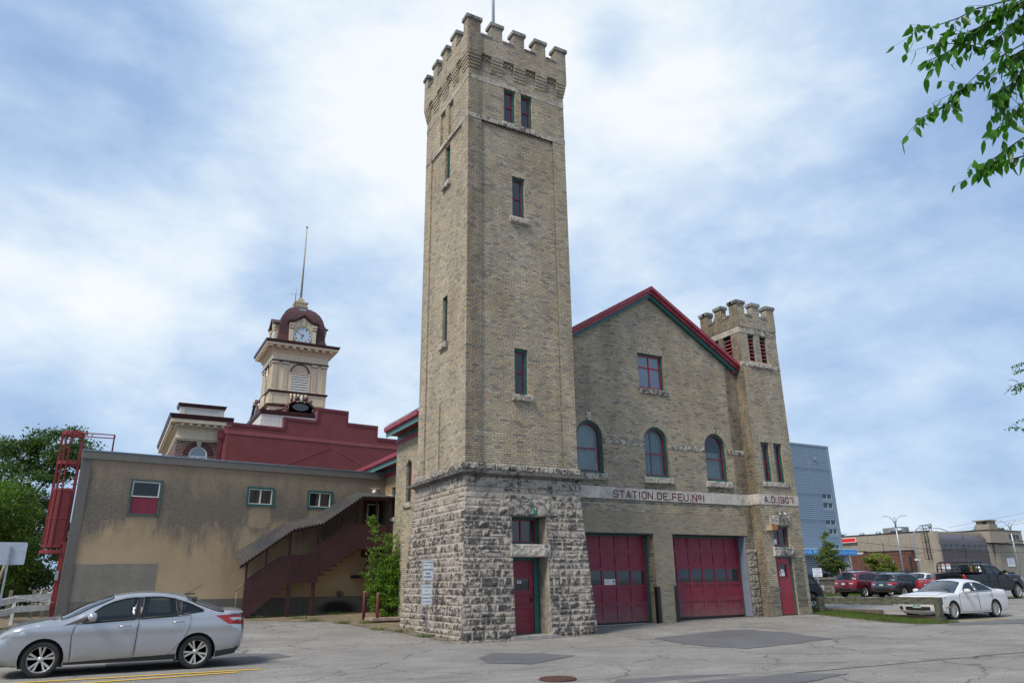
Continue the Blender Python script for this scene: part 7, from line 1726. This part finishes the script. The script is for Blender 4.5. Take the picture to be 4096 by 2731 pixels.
m = MB(TK); m.box(52.6, 57.5, -.35, 0, 6.45, 7.05); q = m.build('blank_sign', mat('sign_red', (.62, .01, .012), .5), BK)
m = MB(TK); m.ring(rect(52.55, 57.55, 6.4, 7.1), rect(52.66, 57.44, 6.51, 6.99), -.36, .0); m.build('sign_frame', mat('pale_pink_frame', (.6, .5, .5)), q)
m = MB(TK); m.box(53.2, 53.45, -1.2, -1.1, .3, 4.6); m.box(53.1, 53.5, -1.22, -1.1, 4.5, 4.7); m.build('downpipe', GREYM, BK)
m = MB(TK); m.tube([(47.9, -1.0, 4.2), (47.9, -1.0, 6.1)], .04, 6); m.box(47.3, 47.7, -1.1, -.9, 2.2, 3.7); m.build('dark_pipe', BPLAST, BK)
m = MB(TK); m.tube([(46.6, -.9, 3.7), (46.5, -1.3, 3.6), (46.4, -1.5, 3.3)], .1, 8); m.build('camera', GREYM, BK)
m = MB(TK); m.prism(rect(47.4, 48.3, 2.1, 3.0), -.95, -.9); q = m.build('wall_notice', SIGNW, BK); m = MB(TK); [m.box(47.5, 48.2, -.96, -.955, 2.85-i*.14, 2.9-i*.14) for i in range(5)]; m.build('sign_print', mat('notice_print', (.35, .2, .22)), q)
m = MB(TK); m.box(44.8, 45.9, -.93, -.9, .3, 2.5); m.build('service_door', mat('dark_green_door', (.02, .03, .03)), BK)
m = MB(TK); m.box(44.1, 44.35, -1.05, -.9, .3, 4.2); m.build('drain_stack', BPLAST, BK)
for (y0, y1, z1) in ((46.4, 47.9, 8.25), (48.0, 49.3, 8.2)):
    m = MB(TK); m.box(y0, y1, 1.5, 3.2, 7.3, z1); m.build('rooftop_unit', mat('unit_grey', (.20, .20, .18), .6, var=.2), BK)
m = MB(TK); m.tube([(45.8, 1.0, 7.75), (47.6, 1.0, 7.75)], .33, 12); m.tube([(47.4, 1.0, 7.75), (48.2, 1.0, 7.4)], .25, 10); m.build('duct', GREYM, BK)
for y in (52.4, 49.7): m = MB(TK); m.lathe([(.35, 7.3), (.38, 7.6), (.25, 7.75), (0, 7.8)], (y, 1.0, 0), 'z', 14); m.build('roof_vent', GREYM, BK)
m = MB(TK)
for y in (41.65, 42.1): m.tube([(y, -.25, 3.6), (y, -.25, 8.1)], .035, 6)
for i in range(14): m.tube([(41.65, -.25, 3.7+i*.3), (42.1, -.25, 3.7+i*.3)], .022, 5)
m.build('ladder', BLACKM, BK)
m = MB()
for z in (3.7, 4.8, 5.9, 7.0, 8.1): m.tube([(XB-.25, 41.65, z), (XB-.9, 41.6, z), (XB-.9, 42.15, z), (XB-.25, 42.1, z)], .028, 5)
for y in (41.62, 42.15): m.tube([(XB-.9, y, 3.7), (XB-.9, y, 8.1)], .025, 5)
m.build('ladder_cage', BLACKM, BK)
# brown metal wing with curved eave and ribbon window
BW = thing('brown_metal_wing', 'dark brown metal building with curved eave and ribbon window', 'building'); YB = 40.9
BRM = mat('brown_ribbed_metal', (.085, .068, .066), .45, metal=.3, var=.12, scale=2); BRM2 = mat('mauve_brown_metal', (.14, .115, .13), .4, metal=.3, var=.06, scale=2)
m = MB(); m.box(88.3, 99.3, YB, YB+12, .3, 5.08); m.build('lower_wall', BRM, BW)
m = MB(); m.sm = True
pr = [(YB-.05, 5.62), (YB-.05, 6.1)]+[(YB+1.0-1.05*math.cos(a), 6.1+.95*math.sin(a)) for a in [PI/2*i/8 for i in range(9)]]+[(YB+8, 7.08)]
for a, b in zip(pr[:-1], pr[1:]): m.face([(88.3, a[0], a[1]), (99.2, a[0], a[1]), (99.2, b[0], b[1]), (88.3, b[0], b[1])])
m.sm = False; m.prism([(99.19, 5.62), (99.21, 5.62), (99.21, 7.05), (99.19, 7.05)], YB+.6, YB+8)
m.face([(99.2, p[0], p[1]) for p in pr]+[(99.2, YB+8, 5.62)]); m.build('curved_eave', BRM2, BW)
m = MB(); m.box(88.3, 99.25, YB-.02, YB+.0, 5.03, 5.09); m.box(88.3, 99.25, YB-.04, YB, 5.6, 5.66)
for i in range(9): x = 88.35+i*1.35; m.box(x, x+.1, YB-.01, YB+.1, 5.08, 5.62)
m.build('window_mullion', mat('mauve_grey_mullion', (.12, .13, .16)), BW)
m = MB(); m.box(88.4, 99.2, YB+.05, YB+.08, 5.08, 5.62); m.box(88.4, 99.2, YB+.08, YB+12, 5.08, 5.62); m.build('ribbon_window', GLASS, BW)
m = MB(); m.box(93.85, 93.93, YB-.03, YB, .3, 7.0); m.build('seam', BPLAST, BW)
m = MB()
for i in range(5): m.box(90.9, 95.6, YB-.06, YB, 3.43+i*.07, 3.46+i*.07)
for x in (90.9, 92.4, 94, 95.5): m.box(x, x+.06, YB-.05, YB, 3.42, 3.76)
m.build('wall_louvre', mat('louvre_grey', (.2, .19, .2)), BW)
m = MB(); m.lathe([(.5, 7.1), (.5, 7.35), (.2, 7.4), (.2, 7.9), (.3, 7.95), (.3, 8.1), (.12, 8.15), (.12, 8.4), (0, 8.45)], (88.9, YB+1.2, 0), 'z', 14); m.build('roof_vent', GREYM, BW)
# tan block at the right
TBK = thing('tan_block_building', 'tan pebble-dash building with roof ventilator and louvred grilles', 'building')
m = MB(); m.box(99.4, 104.0, YB-.6, YB+10, 5.95, 7.62); m.box(103.6, 109.2, YB+.3, YB+10, 5.95, 7.66); m.box(100.5, 128, YB+.25, YB+14, .3, 5.9); m.box(99.2, 100.5, YB+.0, YB+4, .3, 5.75); m.box(109.2, 128, YB+.8, YB+10, 5.9, 6.0); m.build('pebble_wall', TAN, TBK)
m = MB(); m.box(99.3, 104.1, YB-.65, YB+10, 7.62, 7.72); m.box(104.1, 109.3, YB+.25, YB+10, 7.66, 7.76); m.box(99.2, 128, YB+.15, YB+1.0, 5.72, 5.93); m.build('dark_coping', BPLAST, TBK)
m = MB(); m.box(101.1, 103.2, YB+.2, YB+2.2, 7.72, 8.55); m.box(101.25, 101.5, YB+.3, YB+.5, 8.55, 9.0); m.box(102.8, 103.05, YB+.3, YB+.5, 8.55, 9.0); m.box(101.9, 102.4, YB+.3, YB+.5, 8.55, 9.0); m.box(101.25, 103.05, YB+1.2, YB+2.0, 8.55, 9.0); m.box(100.9, 103.3, YB+.1, YB+2.3, 9.0, 9.15); m.build('ventilator', TAN, TBK)
m = MB()
for r_ in range(4):
    for c in range(4): m.box(104.9+c*.9, 105.6+c*.9, YB+.27, YB+.3, 6.58+r_*.17, 6.68+r_*.17)
m.build('grille', BLACKM, TBK)
m = MB(); m.box(101.0, 101.9, YB-.05, YB+.25, .3, 5.72); m.build('pier', TAN, TBK)
m = MB(); m.prism(rect(103.9, 105.6, 2.75, 3.9), YB+.18, YB+.25); q = m.build('wall_notice', SIGNW, TBK); m = MB(); [m.box(104.1, 105.4, YB+.17, YB+.18, 3.68-i*.17, 3.72-i*.17) for i in range(5)]; m.build('sign_print', MATS['notice_print'], q)
T0 = thing('street_post', 'yellow marker post below the white wall notice', 'post', (83.0, 30.3, .3)); m = MB(); m.tube([(0, 0, 0), (0, 0, 1.7)], .07, 8); m.build('post_body', mat('marker_yellow', (.7, .45, .03)), T0); m = MB(); m.lathe([(.075, 1.7), (.04, 1.76), (0, 1.77)], (0, 0, 0), 'z', 8); m.build('post_cap', BLACKM, T0)
for i, (x, y, s_) in enumerate(((84.5, 31.3, 1), (76.5, 31.8, .8))):
    t = thing('waste_bin', ('dark green waste bin at the foot of the right lamp post', 'dark green waste bin seen over the dark red SUV roof')[i], 'bin', ((84.5, 31.3, .3), (47.8, 23.0, .3))[i]); m = MB(); m.hexa([(-.8, -.5, 0), (.8, -.5, 0), (.8, .5, 0), (-.8, .5, 0)], [(-.95, -.6, 1.55), (.95, -.6, 1.55), (.95, .6, 1.55), (-.95, .6, 1.55)]); m.build('bin_body', mat('bin_green', (.015, .06, .045), .6), t); m = MB(); m.box(-1, 1, -.65, .65, 1.56, 1.64); m.build('lid', BPLAST, t)
# street lamps
def lamp2(x, y, H, label, s):
    t = thing('street_lamp', label, 'street lamp', (x, y, .3), R(-52), 'twin-arm street lamps')
    m = MB(); m.tube([(0, 0, 0), (0, 0, H)], .13*s, 10, .09*s); m.tube([(0, 0, H-1.0), (0, 0, H+.15)], .13*s, 10); m.build('pole', GREYM, t)
    for d in (-1, 1):
        m = MB(); m.tube([(0, 0, H-.7), (d*.25*s, 0, H-.15), (d*.6*s, 0, H+.2), (d*1.0*s, 0, H+.36)], .05*s, 6); m.build('arm', GREYM, t)
        m = MB(); m.sm = True; m.hexa([(d*.9*s, -.12*s, H+.28), (d*1.62*s, -.1*s, H+.3), (d*1.62*s, .1*s, H+.3), (d*.9*s, .12*s, H+.28)], [(d*.95*s, -.07*s, H+.45), (d*1.5*s, -.06*s, H+.42), (d*1.5*s, .06*s, H+.42), (d*.95*s, .07*s, H+.45)]); m.build('lamp_head', mat('pale_lamp_head', (.5, .52, .54), .4), t)
    return t
lamp2(74.1, 37.0, 7.9, 'twin-arm grey street lamp in front of the tan bank wall', .83); lamp2(80.5, 27.5, 6.8, 'twin-arm grey street lamp at the right edge beside tan block', .78)
t = thing('street_lamp', 'single curved-arm grey lamp beside the bank roof ladder', 'street lamp', (73.3, 34.5, .3)); u = Vector((.6, -.8, 0))
m = MB(); m.tube([(0, 0, 0), (-.05, 0, 4.0), tuple(u*-.1+Vector((0, 0, 5.2))), tuple(u*.15+Vector((0, 0, 6.1))), tuple(u*.7+Vector((0, 0, 6.7))), tuple(u*1.6+Vector((0, 0, 6.95)))], .12, 8, .06); m.build('pole', GREYM, t); m = MB(); m.tube([tuple(u*1.5+Vector((0, 0, 6.94))), tuple(u*2.1+Vector((0, 0, 6.96)))], .09, 6); m.build('lamp_head', GREYM, t); m = MB(); m.box(-.35, .4, -.2, .1, 3.0, 3.2); m.build('camera', mat('camera_white', (.6, .6, .6)), t)
t = thing('street_lamp', 'curved lamp arm rising behind the brown metal building', 'street lamp', (110.5, 52.0, .3)); m = MB(); m.tube([(0, 0, 0), (-.05, 0, 7.2), (-.6, .5, 8.1), (-1.5, 1.2, 8.6), (-3.2, 2.4, 8.65)], .1, 8, .06); m.build('pole', GREYM, t); m = MB(); m.tube([(-3.1, 2.3, 8.6), (-3.8, 2.9, 8.6)], .12, 6); m.build('lamp_head', GREYM, t)
# overhead cables
CB = thing('overhead_cables', 'thin dark utility cables crossing the sky and bank at far right', 'cable')
def cable(p, q, sag, r_=.02):
    p = Vector(p); q = Vector(q); m = MB(); m.tube([p.lerp(q, i/14)+Vector((0, 0, -sag*4*(i/14)*(1-i/14))) for i in range(15)], r_, 5); m.build('cable', BLACKM, CB, uv=False)
cable((96, 44, 8.1), (128, 18, 16.5), .4, .014); cable((98, 46, 7.6), (130, 18, 15.6), .4, .014); cable((100, 46, 7.6), (132, 20, 13.5), .4, .014)
cable((60, 33.5, 3.6), (80.6, 27.4, 5.2), .3); cable((80.6, 27.4, 5.3), (102, 20, 4.2), .4, .05); cable((62, 33.5, 5.2), (80.6, 27.3, 4.0), .3); cable((80.6, 27.4, 4.0), (100, 19, 3.9), .2)

# ================================================================== VEGETATION
LEAF_A = leafmat('elm_leaf', (.062, .115, .03), .32, .5); LEAF_B = leafmat('bright_bush_leaf', (.085, .155, .026), .35, .5); LEAF_C = leafmat('shrub_leaf', (.15, .29, .035), .4, .45)
LEAF_D = leafmat('ash_leaf', (.19, .23, .05), .35, .4); LEAF_E = leafmat('branch_leaf', (.06, .19, .02), .5, .45, .35); LEAF_F = leafmat('spruce_green_leaf', (.12, .17, .05), .3, .4)
BARK = mat('grey_bark', (.13, .105, .08), .95, var=.4, scale=6, bump=.8, bscale=18); TWIG = mat('dark_twig_bark', (.05, .035, .028), .9, var=.3, scale=10)
def leaves(name, C, size, material, parent, droop=.3, seed=0, ratio=.55, jitter=.4):
    """C: Nx3 centres -> one rhombus leaf each"""
    rs = np.random.RandomState(seed); n = len(C)
    a = rs.normal(size=(n, 3)); a[:, 2] -= droop; a /= np.linalg.norm(a, axis=1)[:, None]
    b = rs.normal(size=(n, 3)); b -= (b*a).sum(1)[:, None]*a; b /= np.linalg.norm(b, axis=1)[:, None]
    s = size*(1+jitter*rs.uniform(-1, 1, n))[:, None]; L = a*s; Wd = b*s*ratio*.5
    V = np.stack([C-L*.5, C-L*.05+Wd, C+L*.5, C-L*.05-Wd], 1).reshape(-1, 3)
    me = bpy.data.meshes.new(name); me.vertices.add(4*n); me.vertices.foreach_set('co', V.ravel())
    me.loops.add(4*n); me.loops.foreach_set('vertex_index', np.arange(4*n)); me.polygons.add(n); me.polygons.foreach_set('loop_start', np.arange(n)*4); me.polygons.foreach_set('loop_total', np.full(n, 4))
    me.materials.append(material); me.update(calc_edges=True); return obj(name, me, parent)
def clumpy(blobs, n, ncl, sig, seed=0, shell=.35):
    rs = np.random.RandomState(seed); vol = np.array([b[1][0]*b[1][1]*b[1][2] for b in blobs])**.8; pr_ = vol/vol.sum(); cs = []
    for _ in range(ncl):
        b = blobs[rs.choice(len(blobs), p=pr_)]; d = rs.normal(size=3); d /= np.linalg.norm(d); r_ = rs.uniform(shell, 1)**.5
        cs.append(np.array(b[0])+d*np.array(b[1])*r_)
    cs = np.array(cs); w = rs.uniform(.3, 1.7, ncl); w /= w.sum(); idx = rs.choice(ncl, n, p=w)
    g_ = rs.normal(size=(n, 3))*sig; g_[:, 2] *= .6; return cs[idx]+g_, cs
def limb_tree(root, base, blobs, cs, r0, material, nb=14, seed=0):
    rs = random.Random(seed); m = MB(); b = Vector(base); top = Vector(blobs[0][0]); h = top-b
    trunk = [b, b+h*.3+Vector((rs.uniform(-.2, .2), rs.uniform(-.2, .2), 0)), b+h*.6+Vector((rs.uniform(-.3, .3), 0, 0)), top]
    m.tube(trunk, r0, 9, r0*.35)
    for i in range(nb):
        t = rs.uniform(.3, .9); s = b.lerp(top, t); e = Vector(cs[rs.randrange(len(cs))]); mid = s.lerp(e, .5)+Vector((rs.uniform(-.4, .4), rs.uniform(-.4, .4), rs.uniform(-.1, .6)))
        m.tube([s, s.lerp(mid, .5)+Vector((0, 0, .1)), mid, e], r0*.38*(1.1-t*.5), 6, r0*.07)
    return m.build('trunk', material, root, uv=False)
def tree(name, label, base, blobs, n, ncl, sig, size, material, r0=.25, seed=0, shell=.35, nb=14, group=None, droop=.3, cat='tree'):
    bx, by, bz = base; root = thing(name, label, cat, base, 0, group)
    bl = [((b[0][0]-bx, b[0][1]-by, b[0][2]-bz), b[1]) for b in blobs]
    C, cs = clumpy(bl, n, ncl, sig, seed, shell); leaves('crown', C, size, material, root, droop, seed)
    limb_tree(root, (0, 0, 0), bl, cs, r0, BARK, nb, seed); return root
tree('elm_tree', 'tall elm with sky gaps behind the annex and ladder', (-14.5, 28, .5), [((-14.5, 26.5, 7.2), (3.2, 2.6, 2.1)), ((-17.5, 27, 6.6), (3., 2.6, 2.4)), ((-12.2, 25.6, 8.2), (2.2, 2., 1.5)), ((-10.6, 25.2, 7.7), (1.35, 1.3, .95)), ((-13.5, 27, 4.5), (3, 2.5, 2.2)), ((-20, 27, 6), (3, 2.5, 3))], 60000, 330, .27, .15, LEAF_A, .38, 3, .3, 26)
tree('leafy_tree', 'bright green leafy tree low beside the red ladder', (-13.4, 16.5, .5), [((-13.6, 16.2, 3.6), (1.5, 1.8, 2.2)), ((-12.7, 15.8, 4.3), (1.0, 1.5, 1.4)), ((-14.8, 16, 3.9), (1.6, 1.8, 1.9)), ((-12.3, 15.6, 2.6), (.75, 1.3, 1.3)), ((-13.2, 15.4, 1.9), (1.4, 1.2, 1.0))], 42000, 300, .19, .105, LEAF_B, .16, 5, .3, 16)
tree('leafy_tree', 'darker green tree between the elm and the bright leafy tree', (-15.8, 20.5, .5), [((-15.5, 20, 3.8), (2.6, 2, 2.6)), ((-13.2, 20.5, 5.2), (1.5, 1.6, 1.8)), ((-13.4, 19.5, 2.5), (1.8, 1.5, 1.9)), ((-17.5, 20, 3), (2.5, 2, 2.6))], 38000, 260, .25, .13, LEAF_A, .2, 8, .3, 14)
tree('leafy_tree', 'dark hedge-like tree closing the gap behind the white fence', (-13.5, 24.0, .5), [((-13.5, 23.5, 2.2), (3.2, 1.2, 1.9)), ((-17.5, 23.5, 2.4), (3.2, 1.2, 2.2)), ((-21, 23.5, 3), (3.2, 1.2, 2.6)), ((-12.9, 23.0, 1.6), (1.6, .8, 1.3))], 48000, 330, .3, .14, LEAF_A, .2, 12, .2, 8)
m = MB(); m.tube([(-.6, 0, .0), (-.2, -.3, .55), (.3, -.5, .8), (.7, -.6, 1.3), (.85, -.6, 2.2)], .10, 8, .05); t = thing('leaning_trunk', 'bare pale leaning tree trunk behind the white fence', 'tree trunk', (-13.0, 13.8, .45)); m.build('trunk', mat('pale_bark', (.26, .22, .17), .9, var=.3, scale=8), t, uv=False)
m = MB(); m.tube([(.3, -.5, .8), (.1, -.6, 1.4), (-.05, -.6, 1.9)], .05, 6, .025); m.build('limb', MATS['pale_bark'], t, uv=False)
tree('street_tree', 'yellow-green young ash tree above the SUVs in front of bank brick', (49.9, 22.6, .3), [((49.9, 22.6, 2.9), (1.0, 1.0, .75)), ((50.3, 22.3, 2.2), (1.15, 1.0, .6)), ((49.3, 23, 2.9), (.6, .6, .45))], 11000, 90, .13, .12, LEAF_D, .07, 21, .2, 10)
tree('street_tree', 'upright green tree beyond the fence in front of the blue signs', (44.5, 23.3, .3), [((44.1, 23.2, 4.6), (.28, .28, .85)), ((44.45, 23.3, 3.6), (.75, .7, .8)), ((44.7, 23.3, 2.6), (1.05, .9, .75)), ((43.6, 23.3, 3.0), (.5, .5, .7)), ((45.3, 23, 2.5), (.6, .6, .45))], 16000, 130, .12, .11, LEAF_F, .08, 23, .2, 12)
for i, (b_, bl) in enumerate((((103, 71, .3), [((104.2, 71.5, 7.6), (1.4, 1.4, 2.0)), ((105.6, 70.6, 7.6), (1.5, 1.5, 2.1)), ((107, 70, 6.9), (1.4, 1.4, 1.9))]), ((119.5, 52.3, .3), [((119.3, 52, 7.6), (1.3, 1.3, 1.9)), ((118.3, 52.3, 7.6), (1.1, 1.1, 1.3)), ((121.7, 50.5, 8.2), (1.2, 1., .9))]))):
    tree('distant_tree', ('round tree crowns peeping over the bank roof at its left end', 'sparse tree behind the tan ventilator block')[i], b_, bl, 9000, 110, .4, .3, LEAF_A, .25, 30+i, .3, 12)
# shrub by the hall corner: upright feathery sprays
SHR = thing('shrub', 'tall feathery bright green shrub beside the tower base', 'shrub', (.15, 7.1, .33)); rs = np.random.RandomState(4)
C = []; m = MB()
sprays = [((-.35, .1), (-.75, -.1, 3.55), 26), ((.45, 0), (.62, -.1, 3.6), 26), ((.1, .1), (.2, 0, 2.9), 16), ((-.25, -.1), (-1.0, -.1, 1.62), 14), ((-.1, 0), (-.75, -.2, 2.2), 16), ((.6, 0), (.85, 0, 2.9), 14), ((-.2, 0), (-.75, -.2, 1.05), 12), ((.3, -.1), (.3, -.3, 2.2), 14), ((0, -.2), (-.4, -.3, 1.6), 12), ((.5, -.2), (.7, -.3, 1.7), 12), ((-.1, -.1), (-.15, -.2, 3.0), 16), ((.4, -.2), (.45, -.2, 3.1), 14)]
for (bx, by), (ex, ey, ez), ns in sprays:
    s = Vector((bx*.6, by, .0)); e = Vector((ex, ey, ez)); mid = s.lerp(e, .55)+Vector((-(ex-bx)*.2, 0, .25))
    path = [s, s.lerp(mid, .5), mid, mid.lerp(e, .5)+Vector((0, 0, .06)), e]; m.tube(path, .022, 6, .006)
    for k_ in range(ns*3):
        t_ = rs.uniform(.15, 1); f = t_*4; i_ = min(int(f), 3); p = path[i_].lerp(path[i_+1], f-i_)
        ln = rs.uniform(.2, .55)*(1.15-.6*t_); an = rs.uniform(0, 2*PI); d = Vector((math.cos(an), math.sin(an)*.7, rs.uniform(.1, .9))).normalized()
        q = p+d*ln; m.tube([p, q], .004, 4, .002, cap=False)
        for j in range(int(ln*46)):
            u_ = rs.uniform(.1, 1.05); c_ = p.lerp(q, u_); C.append((c_.x+rs.normal()*.022, c_.y+rs.normal()*.022, c_.z+rs.normal()*.02))
rs2 = np.random.RandomState(9); base_, _ = clumpy([((.25, 0, .7), (.75, .5, .75)), ((.2, 0, 1.5), (.55, .4, .8))], 24000, 180, .09, 6, .2)
leaves('foliage', np.vstack([np.array(C), base_]),   .068, LEAF_C, SHR, -.1, 3, .5); m.build('stems', TWIG, SHR, uv=False)

# overhanging elm branches at the upper right: a tree standing out of frame
def leafblade(m, p, d, nrm_, L, w):
    d = d.normalized(); s_ = d.cross(nrm_).normalized(); n_ = s_.cross(d)
    pr_ = [(0, 0), (.12, .28), (.32, .5), (.55, .46), (.78, .25), (1.0, 0)]
    b = len(m.v); curl = random.uniform(-.1, .22)
    for t_, h in pr_:
        mid = p+d*(L*t_)-n_*(curl*L*t_*t_)
        if h == 0: m.v.append(tuple(mid))
        else: m.v += [tuple(mid+s_*h*w+n_*.12*w), tuple(mid), tuple(mid-s_*h*w+n_*.12*w)]
    # rows: 0 single, then triples 1-3,4-6,7-9,10-12, last single 13
    f = [(b, b+1, b+2), (b, b+2, b+3)]
    for r_ in range(3): i = b+1+3*r_; f += [(i, i+3, i+4, i+1), (i+1, i+4, i+5, i+2)]
    i = b+10; f += [(i, b+13, i+1), (i+1, b+13, i+2)]
    for q in f: m.facei(q)
def branchset(root, paths, L, w, dens, r0, right):
    tw = MB(); lf = MB(); lf.sm = True; rnd = random.Random(11)
    def leafy(p0, d0, n, spread):
        for _ in range(n):
            dr_ = (d0*.35+Vector((rnd.gauss(0, .35), rnd.gauss(0, .35), -.85+rnd.gauss(0, .35)))).normalized(); nn = Vector((rnd.gauss(0, 1), rnd.gauss(0, 1), rnd.gauss(0, .6))).normalized()
            leafblade(lf, p0+Vector((rnd.gauss(0, spread), rnd.gauss(0, spread), rnd.gauss(0, spread*.6))), dr_, nn, L*rnd.uniform(.55, 1.15), w*rnd.uniform(.8, 1.15))
    for path, dn in paths:
        P = [Vector(q) for q in path]; tw.tube(P, r0*.35, 6, r0)
        tot = sum((a-b).length for a, b in zip(P[:-1], P[1:])); s = 0
        for a, b in zip(P[:-1], P[1:]):
            l_ = (b-a).length; n_ = max(1, int(l_*dens*dn))
            for i in range(n_):
                t_ = (i+rnd.random())/n_; p = a.lerp(b, t_); d = (a-b).normalized()
                if rnd.random() < .38:
                    e = p+(d*.7+Vector((rnd.gauss(0, .5), rnd.gauss(0, .5), rnd.gauss(-.15, .35)))).normalized()*rnd.uniform(.08, .2)*L/.085; tw.tube([p, e], r0*.3, 4, r0*.15, cap=False)
                    for k_ in range(3): leafy(p.lerp(e, .35+.3*k_), (e-p).normalized(), 1, .006)
                leafy(p, d, 1, .006)
        leafy(P[0], (P[0]-P[1]).normalized(), 3, .01)
    tw.build('twigs', TWIG, root, uv=False); lf.build('foliage', LEAF_E, root, uv=False)
OB = thing('overhanging_tree', 'leafy elm branches hanging into the upper right corner', 'tree')
p_ = lambda a, b, t: tuple(Vector(a).lerp(Vector(b), t))
PA = [([(-5.03, -17.54, 4.835), (-4.95, -17.59, 4.83), (-4.81, -17.69, 4.88), (-4.71, -17.76, 4.94), (-4.53, -17.88, 4.99), (-4.0, -18.3, 5.1)], 1.),
 ([(-4.94, -17.52, 4.63), (-4.84, -17.59, 4.68), (-4.72, -17.68, 4.76), (-4.59, -17.81, 4.88), (-4.46, -17.91, 4.98), (-4.0, -18.3, 5.1)], 1.15),
 ([(-4.86, -17.6, 4.80), (-4.74, -17.7, 4.79), (-4.6, -17.8, 4.88)], 1.1),
 ([(-4.86, -17.56, 4.77), (-4.76, -17.65, 4.74), (-4.62, -17.72, 4.70), (-4.45, -17.89, 4.9), (-4.0, -18.3, 5.1)], 1.),
 ([(-4.93, -17.4, 4.29), (-4.84, -17.46, 4.34), (-4.76, -17.54, 4.40)], 1.3), ([(-4.76, -17.54, 4.40), (-4.70, -17.6, 4.49)], .7), ([(-4.70, -17.6, 4.49), (-4.59, -17.71, 4.62), (-4.42, -17.84, 4.73), (-4.0, -18.2, 4.9)], .35),
 ([(-4.74, -17.55, 4.46), (-4.66, -17.6, 4.50), (-4.61, -17.65, 4.50)], 1.6), ([(-4.61, -17.65, 4.50), (-4.41, -17.83, 4.68), (-4.0, -18.2, 4.9)], .35),
 ([(-4.56, -17.48, 3.97), (-4.50, -17.53, 4.03), (-4.44, -17.59, 4.09), (-4.34, -17.67, 4.17), (-3.9, -18.0, 4.4)], 1.5), ([(-4.52, -17.5, 4.0), (-4.44, -17.56, 4.03), (-4.32, -17.66, 4.06), (-3.9, -18.0, 4.3)], 1.6),
 ([(-4.52, -17.63, 4.31), (-4.46, -17.7, 4.42), (-4.40, -17.79, 4.57), (-4.0, -18.1, 4.8)], 1.5), ([(-4.50, -17.61, 4.22), (-4.42, -17.69, 4.30), (-4.37, -17.74, 4.38), (-4.0, -18.1, 4.7)], 1.6), ([(-4.52, -17.66, 4.44), (-4.44, -17.72, 4.50), (-4.36, -17.8, 4.6), (-4.0, -18.1, 4.8)], 1.5),
 ([(-4.62, -17.78, 4.93), (-4.52, -17.86, 4.96), (-4.4, -17.95, 5.03), (-4.0, -18.3, 5.15)], 1.4), ([(-4.60, -17.73, 4.76), (-4.5, -17.8, 4.84), (-4.38, -17.9, 4.9), (-4.0, -18.2, 5.0)], 1.3),
 ([(-4.46, -17.72, 4.66), (-4.38, -17.8, 4.72), (-4.0, -18.1, 4.9)], 1.3)]
branchset(OB, PA, .094, .036, 33, .006, None)
m = MB(); m.tube([(-4.0, -18.3, 5.12), (-3.2, -19.0, 5.3), (-2.2, -20.2, 5.2), (-1.2, -21.5, 4.2)], .04, 8, .12); m.tube([(-4.0, -18.1, 4.75), (-3.0, -19.2, 4.9), (-2.2, -20.2, 5.2)], .025, 6, .05); m.tube([(-3.9, -18.0, 4.35), (-3.0, -19.0, 4.6), (-1.9, -20.6, 4.9)], .02, 6, .05); m.tube([(-1.0, -21.8, 0), (-1.1, -21.6, 2.5), (-1.2, -21.5, 4.4), (-1.0, -21.6, 7.5)], .28, 12, .12); m.build('trunk', BARK, OB, uv=False)
OC = thing('overhanging_tree', 'sparse leafy twigs with bare tips at the right frame edge', 'tree')
PB = [([(.70, -14.70, 3.33), (.78, -14.75, 3.33), (.86, -14.8, 3.30), (1.6, -15.3, 3.5)], 1.2), ([(.62, -14.93, 4.06), (.70, -14.98, 4.09), (.8, -15.05, 4.12), (1.6, -15.5, 4.3)], 1.5), ([(.69, -14.9, 3.99), (.76, -14.95, 4.02), (1.6, -15.5, 4.2)], 1.),
 ([(.66, -14.86, 3.78), (.70, -14.88, 3.84), (.77, -14.94, 3.86), (1.6, -15.4, 4.1)], 1.4), ([(.70, -14.85, 3.74), (.73, -14.9, 3.80), (.78, -14.94, 3.83), (1.6, -15.4, 4.1)], 1.3), ([(.74, -14.78, 3.40), (.82, -14.84, 3.44), (1.6, -15.3, 3.6)], 1.2)]
branchset(OC, PB, .036, .015, 60, .004, None)
m = MB()
for pa in ([(.57, -14.78, 3.72), (.60, -14.82, 3.76), (.64, -14.85, 3.81), (.71, -14.9, 3.85), (.78, -14.94, 3.86)], [(.60, -14.86, 3.89), (.65, -14.88, 3.90), (.71, -14.91, 3.87)], [(.585, -14.8, 3.78), (.61, -14.83, 3.78), (.64, -14.85, 3.81)], [(.60, -14.84, 3.83), (.63, -14.86, 3.82)], [(.71, -14.73, 3.38), (.74, -14.76, 3.345)], [(.63, -14.93, 4.0), (.68, -14.95, 4.04), (.74, -14.99, 4.09)]): m.tube(pa, .0025, 5, .005)
m.tube([(1.5, -15.3, 3.5), (2.6, -15.8, 3.9), (3.6, -16.4, 3.9)], .015, 6, .06); m.tube([(1.5, -15.45, 4.2), (2.6, -16, 4.4), (3.6, -16.4, 4.0)], .02, 6, .07); m.tube([(3.8, -16.5, 0), (3.7, -16.4, 2.5), (3.6, -16.4, 6)], .22, 12, .1); m.build('trunk', BARK, OC, uv=False)
